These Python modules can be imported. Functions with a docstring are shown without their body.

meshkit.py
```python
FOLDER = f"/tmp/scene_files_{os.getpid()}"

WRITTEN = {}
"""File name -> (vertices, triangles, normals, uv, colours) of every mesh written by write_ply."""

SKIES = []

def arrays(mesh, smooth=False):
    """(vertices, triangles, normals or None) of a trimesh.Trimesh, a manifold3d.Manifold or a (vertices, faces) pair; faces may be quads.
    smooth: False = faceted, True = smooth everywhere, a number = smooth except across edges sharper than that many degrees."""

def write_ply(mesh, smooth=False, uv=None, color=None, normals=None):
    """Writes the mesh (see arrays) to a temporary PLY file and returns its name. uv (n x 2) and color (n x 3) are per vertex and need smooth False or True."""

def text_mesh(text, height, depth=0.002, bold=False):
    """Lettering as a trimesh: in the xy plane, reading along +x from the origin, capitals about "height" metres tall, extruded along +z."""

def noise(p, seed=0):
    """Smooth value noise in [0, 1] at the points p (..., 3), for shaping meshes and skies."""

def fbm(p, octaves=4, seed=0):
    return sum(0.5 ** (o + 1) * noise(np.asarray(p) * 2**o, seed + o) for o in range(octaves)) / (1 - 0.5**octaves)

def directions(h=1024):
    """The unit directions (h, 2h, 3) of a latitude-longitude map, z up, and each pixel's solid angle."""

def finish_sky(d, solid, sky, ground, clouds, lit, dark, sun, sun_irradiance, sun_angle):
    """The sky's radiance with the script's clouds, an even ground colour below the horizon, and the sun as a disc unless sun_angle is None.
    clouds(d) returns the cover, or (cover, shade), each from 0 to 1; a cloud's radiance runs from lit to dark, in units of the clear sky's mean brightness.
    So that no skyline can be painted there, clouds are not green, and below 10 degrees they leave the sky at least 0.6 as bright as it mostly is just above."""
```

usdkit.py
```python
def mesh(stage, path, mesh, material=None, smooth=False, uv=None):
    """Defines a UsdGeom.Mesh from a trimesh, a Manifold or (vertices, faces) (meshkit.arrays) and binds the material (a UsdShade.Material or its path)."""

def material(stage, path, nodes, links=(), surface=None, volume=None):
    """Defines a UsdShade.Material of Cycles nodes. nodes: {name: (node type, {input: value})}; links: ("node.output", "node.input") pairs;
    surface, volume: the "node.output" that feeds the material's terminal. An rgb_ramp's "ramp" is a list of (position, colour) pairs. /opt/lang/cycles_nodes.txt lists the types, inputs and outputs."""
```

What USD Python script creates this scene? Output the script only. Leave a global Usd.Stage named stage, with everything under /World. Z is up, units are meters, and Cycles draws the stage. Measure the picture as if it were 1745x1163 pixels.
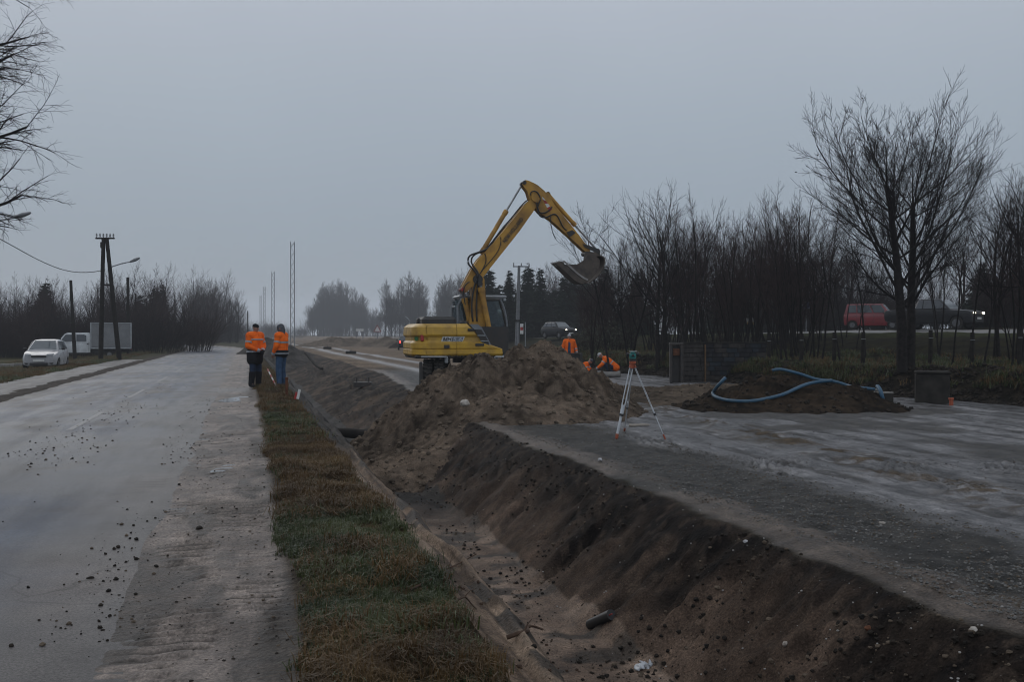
import math, random
import numpy as np
import trimesh
import manifold3d as m3
import usdkit, meshkit
from pxr import Usd, UsdGeom, UsdLux, UsdShade, Sdf, Gf, Vt
from shapely.geometry import Polygon

stage = Usd.Stage.CreateInMemory()
UsdGeom.SetStageUpAxis(stage, "Z")
UsdGeom.SetStageMetersPerUnit(stage, 1.0)
UsdGeom.Xform.Define(stage, "/World")
UsdGeom.Scope.Define(stage, "/World/Looks")

# ---------------------------------------------------------------- camera, sky, sun, exposure
EYE = 1.6                       # eye height above the road
FPX, HZ, CX = 1697.0, 570.0, 872.5
EXPOSURE = 0.45
SKY_STRENGTH = 0.10
cam = UsdGeom.Camera.Define(stage, "/World/camera")
cam.CreateHorizontalApertureAttr(36.0)
cam.CreateVerticalApertureAttr(36.0 * 683 / 1024)
cam.CreateFocalLengthAttr(36.0 * FPX / 1745.0)
cam.CreateVerticalApertureOffsetAttr(-(581.5 - HZ) / 1745.0 * 36.0)
cam.CreateClippingRangeAttr(Gf.Vec2f(0.05, 20000))
cam.CreateFStopAttr(0.0)
cam.CreateExposureAttr(EXPOSURE)
_x = UsdGeom.Xformable(cam)
_x.AddTranslateOp().Set(Gf.Vec3d(0, 0, EYE))
_x.AddRotateXOp().Set(90.0)

SUN_EL, SUN_AZ = math.radians(32), math.radians(-35)
dome = UsdLux.DomeLight.Define(stage, "/World/sky")
dome.GetPrim().SetCustomDataByKey("kind", "structure")
dome.GetPrim().SetCustomDataByKey("label", "even grey overcast sky above the foggy road")
dome.GetPrim().SetCustomDataByKey("category", "sky")
sky_m = usdkit.material(stage, "/World/Looks/overcast_sky", {
    "tc": ("texture_coordinate", {}),
    "sky": ("sky_texture", {"sky_type": "single_scattering", "sun_disc": False, "sun_elevation": SUN_EL, "sun_rotation": SUN_AZ}),
    "sx": ("separate_xyz", {}),
    "noi": ("noise_texture", {"scale": 1.6, "detail": 4.0, "roughness": 0.55}),
    "grad": ("rgb_ramp", {"ramp": [(0.0, (1.95, 2.30, 2.72)), (0.10, (2.12, 2.52, 2.98)), (0.22, (2.66, 3.06, 3.53)), (0.36, (3.42, 3.70, 4.20)), (1.0, (4.6, 4.9, 5.4))]}),
    "cl": ("rgb_ramp", {"ramp": [(0.25, (0.94, 0.94, 0.945)), (0.75, (1.05, 1.05, 1.045))]}),
    "mul": ("mix", {"mix_type": "multiply", "fac": 1.0}),
    "mx": ("mix", {"mix_type": "mix", "fac": 0.97}),
    "bg": ("background_shader", {"strength": SKY_STRENGTH}),
}, [("tc.generated", "sx.vector"), ("tc.generated", "noi.vector"), ("sx.z", "grad.fac"), ("noi.fac", "cl.fac"),
    ("grad.color", "mul.color1"), ("cl.color", "mul.color2"), ("sky.color", "mx.color1"), ("mul.color", "mx.color2"),
    ("mx.color", "bg.color")], surface="bg.background")
UsdShade.MaterialBindingAPI.Apply(dome.GetPrim()).Bind(sky_m)

sun = UsdLux.DistantLight.Define(stage, "/World/sun")
sun.CreateIntensityAttr(0.13)
sun.CreateAngleAttr(40.0)
sun.CreateColorAttr(Gf.Vec3f(1.0, 0.97, 0.93))
sun.CreateNormalizeAttr(True)
_d = np.array([math.sin(SUN_AZ) * math.cos(SUN_EL), math.cos(SUN_AZ) * math.cos(SUN_EL), math.sin(SUN_EL)])
_x = UsdGeom.Xformable(sun)
_x.AddRotateZOp().Set(-math.degrees(SUN_AZ))
_x.AddRotateXOp().Set(90.0 - math.degrees(SUN_EL) if False else -(90.0 - math.degrees(SUN_EL)))

# ---------------------------------------------------------------- helpers
used = {}
def numbered(parent, name):
    k = used.get((parent, name), 0)
    used[(parent, name)] = k + 1
    return f"{parent}/{name}" if k == 0 else f"{parent}/{name}_{k:03d}"

def tag(prim, label=None, cat=None, group=None, kind=None):
    p = prim.GetPrim() if hasattr(prim, "GetPrim") else prim
    for k, v in (("label", label), ("category", cat), ("group", group), ("kind", kind)):
        if v: p.SetCustomDataByKey(k, v)
    return prim

def xf(path, loc=(0, 0, 0), rz=0.0, scale=None, rx=0.0, ry=0.0):
    x = UsdGeom.Xform.Define(stage, path)
    x.AddTranslateOp().Set(Gf.Vec3d(*map(float, loc)))
    if rz: x.AddRotateZOp().Set(float(math.degrees(rz)))
    if ry: x.AddRotateYOp().Set(float(math.degrees(ry)))
    if rx: x.AddRotateXOp().Set(float(math.degrees(rx)))
    if scale is not None:
        s = (scale,) * 3 if np.ndim(scale) == 0 else scale
        x.AddScaleOp().Set(Gf.Vec3f(*map(float, s)))
    return x

def thing(name, label, cat, loc=(0, 0, 0), rz=0.0, group=None, scale=None, rx=0.0, ry=0.0):
    p = numbered("/World", name)
    x = xf(p, loc, rz, scale, rx, ry)
    tag(x, label, cat, group)
    return p

def part(parent, name, mesh, mat, smooth=30, label=None, kind=None):
    p = numbered(parent, name)
    o = usdkit.mesh(stage, p, mesh, mat, smooth=smooth)
    tag(o, label, kind=kind)
    return p

def solo(name, mesh, mat, label, cat, group=None, kind=None, smooth=30):
    p = numbered("/World", name)
    o = usdkit.mesh(stage, p, mesh, mat, smooth=smooth)
    tag(o, label, cat, group, kind)
    return o

def copy_of(src, name, label, cat, loc, rz=0.0, scale=None, group=None, rx=0.0, ry=0.0):
    p = thing(name, label, cat, loc, rz, group, scale, rx, ry)
    prim = stage.GetPrimAtPath(p)
    prim.GetReferences().AddInternalReference(src)
    prim.SetInstanceable(True)
    return p

def at(px, py, depth):
    """The point of the place that stands at this spot of the photograph, at this distance ahead of the eye."""
    return np.array([(px - CX) * depth / FPX, depth, EYE - (py - HZ) * depth / FPX])

cat_ = trimesh.util.concatenate
def box(sx, sy, sz, c=(0, 0, 0)):
    m = trimesh.creation.box([sx, sy, sz]); m.apply_translation(c); return m
def bbox(sx, sy, sz, c=(0, 0, 0), b=0.02):
    """a box with chamfered edges"""
    b = min(b, sx * .45, sy * .45, sz * .45)
    pts = []
    for i in (-1, 1):
        for j in (-1, 1):
            for k in (-1, 1):
                x, y, z = i * sx / 2, j * sy / 2, k * sz / 2
                pts += [(x - i * b, y, z - k * b * 0), (x, y - j * b, z), (x - i * b, y - j * b, z)]
                pts[-3:] = [(x - i * b, y - j * b, z), (x - i * b, y, z - k * b), (x, y - j * b, z - k * b)]
    m = trimesh.convex.convex_hull(np.array(pts)); m.apply_translation(c); return m
def cyl(p0, p1, r, r1=None, n=12):
    return tube(np.array([p0, p1], float), [r, r if r1 is None else r1], n)
def tube(pts, radii, n=8, caps=True):
    pts = np.asarray(pts, float); m = len(pts)
    radii = np.broadcast_to(np.asarray(radii, float), (m,))
    tan = np.gradient(pts, axis=0) if m > 2 else np.repeat((pts[1:] - pts[:1]), 2, 0)
    tan /= np.maximum(np.linalg.norm(tan, axis=1, keepdims=True), 1e-9)
    ref = np.array([0, 0, 1.0]) if abs(tan[:, 2]).mean() < 0.9 else np.array([1.0, 0, 0])
    u = np.cross(tan, ref); u /= np.maximum(np.linalg.norm(u, axis=1, keepdims=True), 1e-9)
    w = np.cross(tan, u)
    a = np.arange(n) / n * 2 * np.pi
    v = pts[:, None] + radii[:, None, None] * (np.cos(a)[None, :, None] * u[:, None] + np.sin(a)[None, :, None] * w[:, None])
    v = v.reshape(-1, 3)
    i = np.arange(m - 1)[:, None] * n; j = np.arange(n)[None]; jn = (j + 1) % n
    q = np.stack([i + j, i + n + j, i + n + jn, i + jn], -1).reshape(-1, 4)
    f = np.vstack([q[:, [0, 1, 2]], q[:, [0, 2, 3]]])
    if caps:
        v = np.vstack([v, pts[:1], pts[-1:]])
        c0, c1 = len(v) - 2, len(v) - 1
        jj = np.arange(n); jk = (jj + 1) % n
        f = np.vstack([f, np.stack([np.full(n, c0), jj, jk], 1), np.stack([np.full(n, c1), (m - 1) * n + jk, (m - 1) * n + jj], 1)])
    return trimesh.Trimesh(v, f, process=False)
def spline(pts, n=24):
    from scipy.interpolate import CubicSpline
    pts = np.asarray(pts, float)
    d = np.r_[0, np.cumsum(np.linalg.norm(np.diff(pts, axis=0), axis=1))]
    return CubicSpline(d, pts)(np.linspace(0, d[-1], n))
def extr(poly, depth, c=0.0):
    """polygon in the xz plane extruded along y, centred on y = c; bevel-free"""
    m = trimesh.creation.extrude_polygon(Polygon(poly).buffer(0), depth, engine="earcut")
    v = m.vertices.copy()
    m.vertices = np.stack([v[:, 0], -(v[:, 2] - depth / 2) + c, v[:, 1]], 1)
    return m
def hull(pts):
    return trimesh.convex.convex_hull(np.asarray(pts, float))
def man(m):
    return m3.Manifold(m3.Mesh(np.asarray(m.vertices, np.float32), np.asarray(m.faces, np.uint32)))
def tri(m):
    k = m.to_mesh(); return trimesh.Trimesh(k.vert_properties[:, :3], k.tri_verts, process=False)
def move(m, d):
    m = m.copy(); m.apply_translation(d); return m
def rotz(m, a):
    m = m.copy(); m.apply_transform(trimesh.transformations.rotation_matrix(a, [0, 0, 1])); return m
def rock(rng, r, flat=0.7, sub=1, rough=0.35):
    m = trimesh.creation.icosphere(sub, 1.0)
    n = meshkit.noise(m.vertices * 1.7 + rng.uniform(0, 90, 3), int(rng.integers(1e4)))
    m.vertices *= (1 - rough / 2 + rough * 1.3 * (n[:, None] - 0.3)) * np.array([1, rng.uniform(.7, 1), flat]) * r
    m.apply_transform(trimesh.transformations.rotation_matrix(rng.uniform(0, 6.28), [0, 0, 1]))
    return m

def mat(name, c, c2=None, scale=6.0, rough=0.6, rough2=None, metal=0.0, bump=0.0, bscale=None, spec=0.5, coat=0.0, space="object", lo=0.35, hi=0.65, detail=4.0, sheen=0.0):
    """principled with two colours mixed by noise and optional relief"""
    if rough >= .75 and spec == .5: spec = .12
    n = {"tc": ("texture_coordinate", {}) if space == "object" else ("geometry", {}),
         "no": ("noise_texture", {"scale": scale, "detail": detail, "roughness": 0.6}),
         "rp": ("rgb_ramp", {"ramp": [(lo, c), (hi, c2 if c2 is not None else c)]}),
         "p": ("principled_bsdf", {"roughness": rough, "metallic": metal, "specular_ior_level": spec, "coat_weight": coat, "sheen_weight": sheen})}
    src = "tc.object" if space == "object" else "tc.position"
    l = [(src, "no.vector"), ("no.fac", "rp.fac"), ("rp.color", "p.base_color")]
    if rough2 is not None:
        n["rr"] = ("map_range", {"from_min": lo, "from_max": hi, "to_min": rough, "to_max": rough2, "clamp": True})
        l += [("no.fac", "rr.value"), ("rr.result", "p.roughness")]
    if bump:
        n["nb"] = ("noise_texture", {"scale": bscale or scale * 4, "detail": 5.0, "roughness": 0.65})
        n["bp"] = ("bump", {"distance": bump, "strength": 1.0})
        l += [(src, "nb.vector"), ("nb.fac", "bp.height"), ("bp.normal", "p.normal")]
    return usdkit.material(stage, f"/World/Looks/{name}", n, l, surface="p.BSDF")

fbm = meshkit.fbm
def f2(x, y, s, o=4, seed=0, sy=None):
    return fbm(np.stack([np.asarray(x) * s, np.asarray(y) * (s if sy is None else sy), np.zeros_like(x)], -1), o, seed)
def ss(a, b, x):
    t = np.clip((x - a) / (b - a), 0, 1); return t * t * (3 - 2 * t)

# ---------------------------------------------------------------- the lie of the land
# s runs along the road, t across it to the right; the road bends left far away
RD = np.array([-0.2589, 0.9659]); RN = np.array([0.9659, 0.2589])
def st(x, y): return x * RD[0] + y * RD[1], x * RN[0] + y * RN[1]
def xy(s, t): return s * RD[0] + t * RN[0], s * RD[1] + t * RN[1]
def bend(s): return -np.where(s > 100, np.maximum(s - 100, 0) ** 2 / (2 * 235.0), 0.0)

def rim(s):    # right rim of the ditch
    return np.interp(s, [-50, 3, 6, 10, 16, 20, 24, 30, 45, 120, 1000], [4.3, 4.25, 4.3, 4.4, 4.42, 4.45, 4.7, 4.95, 6.0, 6.2, 6.2])
def foot(s):
    return np.interp(s, [-50, 5, 10, 20, 26, 40, 1000], [3.2, 3.25, 3.2, 3.15, 2.9, 2.75, 2.75])
def arcs(s, t):
    """ribs left by tyres turning on the track"""
    x, y = xy(s, t); o = np.zeros_like(s)
    for cx, cy, r, wd, a0, a1, p_ in ((4.6, 13.4, 1.15, .34, 1.7, 4.0, .105), (6.6, 12.6, 1.5, .4, 1.8, 4.2, .12), (7.7, 12.9, 1.2, .36, 1.6, 4.0, .11), (5.4, 16.5, 3.0, .4, 2.6, 4.4, .12)):
        d = np.hypot(x - cx, y - cy); an = np.mod(np.arctan2(y - cy, x - cx), 2 * np.pi)
        o = o + np.exp(-((d - r) / wd) ** 4) * ss(a0, a0 + .5, an) * ss(a1, a1 - .5, an) * np.sin(2 * np.pi * d / p_)
    return o
def height(s, t, fine=True):
    tb = t - bend(s)
    w1 = f2(s, t, 0.55, 3, 11) - .5; w2 = f2(s, t, 2.1, 4, 12) - .5; w3 = f2(s, t, 7.0, 3, 13) - .5
    R = rim(s) + .34 * w1 + .20 * w2 + .10 * (f2(s, t, 4.6, 3, 26) - .5); Fo = foot(s) + .5 * w1
    lip = 1.2 + .16 * (f2(s, t * 0, .8, 3, 14) - .5)
    # left of the verge: shoulder, road, strip, lay-by, field
    z = np.zeros_like(s)
    z = np.where(t < 4, .02 * w1, z)
    roadside = ss(-.55, -.95, tb) * ss(-5.75, -5.45, tb)
    z = z * (1 - roadside)
    z = z + .035 * ss(-.95, -.2, tb) * (tb < 1.3)
    z = z + ((.02 + .09 * w2) * ss(-5.45, -5.75, tb) * ss(-6.35, -6.05, tb) * (s < 75))
    lay = ss(-6.2, -6.05, tb) * 0
    z = z - .42 * ss(-7.7, -14, tb) - .5 * ss(-14, -40, tb)
    z = z + (.05 * w2 + .12 * w1) * ss(-7.6, -8.4, tb)
    # tyre marks pressed into the muddy shoulder
    if fine:
        sh = ss(-.75, -.45, tb) * ss(.4, .2, tb)
        ph = s / .125 + 1.4 * (f2(s, t, .9, 2, 15) - .5) + .4 * t
        for c0, wd, k in ((-.30, .17, 1.0), (.02, .2, .8), (-.6, .12, .45)):
            c = c0 + .12 * (f2(s, t * 0, .12, 2, 16 + int(10 * k)) - .5)
            g = np.exp(-((tb - c) / wd) ** 4)
            z = z + sh * g * k * (.012 * np.clip(np.sin(2 * np.pi * ph) * 1.6, -1, 1) * ss(.36, .50, f2(s, t, .9, 3, 17, sy=2.2)) - .012)
        z = z + sh * (.03 * w2 + .022 * w3)
    # verge, a little proud and lumpy
    ve = ss(.25, .45, t) * ss(lip + .02, lip - .1, t)
    z = z + ve * (.05 + .07 * w2 + .05 * w3)
    # ditch
    u = np.clip((t - lip) / .10, 0, 1)
    ledge = lip + .42 + .10 * (f2(s, t * 0, .7, 3, 18) - .5)
    zl = -.10 * u - .10 * ss(lip + .1, ledge, t)
    zl = np.where(t > ledge, -.20 - 1.02 * ss(0, 1, (t - ledge) / (2.25 - ledge)) ** .8, zl)
    rl = f2(s, t, .35, 2, 19, sy=9.0) - .5
    zl = zl + (t > lip + .02) * ((t < ledge + .1) * (.055 * np.exp(-((t - ledge + .05) / .035) ** 2) * (.4 + f2(s, t * 0, .6, 2, 20)) + .05 * rl - .035 * np.exp(-((t - ledge + .13) / .03) ** 2)) + .02 * w3 + .04 * w2)
    zp = -.2 + .03 * w1
    k = np.clip((t - Fo) / np.maximum(R - Fo, .2), 0, 1)
    k2 = np.where(k < .85, k * 1.06, .901 + (k - .85) / .15 * .099)
    floor = -1.22 + .05 * w1 + .05 * w2
    zr = floor + (zp - floor) * k2
    inr = (k > .02) & (k < .98)
    gul = f2(s + .3 * t, t, .95, 4, 21, sy=.5) - .5
    gul2 = f2(s + .25 * t, t, 3.2, 4, 22, sy=.9) - .5
    rill = np.abs(f2(s + .35 * t, t, 6.0, 3, 24, sy=.7) - .5); rill2 = np.abs(f2(s + .1 * t, t, 2.2, 3, 25, sy=.5) - .5)
    zr = zr + np.sin(np.pi * np.clip(k * .92 + .06, 0, 1)) * (.20 * gul + .12 * gul2 + .13 * w3 + .20 * w2 + .14 * w1 - .05 * np.maximum(.09 - rill, 0) / .09 * ss(.42, .6, f2(s, t, 1.1, 3, 27)) - .12 * np.maximum(.07 - rill2, 0) / .07 * ss(.45, .6, f2(s, t, .8, 3, 28)) + .16 * np.maximum(f2(s, t, 2.9, 3, 29) - .52, 0))
    clod = np.maximum(f2(s, t, 5.0, 3, 23) - .55, 0)
    zr = zr + clod * .22 * np.sin(np.pi * np.clip(k * .9 + .05, 0, 1))
    dz = np.maximum(zl, -3)
    dit = np.where(t < 2.25, np.where(t > lip, zl, z), zr)
    z = np.where(t > lip, dit, z)
    # the site: graded track, gravel, ruts
    pl = ss(0, .25, t - R)
    if fine:
        a = t + 1.1 * (f2(s, t, .09, 2, 31) - .5)
        rut = np.sin(a * 9.0 + 2 * (f2(s, t, .06, 2, 32))) * (f2(s, t, .5, 3, 33, sy=1.2) - .3)
        tr = ss(1.6, 2.4, t - R)
        z = z + pl * (tr * (.040 * rut + .03 * w2 + .012 * w3) + (1 - tr) * (.05 * w2 + .035 * w3))
        z = z + pl * .09 * np.exp(-((t - R - .28) / .25) ** 2) * (.4 + 1.2 * w1)
    z = z + pl * arcs(s, t) * .026 if fine else z
    sp = np.exp(-((t - (6.9 + .12 * s)) / .45) ** 2) * ss(5, 9, s) * ss(30, 22, s)
    z = z + pl * sp * (.05 + .12 * w2)
    z = z + pl * ss(60, 110, s) * ss(40, 26, t) * .25 * w1
    # the bank on the right and the road behind it
    b0 = np.interp(s, [-50, 20, 32, 45, 60, 110, 1000], [19.5, 19.0, 17.4, 17.0, 19, 24, 24])
    bk = ss(0, 1, (t - b0 + .5 * w1) / 1.3)
    z = z + bk * (.72 + (.25 * w1 + .15 * w2) * (1 - ss(29.5, 32.3, t)))
    up = np.interp(s, [-50, 40, 60, 100, 200, 400], [1.15, 1.15, 1.15, .75, .3, 0])
    z = z + up * ss(b0 + 4, 32.5, t) + np.interp(s, [-50, 60, 100], [.4, .3, 0]) * ss(32.5, 45, t)
    z = z + (t > 20) * .12 * w1 * (1 - ss(32.0, 32.6, t) * ss(40.5, 40.0, t))
    return z
def ground(x, y):
    s, t = st(np.atleast_1d(np.asarray(x, float)), np.atleast_1d(np.asarray(y, float)))
    r = height(s, t)
    return r if np.ndim(x) else float(r[0])

def axis(stops):
    """positions with a given spacing: [(from, to, step), ...]"""
    return np.unique(np.concatenate([np.arange(a, b, d) for a, b, d in stops]).round(4))
S = [-80, -50, -30, -18, -10, -5, -2, 0, 1.2]
v = 2.2
while v < 1500:
    S.append(v); v *= 1.0055 if v < 9 else 1.0068 if v < 24 else 1.011 if v < 70 else 1.05
S = np.array(S)
T = axis([(-900, -300, 60), (-300, -100, 20), (-100, -40, 5), (-40, -16, .9), (-16, -8, .3), (-8, -5, .09), (-5, -1.2, .35), (-1.2, 1.9, .028), (1.9, 5.4, .03), (5.4, 10.2, .045), (10.2, 20, .12), (20, 42, .45), (42, 100, 4), (100, 300, 20), (300, 901, 60)])
def sheet(Sg, Tg, zfun):
    s, t = np.meshgrid(Sg, Tg, indexing="ij")
    z = zfun(s, t)
    x, y = xy(s, t)
    a, b = len(Sg), len(Tg)
    i = (np.arange(a - 1)[:, None] * b + np.arange(b - 1)[None]).ravel()
    q = np.stack([i, i + 1, i + b + 1, i + b], 1)
    return s.ravel(), t.ravel(), np.stack([x.ravel(), y.ravel(), z.ravel()], 1), q
def attr_mesh(path, v, q, albedo, rough, material):
    m = UsdGeom.Mesh.Define(stage, path)
    f = np.vstack([q[:, [0, 1, 2]], q[:, [0, 2, 3]]]) if q.shape[1] == 4 else q
    vv, ff, nn = meshkit.arrays((v, f), True)
    m.CreatePointsAttr(Vt.Vec3fArray.FromNumpy(vv.astype(np.float32)))
    m.CreateFaceVertexCountsAttr(Vt.IntArray.FromNumpy(np.full(len(ff), 3, np.int32)))
    m.CreateFaceVertexIndicesAttr(Vt.IntArray.FromNumpy(ff.astype(np.int32).ravel()))
    m.CreateNormalsAttr(Vt.Vec3fArray.FromNumpy(nn.astype(np.float32))); m.SetNormalsInterpolation("vertex")
    m.CreateSubdivisionSchemeAttr("none")
    pv = UsdGeom.PrimvarsAPI(m)
    pv.CreatePrimvar("soil", Sdf.ValueTypeNames.Color3fArray, "vertex").Set(Vt.Vec3fArray.FromNumpy(np.asarray(albedo, np.float32)))
    pv.CreatePrimvar("wet", Sdf.ValueTypeNames.FloatArray, "vertex").Set(Vt.FloatArray.FromNumpy(np.asarray(rough, np.float32)))
    UsdShade.MaterialBindingAPI.Apply(m.GetPrim()).Bind(material)
    return m
def soil_material(name, fine=55.0, amp=0.012, peb=26.0, pebamt=0.5):
    return usdkit.material(stage, f"/World/Looks/{name}", {
        "at": ("attribute", {"attribute": "soil"}), "wt": ("attribute", {"attribute": "wet"}), "g": ("geometry", {}),
        "n1": ("noise_texture", {"scale": fine, "detail": 5.0, "roughness": 0.7}),
        "n2": ("noise_texture", {"scale": 4.5, "detail": 5.0, "roughness": 0.65}),
        "vo": ("voronoi_texture", {"scale": peb, "randomness": 1.0}),
        "r1": ("rgb_ramp", {"ramp": [(0.28, (0.38, 0.38, 0.38)), (0.5, (0.95, .95, .95)), (0.72, (1.75, 1.72, 1.68))]}),
        "r2": ("rgb_ramp", {"ramp": [(0.3, (0.55, 0.55, 0.56)), (0.7, (1.42, 1.40, 1.37))]}),
        "m1": ("mix", {"mix_type": "multiply", "fac": 1.0}), "m2": ("mix", {"mix_type": "multiply", "fac": 1.0}),
        "mr": ("mapping", {"mapping_type": "point", "rotation": (0, 0, -1.8326)}), "ms": ("mapping", {"mapping_type": "point", "scale": (1.9, 7.5, 1.0)}),
        "n3": ("noise_texture", {"scale": 1.0, "detail": 5.0, "roughness": 0.68, "distortion": 0.6}),
        "r3": ("rgb_ramp", {"ramp": [(0.34, (0.42, 0.42, 0.43)), (0.5, (0.94, .94, .94)), (0.66, (1.5, 1.5, 1.5))]}),
        "fs": ("map_range", {"from_min": 0.38, "from_max": 0.56, "to_min": 1.0, "to_max": 0.0, "clamp": True}),
        "m3": ("mix", {"mix_type": "multiply"}),
        "vm": ("map_range", {"from_min": 0.0, "from_max": 0.55, "to_min": 1.0, "to_max": 0.0, "clamp": True}),
        "hm": ("math", {"math_type": "multiply_add", "value2": pebamt}),
        "rg": ("math", {"math_type": "multiply_add", "value2": 0.35}), "rs": ("math", {"math_type": "subtract", "value2": 0.17}),
        "bp": ("bump", {"distance": amp, "strength": 1.0}),
        "dk": ("mix", {"mix_type": "multiply", "fac": 1.0, "color2": (0.74, 0.72, 0.71)}),
        "sl": ("map_range", {"from_min": 0.34, "from_max": 0.62, "to_min": 0.17, "to_max": 0.02, "clamp": True}),
        "p": ("principled_bsdf", {}),
    }, [("g.position", "n1.vector"), ("g.position", "n2.vector"), ("g.position", "vo.vector"), ("n1.fac", "r1.fac"), ("n2.fac", "r2.fac"),
        ("at.color", "m1.color1"), ("r1.color", "m1.color2"), ("m1.color", "m2.color1"), ("r2.color", "m2.color2"), ("m2.color", "m3.color1"), ("g.position", "mr.vector"), ("mr.vector", "ms.vector"), ("ms.vector", "n3.vector"), ("n3.fac", "r3.fac"), ("r3.color", "m3.color2"), ("wt.fac", "fs.value"), ("fs.result", "m3.fac"), ("m3.color", "dk.color1"), ("dk.color", "p.base_color"), ("wt.fac", "sl.value"), ("sl.result", "p.specular_ior_level"),
        ("vo.distance", "vm.value"), ("vm.result", "hm.value1"), ("n1.fac", "hm.value3"), ("hm.value", "bp.height"), ("bp.normal", "p.normal"),
        ("n2.fac", "rg.value1"), ("wt.fac", "rg.value3"), ("rg.value", "rs.value1"), ("rs.value", "p.roughness")], surface="p.BSDF")
SOIL = soil_material("wet_soil")

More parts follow.
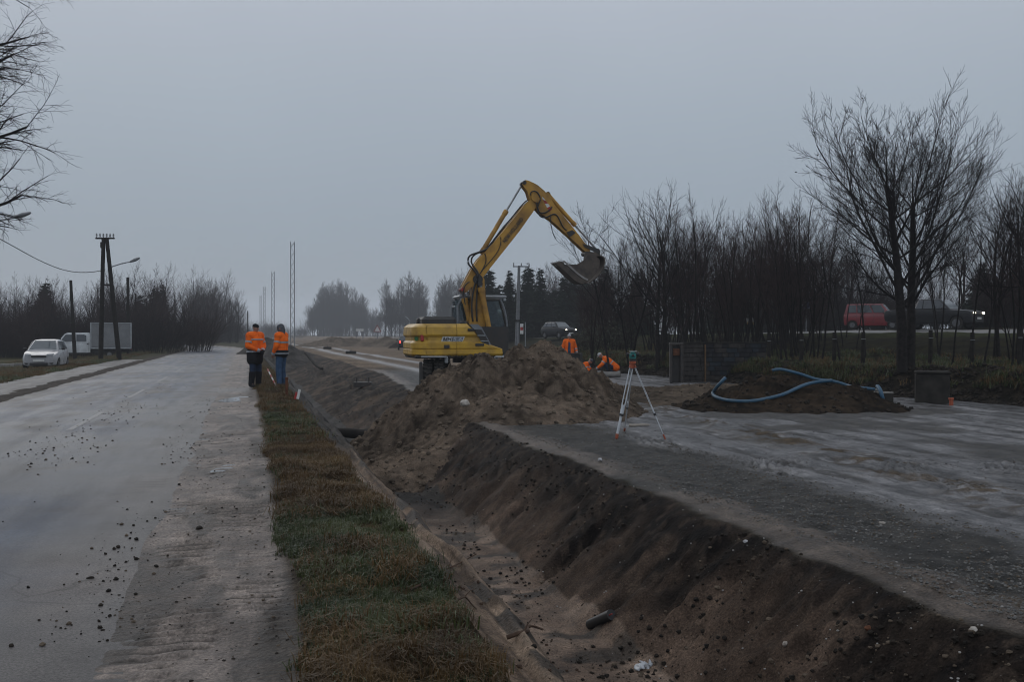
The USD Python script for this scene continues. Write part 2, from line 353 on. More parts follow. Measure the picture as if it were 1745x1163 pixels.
s_, t_, gv, gq = sheet(S, T, height)
def ground_colours(s, t, z):
    tb = t - bend(s)
    w1 = f2(s, t, .45, 4, 41); w2 = f2(s, t, 1.8, 4, 42); w3 = f2(s, t, 6, 4, 43)
    C = lambda *c: np.array(c)
    col = np.zeros((len(s), 3)) + C(.06, .058, .035)
    wet = np.full(len(s), .75)
    def lay(m, c, w):
        nonlocal col, wet
        m = np.clip(m, 0, 1)[:, None]
        c = np.asarray(c) if np.ndim(c) == 2 else np.asarray(c)[None]
        col = col * (1 - m) + c * m; wet = wet * (1 - m[:, 0]) + w * m[:, 0]
    def mixc(a, b, k): k = np.clip(k, 0, 1)[:, None]; return np.asarray(a) * (1 - k) + np.asarray(b) * k
    R = rim(s) + .34 * (f2(s, t, .55, 3, 11) - .5) + .20 * (f2(s, t, 2.1, 4, 12) - .5) + .10 * (f2(s, t, 4.6, 3, 26) - .5); Fo = foot(s)
    # field on the left
    lay(ss(-7.4, -8.2, tb), mixc((.055, .058, .028), (.105, .092, .045), (w2 - .3) * 2), .8)
    lay(ss(-40, -60, tb), (.04, .038, .028), .9)
    # muddy strip beside the road
    lay(ss(-5.3, -5.6, tb) * ss(-6.4, -6.1, tb), mixc((.025, .020, .017), (.060, .047, .038), (w3 - .35) * 3), .62)
    # shoulder
    sh = ss(-1.2, -.7, tb) * ss(.5, .2, tb)
    lay(sh, mixc((.17, .147, .132), (.30, .262, .235), (w2 - .3) * 2.4), .5)
    lay(sh * ss(.56, .66, f2(s, t, 1.1, 4, 45, sy=3.0)) * .8, (.055, .046, .04), .42)
    lay(sh * ss(.02, .14, tb) * ss(.36, .2, tb) * ss(.4, .55, f2(s, t, .8, 3, 52)) * .8, (.05, .043, .036), .5)
    lay(np.exp(-((s - 29.2) / 1.3) ** 2) * ss(-1.2, -.6, tb) * (t < .8) * .85, (.03, .026, .023), .3)
    ph = s / .125 + 1.4 * (f2(s, t, .9, 2, 15) - .5) + .4 * t
    lay(sh * ss(-.35, -.75, np.sin(2 * np.pi * ph)) * ss(.36, .50, f2(s, t, .9, 3, 17, sy=2.2)) * ss(.38, .56, f2(s, t, 2.6, 3, 56)) * .85 * ss(24, 14, s), (.04, .035, .03), .5)
    # verge soil
    lay(ss(.22, .4, t) * (t < 1.28), mixc((.035, .03, .018), (.075, .055, .028), (w2 - .3) * 2), .85)
    # ditch left side, floor
    sand = mixc((.14, .103, .079), (.29, .222, .172), (w2 - .3) * 2.2)
    lay((t > 1.22) * (t < Fo + .25) * 1.0, sand, .55)
    lay((t > 1.22) * (t < 1.70) * ss(24, 17, s), mixc((.20, .15, .112), (.34, .265, .20), (f2(s, t, .5, 4, 57, sy=10.0) - .3) * 2.4), .6)
    lay((t > 1.3) * (t < 1.66) * ss(.09, .03, np.abs(f2(s, t, .45, 3, 58, sy=7.0) - .5)) * .7, (.04, .03, .024), .6)
    lay((t > 1.7) * (t < 2.3) * ss(.5, .64, w3) * .7, (.05, .04, .032), .6)
    lay((t > 1.5) * (t < Fo + .3) * ss(.53, .63, f2(s, t, 3.5, 4, 46, sy=2.0)) * .85, (.042, .036, .03), .5)
    lay((t > 1.2) * (t < Fo + .4) * ss(13, 17, s), mixc((.03, .029, .028), (.065, .06, .055), (w2 - .3) * 2), .6)
    # right slope: dark humus over brown sand
    k = np.clip((t - Fo) / np.maximum(R - Fo, .2), 0, 1)
    sl = (t > Fo + .1 + .3 * (w1 - .5)) * ss(.12, -.04, t - R)
    hum = f2(s + .3 * t, t, .8, 4, 47, sy=.45)
    strk = f2(s + .3 * t, t, 3.4, 4, 53, sy=.7)
    dark = mixc((.010, .009, .009), (.034, .026, .021), (w3 - .3) * 2.2)
    brown = mixc((.065, .047, .036), (.17, .125, .096), (w2 - .3) * 2)
    up = np.clip(ss(.18, .72, k + 1.3 * (hum - .5)) + .35 * ss(14, 18, s) * ss(26, 22, s), 0, 1) * (1 - .5 * ss(.54, .66, strk) * ss(.95, .6, k))
    slope = mixc(brown, dark, up)
    lay(sl, slope, .62)
    lay(sl * ss(26, 34, s) * .8, mixc((.018, .016, .014), (.115, .088, .066), ss(.46, .64, strk)) * (1 - .55 * ss(34, 26, s))[:, None], .7)
    dk_ = ss(.10, .03, np.abs(f2(s + .35 * t, t, 6.0, 3, 24, sy=.7) - .5)) + ss(.08, .02, np.abs(f2(s + .1 * t, t, 2.2, 3, 25, sy=.5) - .5))
    lay(sl * np.clip(dk_, 0, 1) * .6 * ss(.04, .2, k) * ss(.42, .6, f2(s, t, 1.1, 3, 27)), (.012, .011, .011), .6)
    lay(sl * ss(.60, .68, f2(s, t, 9, 3, 54)) * .55, (.085, .066, .052), .65)
    # the site
    pl = ss(-.02, .12, t - R)
    lay(pl, mixc((.022, .022, .020), (.055, .053, .048), (w3 - .3) * 2.4), .5)
    lay(pl * ss(.75, .35, (t - R)) * ss(.3, .5, w1 + .1), mixc((.085, .07, .058), (.15, .125, .105), (w2 - .3) * 2), .45)
    a = t + 1.1 * (f2(s, t, .09, 2, 31) - .5)
    tr = ss(1.7, 2.6, (t - R) + 1.2 * (w1 - .5) + .5 * (w2 - .5)) * ss(25, 21, t + 0 * s) * ss(70, 48, s)
    strip = f2(a, s, 1.6, 4, 48, sy=.06)
    lay(pl * tr, mixc((.085, .088, .092), (.24, .245, .255), (.55 * strip + .45 * w2 - .32) * 3.2), .36)
    rut_ = np.sin(a * 9.0 + 2 * (f2(s, t, .06, 2, 32))) * (f2(s, t, .5, 3, 33, sy=1.2) - .3)
    lay(pl * tr * ss(.02, -.16, rut_) * .75 * ss(.3, .5, w3), (.04, .039, .037), .5)
    lay(pl * ss(.25, .8, -arcs(s, t)) * .7, (.04, .039, .037), .5)
    lay(pl * tr * ss(.56, .66, f2(s, t, .35, 4, 49)) * .8, mixc((.045, .045, .043), (.09, .085, .075), (w3 - .3) * 2), .5)
    sp = np.exp(-((t - (6.9 + .12 * s) - .5 * (w1 - .5)) / .5) ** 2) * ss(5, 9, s) * ss(30, 24, s)
    lay(pl * sp * ss(.42, .58, w3) * .85 * ss(.35, .5, w2), mixc((.07, .056, .04), (.13, .10, .065), (w3 - .3) * 2), .7)
    # beyond the digger: brown plain with grey wheel tracks
    far = pl * ss(45, 58, s) * (t < 60)
    lay(far, mixc((.15, .12, .092), (.27, .215, .16), (w1 - .25) * 1.8), .8)
    for c, wd in ((8.4, .55), (10.6, .5)):
        lay(pl * ss(27, 34, s) * ss(260, 150, s) * np.exp(-((t - c - .8 * (f2(s, t * 0, .03, 2, 50) - .5)) / wd) ** 2) * .95, (.27, .27, .27), .36)
    lay(pl * ss(30, 36, s) * ss(260, 120, s) * np.exp(-((t - 9.5) / .5) ** 2) * .5, (.09, .08, .07), .6)
    # bank and ground behind it
    b0 = np.interp(s, [-50, 20, 32, 45, 60, 110, 1000], [19.5, 19.0, 17.4, 17.0, 19, 24, 24])
    lay(ss(-.5, .15, t - b0) * (t < 34) * ss(240, 140, s), mixc((.012, .011, .009), (.038, .032, .024), (w3 - .3) * 2.2), .8)
    lay(ss(1.0, 1.6, t - b0 + .8 * (w2 - .5)) * ss(240, 140, s), mixc((.014, .013, .009), (.036, .035, .016), (w2 - .35) * 2.5), .85)
    lay(ss(29, 31, t) * ss(33, 32.3, t) * ss(120, 80, s), (.04, .046, .02), .85)
    lay(ss(32.2, 32.6, t) * ss(40.2, 39.8, t) * ss(400, 300, s), (.2, .2, .2), .4)
    return np.maximum(col, .004), np.clip(wet, .15, 1)
al, we = ground_colours(s_, t_, gv[:, 2])
gm = attr_mesh("/World/ground", gv, gq, al, we, SOIL)
tag(gm, "muddy ground with a dug ditch, graded gravel site and dark bank", "ground", kind="structure")

# asphalt: main carriageway and the lay-by beside it
ASPH = usdkit.material(stage, "/World/Looks/wet_asphalt", {
    "g": ("geometry", {}), "at": ("attribute", {"attribute": "soil"}), "wt": ("attribute", {"attribute": "wet"}),
    "n1": ("noise_texture", {"scale": 70.0, "detail": 5.0, "roughness": 0.8}),
    "n2": ("noise_texture", {"scale": 1.1, "detail": 6.0, "roughness": 0.62}),
    "mp": ("mapping", {"mapping_type": "point", "rotation": (0, 0, -0.262), "scale": (1, 1, 1)}),
    "mp2": ("mapping", {"mapping_type": "point", "scale": (2.6, .35, 1)}),
    "n3": ("noise_texture", {"scale": 1.0, "detail": 5.0, "roughness": 0.6}),
    "r1": ("rgb_ramp", {"ramp": [(0.34, (0.25, .25, .25)), (0.66, (2.0, 2.0, 2.0))]}),
    "r2": ("rgb_ramp", {"ramp": [(0.32, (0.62, .62, .63)), (0.68, (1.36, 1.36, 1.35))]}),
    "r3": ("rgb_ramp", {"ramp": [(0.35, (0.85, .85, .86)), (0.65, (1.14, 1.13, 1.12))]}),
    "m1": ("mix", {"mix_type": "multiply", "fac": 1.0}), "m2": ("mix", {"mix_type": "multiply", "fac": 1.0}), "m3": ("mix", {"mix_type": "multiply", "fac": 1.0}),
    "ra": ("map_range", {"from_min": .3, "from_max": .7, "to_min": -.07, "to_max": .10, "clamp": True}),
    "rb": ("math", {"math_type": "add"}),
    "bp": ("bump", {"distance": 0.0045, "strength": 1.0}),
    "wv": ("noise_texture", {"scale": .9, "detail": 3.0}), "va": ("vector_math", {"math_type": "add"}),
    "vo": ("voronoi_texture", {"feature": "distance_to_edge", "scale": .34, "randomness": 1.0}),
    "cr": ("map_range", {"from_min": 0.0, "from_max": 0.006, "to_min": 0.42, "to_max": 1.0, "clamp": True}),
    "cg": ("mix", {"mix_type": "mix", "color1": (1, 1, 1)}), "cn": ("noise_texture", {"scale": .5, "detail": 3.0}), "cm": ("map_range", {"from_min": .45, "from_max": .6, "to_min": 0, "to_max": 1, "clamp": True}),
    "m4": ("mix", {"mix_type": "multiply", "fac": 1.0}),
    "p": ("principled_bsdf", {"specular_ior_level": 0.15}),
}, [("g.position", "wv.vector"), ("g.position", "va.vector1"), ("wv.color", "va.vector2"), ("va.vector", "vo.vector"), ("vo.distance", "cr.value"), ("cr.result", "cg.color2"), ("g.position", "cn.vector"), ("cn.fac", "cm.value"), ("cm.result", "cg.fac"), ("m3.color", "m4.color1"), ("cg.color", "m4.color2"), ("g.position", "n1.vector"), ("g.position", "n2.vector"), ("g.position", "mp.vector"), ("mp.vector", "mp2.vector"), ("mp2.vector", "n3.vector"),
    ("n1.fac", "r1.fac"), ("n2.fac", "r2.fac"), ("n3.fac", "r3.fac"), ("at.color", "m1.color1"), ("r1.color", "m1.color2"), ("m1.color", "m2.color1"), ("r2.color", "m2.color2"),
    ("m2.color", "m3.color1"), ("r3.color", "m3.color2"), ("m4.color", "p.base_color"), ("n3.fac", "ra.value"), ("ra.result", "rb.value1"), ("wt.fac", "rb.value2"), ("rb.value", "p.roughness"),
    ("n1.fac", "bp.height"), ("bp.normal", "p.normal")], surface="p.BSDF")
def tar(name, t0, t1, dt, label, cat, smin, smax, z0, crown):
    Sr = S[(S >= smin) & (S <= smax)]
    if smax < 300: Sr = np.unique(np.r_[Sr, np.arange(max(smin, 40), smax, 1.0)])
    Tr = np.arange(t0, t1 + 1e-6, dt)
    def zf(s, t):
        return z0 + crown * (1 - ((t - (t0 + t1) / 2) / ((t1 - t0) / 2)) ** 2) + .008 * (f2(s, t, .5, 3, 61) - .5)
    s, t, v, q = sheet(Sr, Tr, zf)
    b = bend(s); v[:, 0] += b * RN[0]; v[:, 1] += b * RN[1]
    w = f2(s, t, .9, 4, 62); w3 = f2(s, t, 5, 4, 63)
    col = np.zeros((len(s), 3)) + np.array([.016, .027, .050]); wet = np.full(len(s), .42)
    # mud films dragged along the lane edge and the wheel paths
    def film(m, c, r):
        nonlocal col, wet
        m = np.clip(m, 0, 1); col = col * (1 - m[:, None]) + np.asarray(c) * m[:, None]; wet = wet * (1 - m) + r * m
    film(.95 * ss(-1.85, -.85, t + 1.0 * (w - .5) + .35 * (w3 - .5)), (.11, .096, .088), .52)
    ph = s / .125 + 1.4 * (f2(s, t, .9, 2, 15) - .5) + .4 * t
    film(.8 * ss(-.35, -.75, np.sin(2 * np.pi * ph)) * ss(-1.25, -.95, t) * ss(.46, .58, f2(s, t, .9, 3, 17, sy=2.2)) * ss(24, 14, s), (.04, .035, .03), .5)
    film(.85 * np.exp(-((s - 28.6 - .12 * (t + 1) - .5 * (w3 - .5)) / .22) ** 2) * ss(-3.4, -2.4, t) * ss(.3, .5, w3), (.022, .019, .016), .5)
    film(.7 * ss(.60, .68, f2(s, t, .8, 4, 67, sy=3.0)) * ss(10, 14, s), (.03, .027, .025), .45)
    for c, wd, k in ((-2.35, .28, .8), (-3.6, .35, .55), (-4.6, .4, .6)):
        film(k * np.exp(-((t - c - .5 * (f2(s, t * 0, .09, 2, 64) - .5)) / wd) ** 2) * ss(.42, .6, w) * ss(.35, .55, w3), (.085, .072, .058), .55)
    film(.75 * ss(-5.0, -5.4, t), (.04, .035, .03), .5)
    film(.6 * ss(.55, .7, f2(s, t, .22, 4, 65)), (.024, .025, .027), .3)
    o = attr_mesh(numbered("/World", name), v, q, col, wet, ASPH)
    tag(o, label, cat, kind="structure")
tar("road", -5.62, -.45, .1, "wet grey asphalt road running away to a left bend", "road", 1.0, 330, .004, .02)
tar("side_lane", -7.75, -6.0, .12, "narrow wet asphalt lay-by left of the muddy strip", "lay-by", 1.0, 66, .006, .008)
# ---------------------------------------------------------------- heaps of soil
def heap(name, label, lobes, x0, x1, y0, y1, step, seed, colours, rough=.8, noise_amp=.22, clods=0, clod_r=(.015, .06), cat="soil heap", base=None, clodmat=None, group=None, skirt=.12):
    rng = np.random.default_rng(seed)
    X, Y = np.meshgrid(np.arange(x0, x1, step), np.arange(y0, y1, step), indexing="ij")
    s, t = st(X, Y); g = height(s, t)
    n1 = f2(X, Y, .8, 4, seed) - .5; n2 = f2(X, Y, 2.4, 5, seed + 1) - .5; n3 = f2(X, Y, 9, 3, seed + 2) - .5
    def surf(X, Y):
        z = np.full(X.shape, -9.0)
        for (cx, cy, zp, k) in lobes:
            d = np.sqrt((X - cx + .7 * n1) ** 2 + (Y - cy + .7 * n1) ** 2 + .12)
            c = zp + .35 * k - k * d + skirt * k * np.maximum(d - 1.5, 0) ** 1.5
            c = np.maximum(c, -9)
            z = np.logaddexp(z * 7, c * 7) / 7
        return z
    z = surf(X, Y)
    amp = np.clip((z - g) * 1.5, 0.12, 1)
    bl = np.maximum(f2(X, Y, 4.2, 3, seed + 5) - .5, 0)
    n4 = np.abs(f2(X, Y, 3.1, 4, seed + 6) - .5); z = z + amp * noise_amp * (1.4 * n1 + 1.5 * n2 + .55 * n3 + 1.3 * bl - .9 * np.maximum(.10 - n4, 0) / .10 * .3)
    keep = z > g - .03
    zz = np.where(keep, z, g - .06)
    a, b = X.shape
    i = (np.arange(a - 1)[:, None] * b + np.arange(b - 1)[None])
    any_ = keep[:-1, :-1] | keep[1:, :-1] | keep[:-1, 1:] | keep[1:, 1:]
    i = i[any_]
    q = np.stack([i, i + b, i + b + 1, i + 1], 1)
    v = np.stack([X.ravel(), Y.ravel(), zz.ravel()], 1)
    u, inv = np.unique(q, return_inverse=True); q = inv.reshape(q.shape); v = v[u]
    w = f2(v[:, 0], v[:, 1], 1.3, 5, seed + 7); w3 = f2(v[:, 0], v[:, 1], 7, 3, seed + 8)
    k1 = np.clip((w - .35) * 3.2, 0, 1)[:, None]; k2 = np.clip((w3 - .35) * 3, 0, 1)[:, None]
    col = np.array(colours[0]) * (1 - k1) + np.array(colours[1]) * k1
    col = col * (1 - .45 * k2) + np.array(colours[2]) * .45 * k2
    root = thing(name, label, cat, group=group)
    o = attr_mesh(numbered(root, "soil"), v, q, col, np.full(len(v), rough), SOIL)
    if clods:
        pts = v[rng.choice(len(v), clods)]
        sp = np.stack([pts[:, 0], pts[:, 1], pts[:, 2]], 1)
        ms = []
        for p in sp:
            r = clod_r[0] + (clod_r[1] - clod_r[0]) * rng.random() ** 5
            ms.append(move(rock(rng, r, .75, 1, .6), p + [0, 0, r * .2]))
        part(root, "clods", cat_(ms), clodmat or CLOD, smooth=False, kind="stuff")
    return root
CLOD = mat("clod_soil", (.05, .038, .028), (.125, .097, .071), scale=2.2, rough=.85, bump=.008, bscale=40, space="world")
CLOD_DARK = mat("dark_clod_soil", (.009, .008, .007), (.03, .023, .017), scale=3, rough=.85, bump=.008, bscale=40, space="world")
PALE = mat("pale_stone", (.22, .19, .16), (.36, .33, .29), scale=14, rough=.7, bump=.004, bscale=60, space="world")

heap("soil_heap", "big brown heap of dug soil in front of the yellow excavator",
     [(.62, 23.3, 1.44, .76), (-.82, 22.7, 1.14, .86), (.75, 22.2, .62, .62), (1.45, 21.4, .05, .45), (-.2, 21.5, .45, .6), (-1.25, 20.1, -.35, .6), (.4, 20.8, .12, .5), (-2.4, 19.4, -.80, .4)],
     -5.2, 4.2, 17.2, 27.0, .034, 101, ((.052, .041, .031), (.165, .128, .096), (.22, .178, .14)), clods=2600, clod_r=(.008, .085), noise_amp=.27, skirt=.05)
DARK_LOBES = [(6.7, 24.6, .58, .42), (8.0, 24.6, .30, .45), (5.6, 24.6, .2, .4), (8.5, 24.0, .05, .5)]
heap("dark_soil_heap", "dark heap of topsoil with blue hose lying over it",
     DARK_LOBES,
     3.6, 11.2, 20.8, 29, .045, 103, ((.014, .012, .010), (.042, .031, .022), (.065, .048, .033)), noise_amp=.3, clods=900, clod_r=(.012, .08), clodmat=CLOD_DARK)
heap("soil_heap", "low rough ridge of brown rubble between the dark heap and the workers",
     [(4.2, 27.0, .02, .2), (5.4, 29.0, .12, .25), (3.4, 29.6, .05, .25), (6.6, 30.2, .1, .3)], 1.2, 9.5, 23.8, 34, .07, 105,
     ((.055, .045, .034), (.115, .092, .07), (.16, .13, .1)), clods=300, clod_r=(.02, .09))
FARC = ((.095, .08, .065), (.17, .14, .11), (.2, .17, .14))
heap("spoil_bank", "long low bank of spoil on the far plain, leftmost of the row",
     [(-26.5, 150, 1.25, .35), (-24.0, 150, 1.0, .4), (-28.5, 152, .9, .4), (-30.5, 152, .4, .3)], -40, -16, 140, 160, .3, 107, FARC, noise_amp=.3)
heap("spoil_bank", "rounded spoil heap on the far plain next to the excavator's tail",
     [(-18.5, 146, 1.3, .42), (-16.4, 144, 1.2, .45), (-21, 148, .9, .4)], -30, -8, 136, 156, .3, 109, FARC, noise_amp=.3)
heap("spoil_bank", "small dark pile of earth at the foot of the far spoil heaps",
     [(-14.5, 128, .45, .5), (-13.2, 128, .3, .5)], -20, -8, 122, 134, .2, 111, ((.03, .026, .022), (.06, .05, .04), (.08, .07, .06)), noise_amp=.3)
heap("spoil_bank", "grey heap of rubble at the ditch edge behind the two workers",
     [(-19.6, 80, 1.2, .55), (-18.4, 78, .9, .55), (-20.3, 84, 1.2, .5)], -25, -13, 72, 90, .2, 113, ((.05, .048, .045), (.09, .085, .08), (.12, .115, .11)), noise_amp=.3)

# ---------------------------------------------------------------- bare trees, conifers, shrubs
BARK = mat("dark_bark", (.011, .010, .010), (.026, .023, .022), scale=9, rough=.85, bump=.01, bscale=30, spec=.06)
TWIG = mat("dark_twig", (.010, .0085, .0095), (.022, .0185, .020), scale=2, rough=.85, spec=.06)
TWIG_BROWN = mat("brown_twig", (.026, .0175, .0170), (.050, .0345, .033), scale=2, rough=.85, spec=.06)
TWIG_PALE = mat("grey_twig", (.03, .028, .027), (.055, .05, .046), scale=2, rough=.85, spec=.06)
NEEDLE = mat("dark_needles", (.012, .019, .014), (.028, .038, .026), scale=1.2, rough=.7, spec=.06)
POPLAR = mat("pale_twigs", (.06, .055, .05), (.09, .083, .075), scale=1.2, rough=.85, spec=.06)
LEAF_OLIVE = mat("olive_leaf", (.022, .028, .014), (.05, .055, .026), scale=1.5, rough=.6)
DRYLEAF = mat("dead_leaf", (.03, .022, .017), (.05, .035, .025), scale=3, rough=.8, spec=.06)

def tubes(P, R, n):
    B, m, _ = P.shape
    tan = np.gradient(P, axis=1); tan /= np.maximum(np.linalg.norm(tan, axis=2, keepdims=True), 1e-9)
    ref = np.where(np.abs(tan[:, :1, 2:]) > .8, np.array([1.0, 0, 0]), np.array([0, 0, 1.0]))
    u = np.cross(tan, ref); u /= np.maximum(np.linalg.norm(u, axis=2, keepdims=True), 1e-9)
    w = np.cross(tan, u)
    a = np.arange(n) / n * 2 * np.pi
    v = P[:, :, None] + R[:, :, None, None] * (np.cos(a)[:, None] * u[:, :, None] + np.sin(a)[:, None] * w[:, :, None])
    base = (np.arange(B) * m * n)[:, None, None]
    i = (np.arange(m - 1) * n)[None, :, None]; j = np.arange(n)[None, None]; jn = (j + 1) % n
    q = np.stack([base + i + j, base + i + n + j, base + i + n + jn, base + i + jn], -1).reshape(-1, 4)
    return v.reshape(-1, 3), np.vstack([q[:, [0, 1, 2]], q[:, [0, 2, 3]]])
def join(vf):
    V, F, k = [], [], 0
    for v, f in vf:
        V.append(v); F.append(f + k); k += len(v)
    return trimesh.Trimesh(np.vstack(V), np.vstack(F), process=False)
def grow(rng, P0, D0, L0, R0, levels, keepout=None):
    P0, D0, L0, R0 = (np.asarray(a, float) for a in (P0, D0, L0, R0))
    out = []
    for li, lv in enumerate(levels):
        B, m = len(P0), lv["m"]
        pts = np.zeros((B, m, 3)); dirs = np.zeros((B, m, 3)); pts[:, 0] = P0
        d = D0 / np.linalg.norm(D0, axis=1, keepdims=True); dirs[:, 0] = d
        for k in range(1, m):
            d = d + rng.normal(0, lv["wob"], (B, 3)) + np.array([0, 0, lv["up"] / m]); d /= np.linalg.norm(d, axis=1, keepdims=True)
            pts[:, k] = pts[:, k - 1] + d * (L0 / (m - 1))[:, None]; dirs[:, k] = d
        rad = R0[:, None] * np.linspace(1, lv.get("tip", .35), m)[None]
        rad = np.maximum(rad, lv.get("rmin", .0025))
        out.append((pts, rad))
        if li + 1 == len(levels): break
        nx = levels[li + 1]; n = nx["n"]
        f = (np.arange(n)[None] + rng.random((B, n))) / n
        f = nx["f0"] + (1 - nx["f0"]) * f; f[:, -1] = 1.0
        fi = f * (m - 1); i0 = np.minimum(fi.astype(int), m - 2); fr = (fi - i0)[..., None]
        bi = np.arange(B)[:, None]
        p = pts[bi, i0] * (1 - fr) + pts[bi, i0 + 1] * fr
        dd = dirs[bi, i0 + 1]
        rr = rad[bi, i0] * (1 - fr[..., 0]) + rad[bi, i0 + 1] * fr[..., 0]
        az = rng.uniform(0, 6.283, (B, 1)) + np.arange(n)[None] * 2.4 + rng.normal(0, .4, (B, n))
        an = np.radians(rng.uniform(*nx["ang"], (B, n))); an[:, -1] *= .4
        ref = np.where(np.abs(dd[..., 2:]) > .9, np.array([1.0, 0, 0]), np.array([0, 0, 1.0]))
        u = np.cross(dd, ref); u /= np.linalg.norm(u, axis=-1, keepdims=True); w = np.cross(dd, u)
        cd = dd * np.cos(an)[..., None] + (u * np.cos(az)[..., None] + w * np.sin(az)[..., None]) * np.sin(an)[..., None]
        L = L0[:, None] * nx["len"] * (1 - nx.get("short", .4) * (f - nx["f0"]) / max(1 - nx["f0"], .01)) * rng.uniform(.65, 1.3, (B, n))
        P0, D0, L0, R0 = p.reshape(-1, 3), cd.reshape(-1, 3), L.ravel(), (rr * nx.get("rf", .6)).ravel()
    return out
def leaves(rng, pts, size, n):
    p = pts[rng.choice(len(pts), n)] + rng.normal(0, .02, (n, 3))
    a = rng.normal(0, 1, (n, 3)); a /= np.linalg.norm(a, axis=1, keepdims=True)
    b = np.cross(a, rng.normal(0, 1, (n, 3))); b /= np.linalg.norm(b, axis=1, keepdims=True)
    sz = size * rng.uniform(.6, 1.4, (n, 1))
    v = np.stack([p, p + a * sz + b * sz * .45, p + a * sz * 2, p + a * sz - b * sz * .45], 1).reshape(-1, 3)
    i = np.arange(n)[:, None] * 4
    return v, np.vstack([i + [0, 1, 2], i + [0, 2, 3]])
def bare_tree(name, label, cat, rng, P0, D0, L0, R0, levels, loc=(0, 0, 0), rz=0, scale=None, group=None, split=2, bark=None, twig=None, nleaf=0, leafsize=.03):
    gen = grow(rng, P0, D0, L0, R0, levels)
    root = thing(name, label, cat, loc, rz, group, scale)
    part(root, "trunk", join([tubes(p, r, 7 if i == 0 else 5) for i, (p, r) in enumerate(gen[:split])]), bark or BARK, smooth=True)
    part(root, "crown", join([tubes(p, r, 4 if i == 0 else 3) for i, (p, r) in enumerate(gen[split:])]), twig or TWIG, smooth=True)
    if nleaf:
        part(root, "dead_leaves", join([leaves(rng, gen[-1][0].reshape(-1, 3), leafsize, nleaf)]), DRYLEAF, smooth=False, kind="stuff")
    return root
def on(px, depth, dz=-.05):
    x = (px - CX) * depth / FPX
    return np.array([x, depth, ground(x, depth) + dz])

# the big tree on the bank: two stems from one root, fanning limbs, brushy twigs
rng = np.random.default_rng(5)
bare_tree("bare_tree", "tallest bare tree with broad fan crown and two dark stems on the right bank", "tree", rng,
    [(-.17, 0, 0), (.19, .05, 0)], [(-.035, 0, 1), (.06, .03, 1)], [5.6, 5.2], [.17, .16],
    [dict(m=9, wob=.035, up=.25, tip=.42),
     dict(n=15, f0=.34, ang=(32, 68), len=.72, short=.42, rf=.36, m=10, wob=.06, up=.75, tip=.35),
     dict(n=11, f0=.14, ang=(18, 48), len=.46, short=.35, rf=.5, m=6, wob=.08, up=.45, tip=.4),
     dict(n=7, f0=.15, ang=(18, 45), len=.46, short=.3, rf=.62, m=4, wob=.09, up=.3, tip=.5, rmin=.0042),
     dict(n=5, f0=.15, ang=(18, 45), len=.52, short=.3, rf=.7, m=3, wob=.09, up=.25, tip=.6, rmin=.0036)],
    loc=on(1545, 30.0), rz=.4, nleaf=260, leafsize=.035)

def sapling(seed, h, stems, lean, spread, lab="", name="thicket_tree", n1=10, n2=8, n3=6, twig=None, r=.05, nleaf=40, up1=.5, loc=(0, 0, -60), f0=.3, ang=(25, 50), rm=1.0):
    rng = np.random.default_rng(seed)
    P = [(rng.normal(0, .12 * (stems > 1)), rng.normal(0, .12 * (stems > 1)), 0) for _ in range(stems)]
    D = [(rng.normal(0, lean), rng.normal(0, lean), 1) for _ in range(stems)]
    L = [h * rng.uniform(.62, .9) for _ in range(stems)]
    R = [r * rng.uniform(.7, 1.1) for _ in range(stems)]
    return P, D, L, R, [dict(m=9, wob=.05, up=.15, tip=.35),
        dict(n=n1, f0=f0, ang=ang, len=spread, short=.5, rf=.5, m=6, wob=.07, up=up1, tip=.4, rmin=.005 * rm),
        dict(n=n2, f0=.15, ang=(20, 50), len=.48, short=.35, rf=.6, m=4, wob=.09, up=.3, tip=.5, rmin=.004 * rm),
        dict(n=n3, f0=.1, ang=(20, 50), len=.5, short=.3, rf=.7, m=3, wob=.1, up=.2, tip=.6, rmin=.0036 * rm)]
GT = "bare trees of the thicket beyond the right bank"
LT = "slim bare tree in the dense thicket beyond the dark right bank"
protos = {}
ORD = ["leftmost", "second from the left", "third from the left", "fourth from the left", "fifth from the left", "sixth from the left", "seventh from the left", "eighth from the left", "ninth from the left", "tenth from the left", "eleventh from the left", "twelfth from the left", "thirteenth from the left", "fourteenth from the left", "rightmost"]
def conifer_row(rows, label, group):
    order = sorted(range(len(rows)), key=lambda i: rows[i][0])
    for i, (px, d, sc, k) in enumerate(rows):
        o_ = order.index(i); plant(k, px, d, sc, label + ", " + ("rightmost" if o_ == len(rows) - 1 else ORD[o_]), "tree", group, name="conifer")
def plant(kind, px, depth, sc, label, cat, group=None, rz=None, name=None, **kw):
    """the first of a kind is built where it stands; the next ones are copies of it"""
    rz = prng.uniform(0, 6.283) if rz is None else rz
    loc = on(px, depth)
    if kind not in protos:
        protos[kind] = makers[kind](label, cat, loc, rz, sc, group)
        return protos[kind]
    nm = name or protos[kind].rpartition("/")[2].rstrip("0123456789").rstrip("_")
    return copy_of(protos[kind], nm, label, cat, loc, rz, sc, group)
prng = np.random.default_rng(77)
def mk(seed, name, twig=None, bark=None, nleaf=40, split=1, leafsize=.03, **k):
    def f(label, cat, loc, rz, sc, group):
        P, D, L, R, lv = sapling(seed, **k)
        return bare_tree(name, label, cat, np.random.default_rng(seed + 1), P, D, L, R, lv, loc, rz, sc, group, split=split, twig=twig, bark=bark, nleaf=nleaf, leafsize=leafsize)
    return f
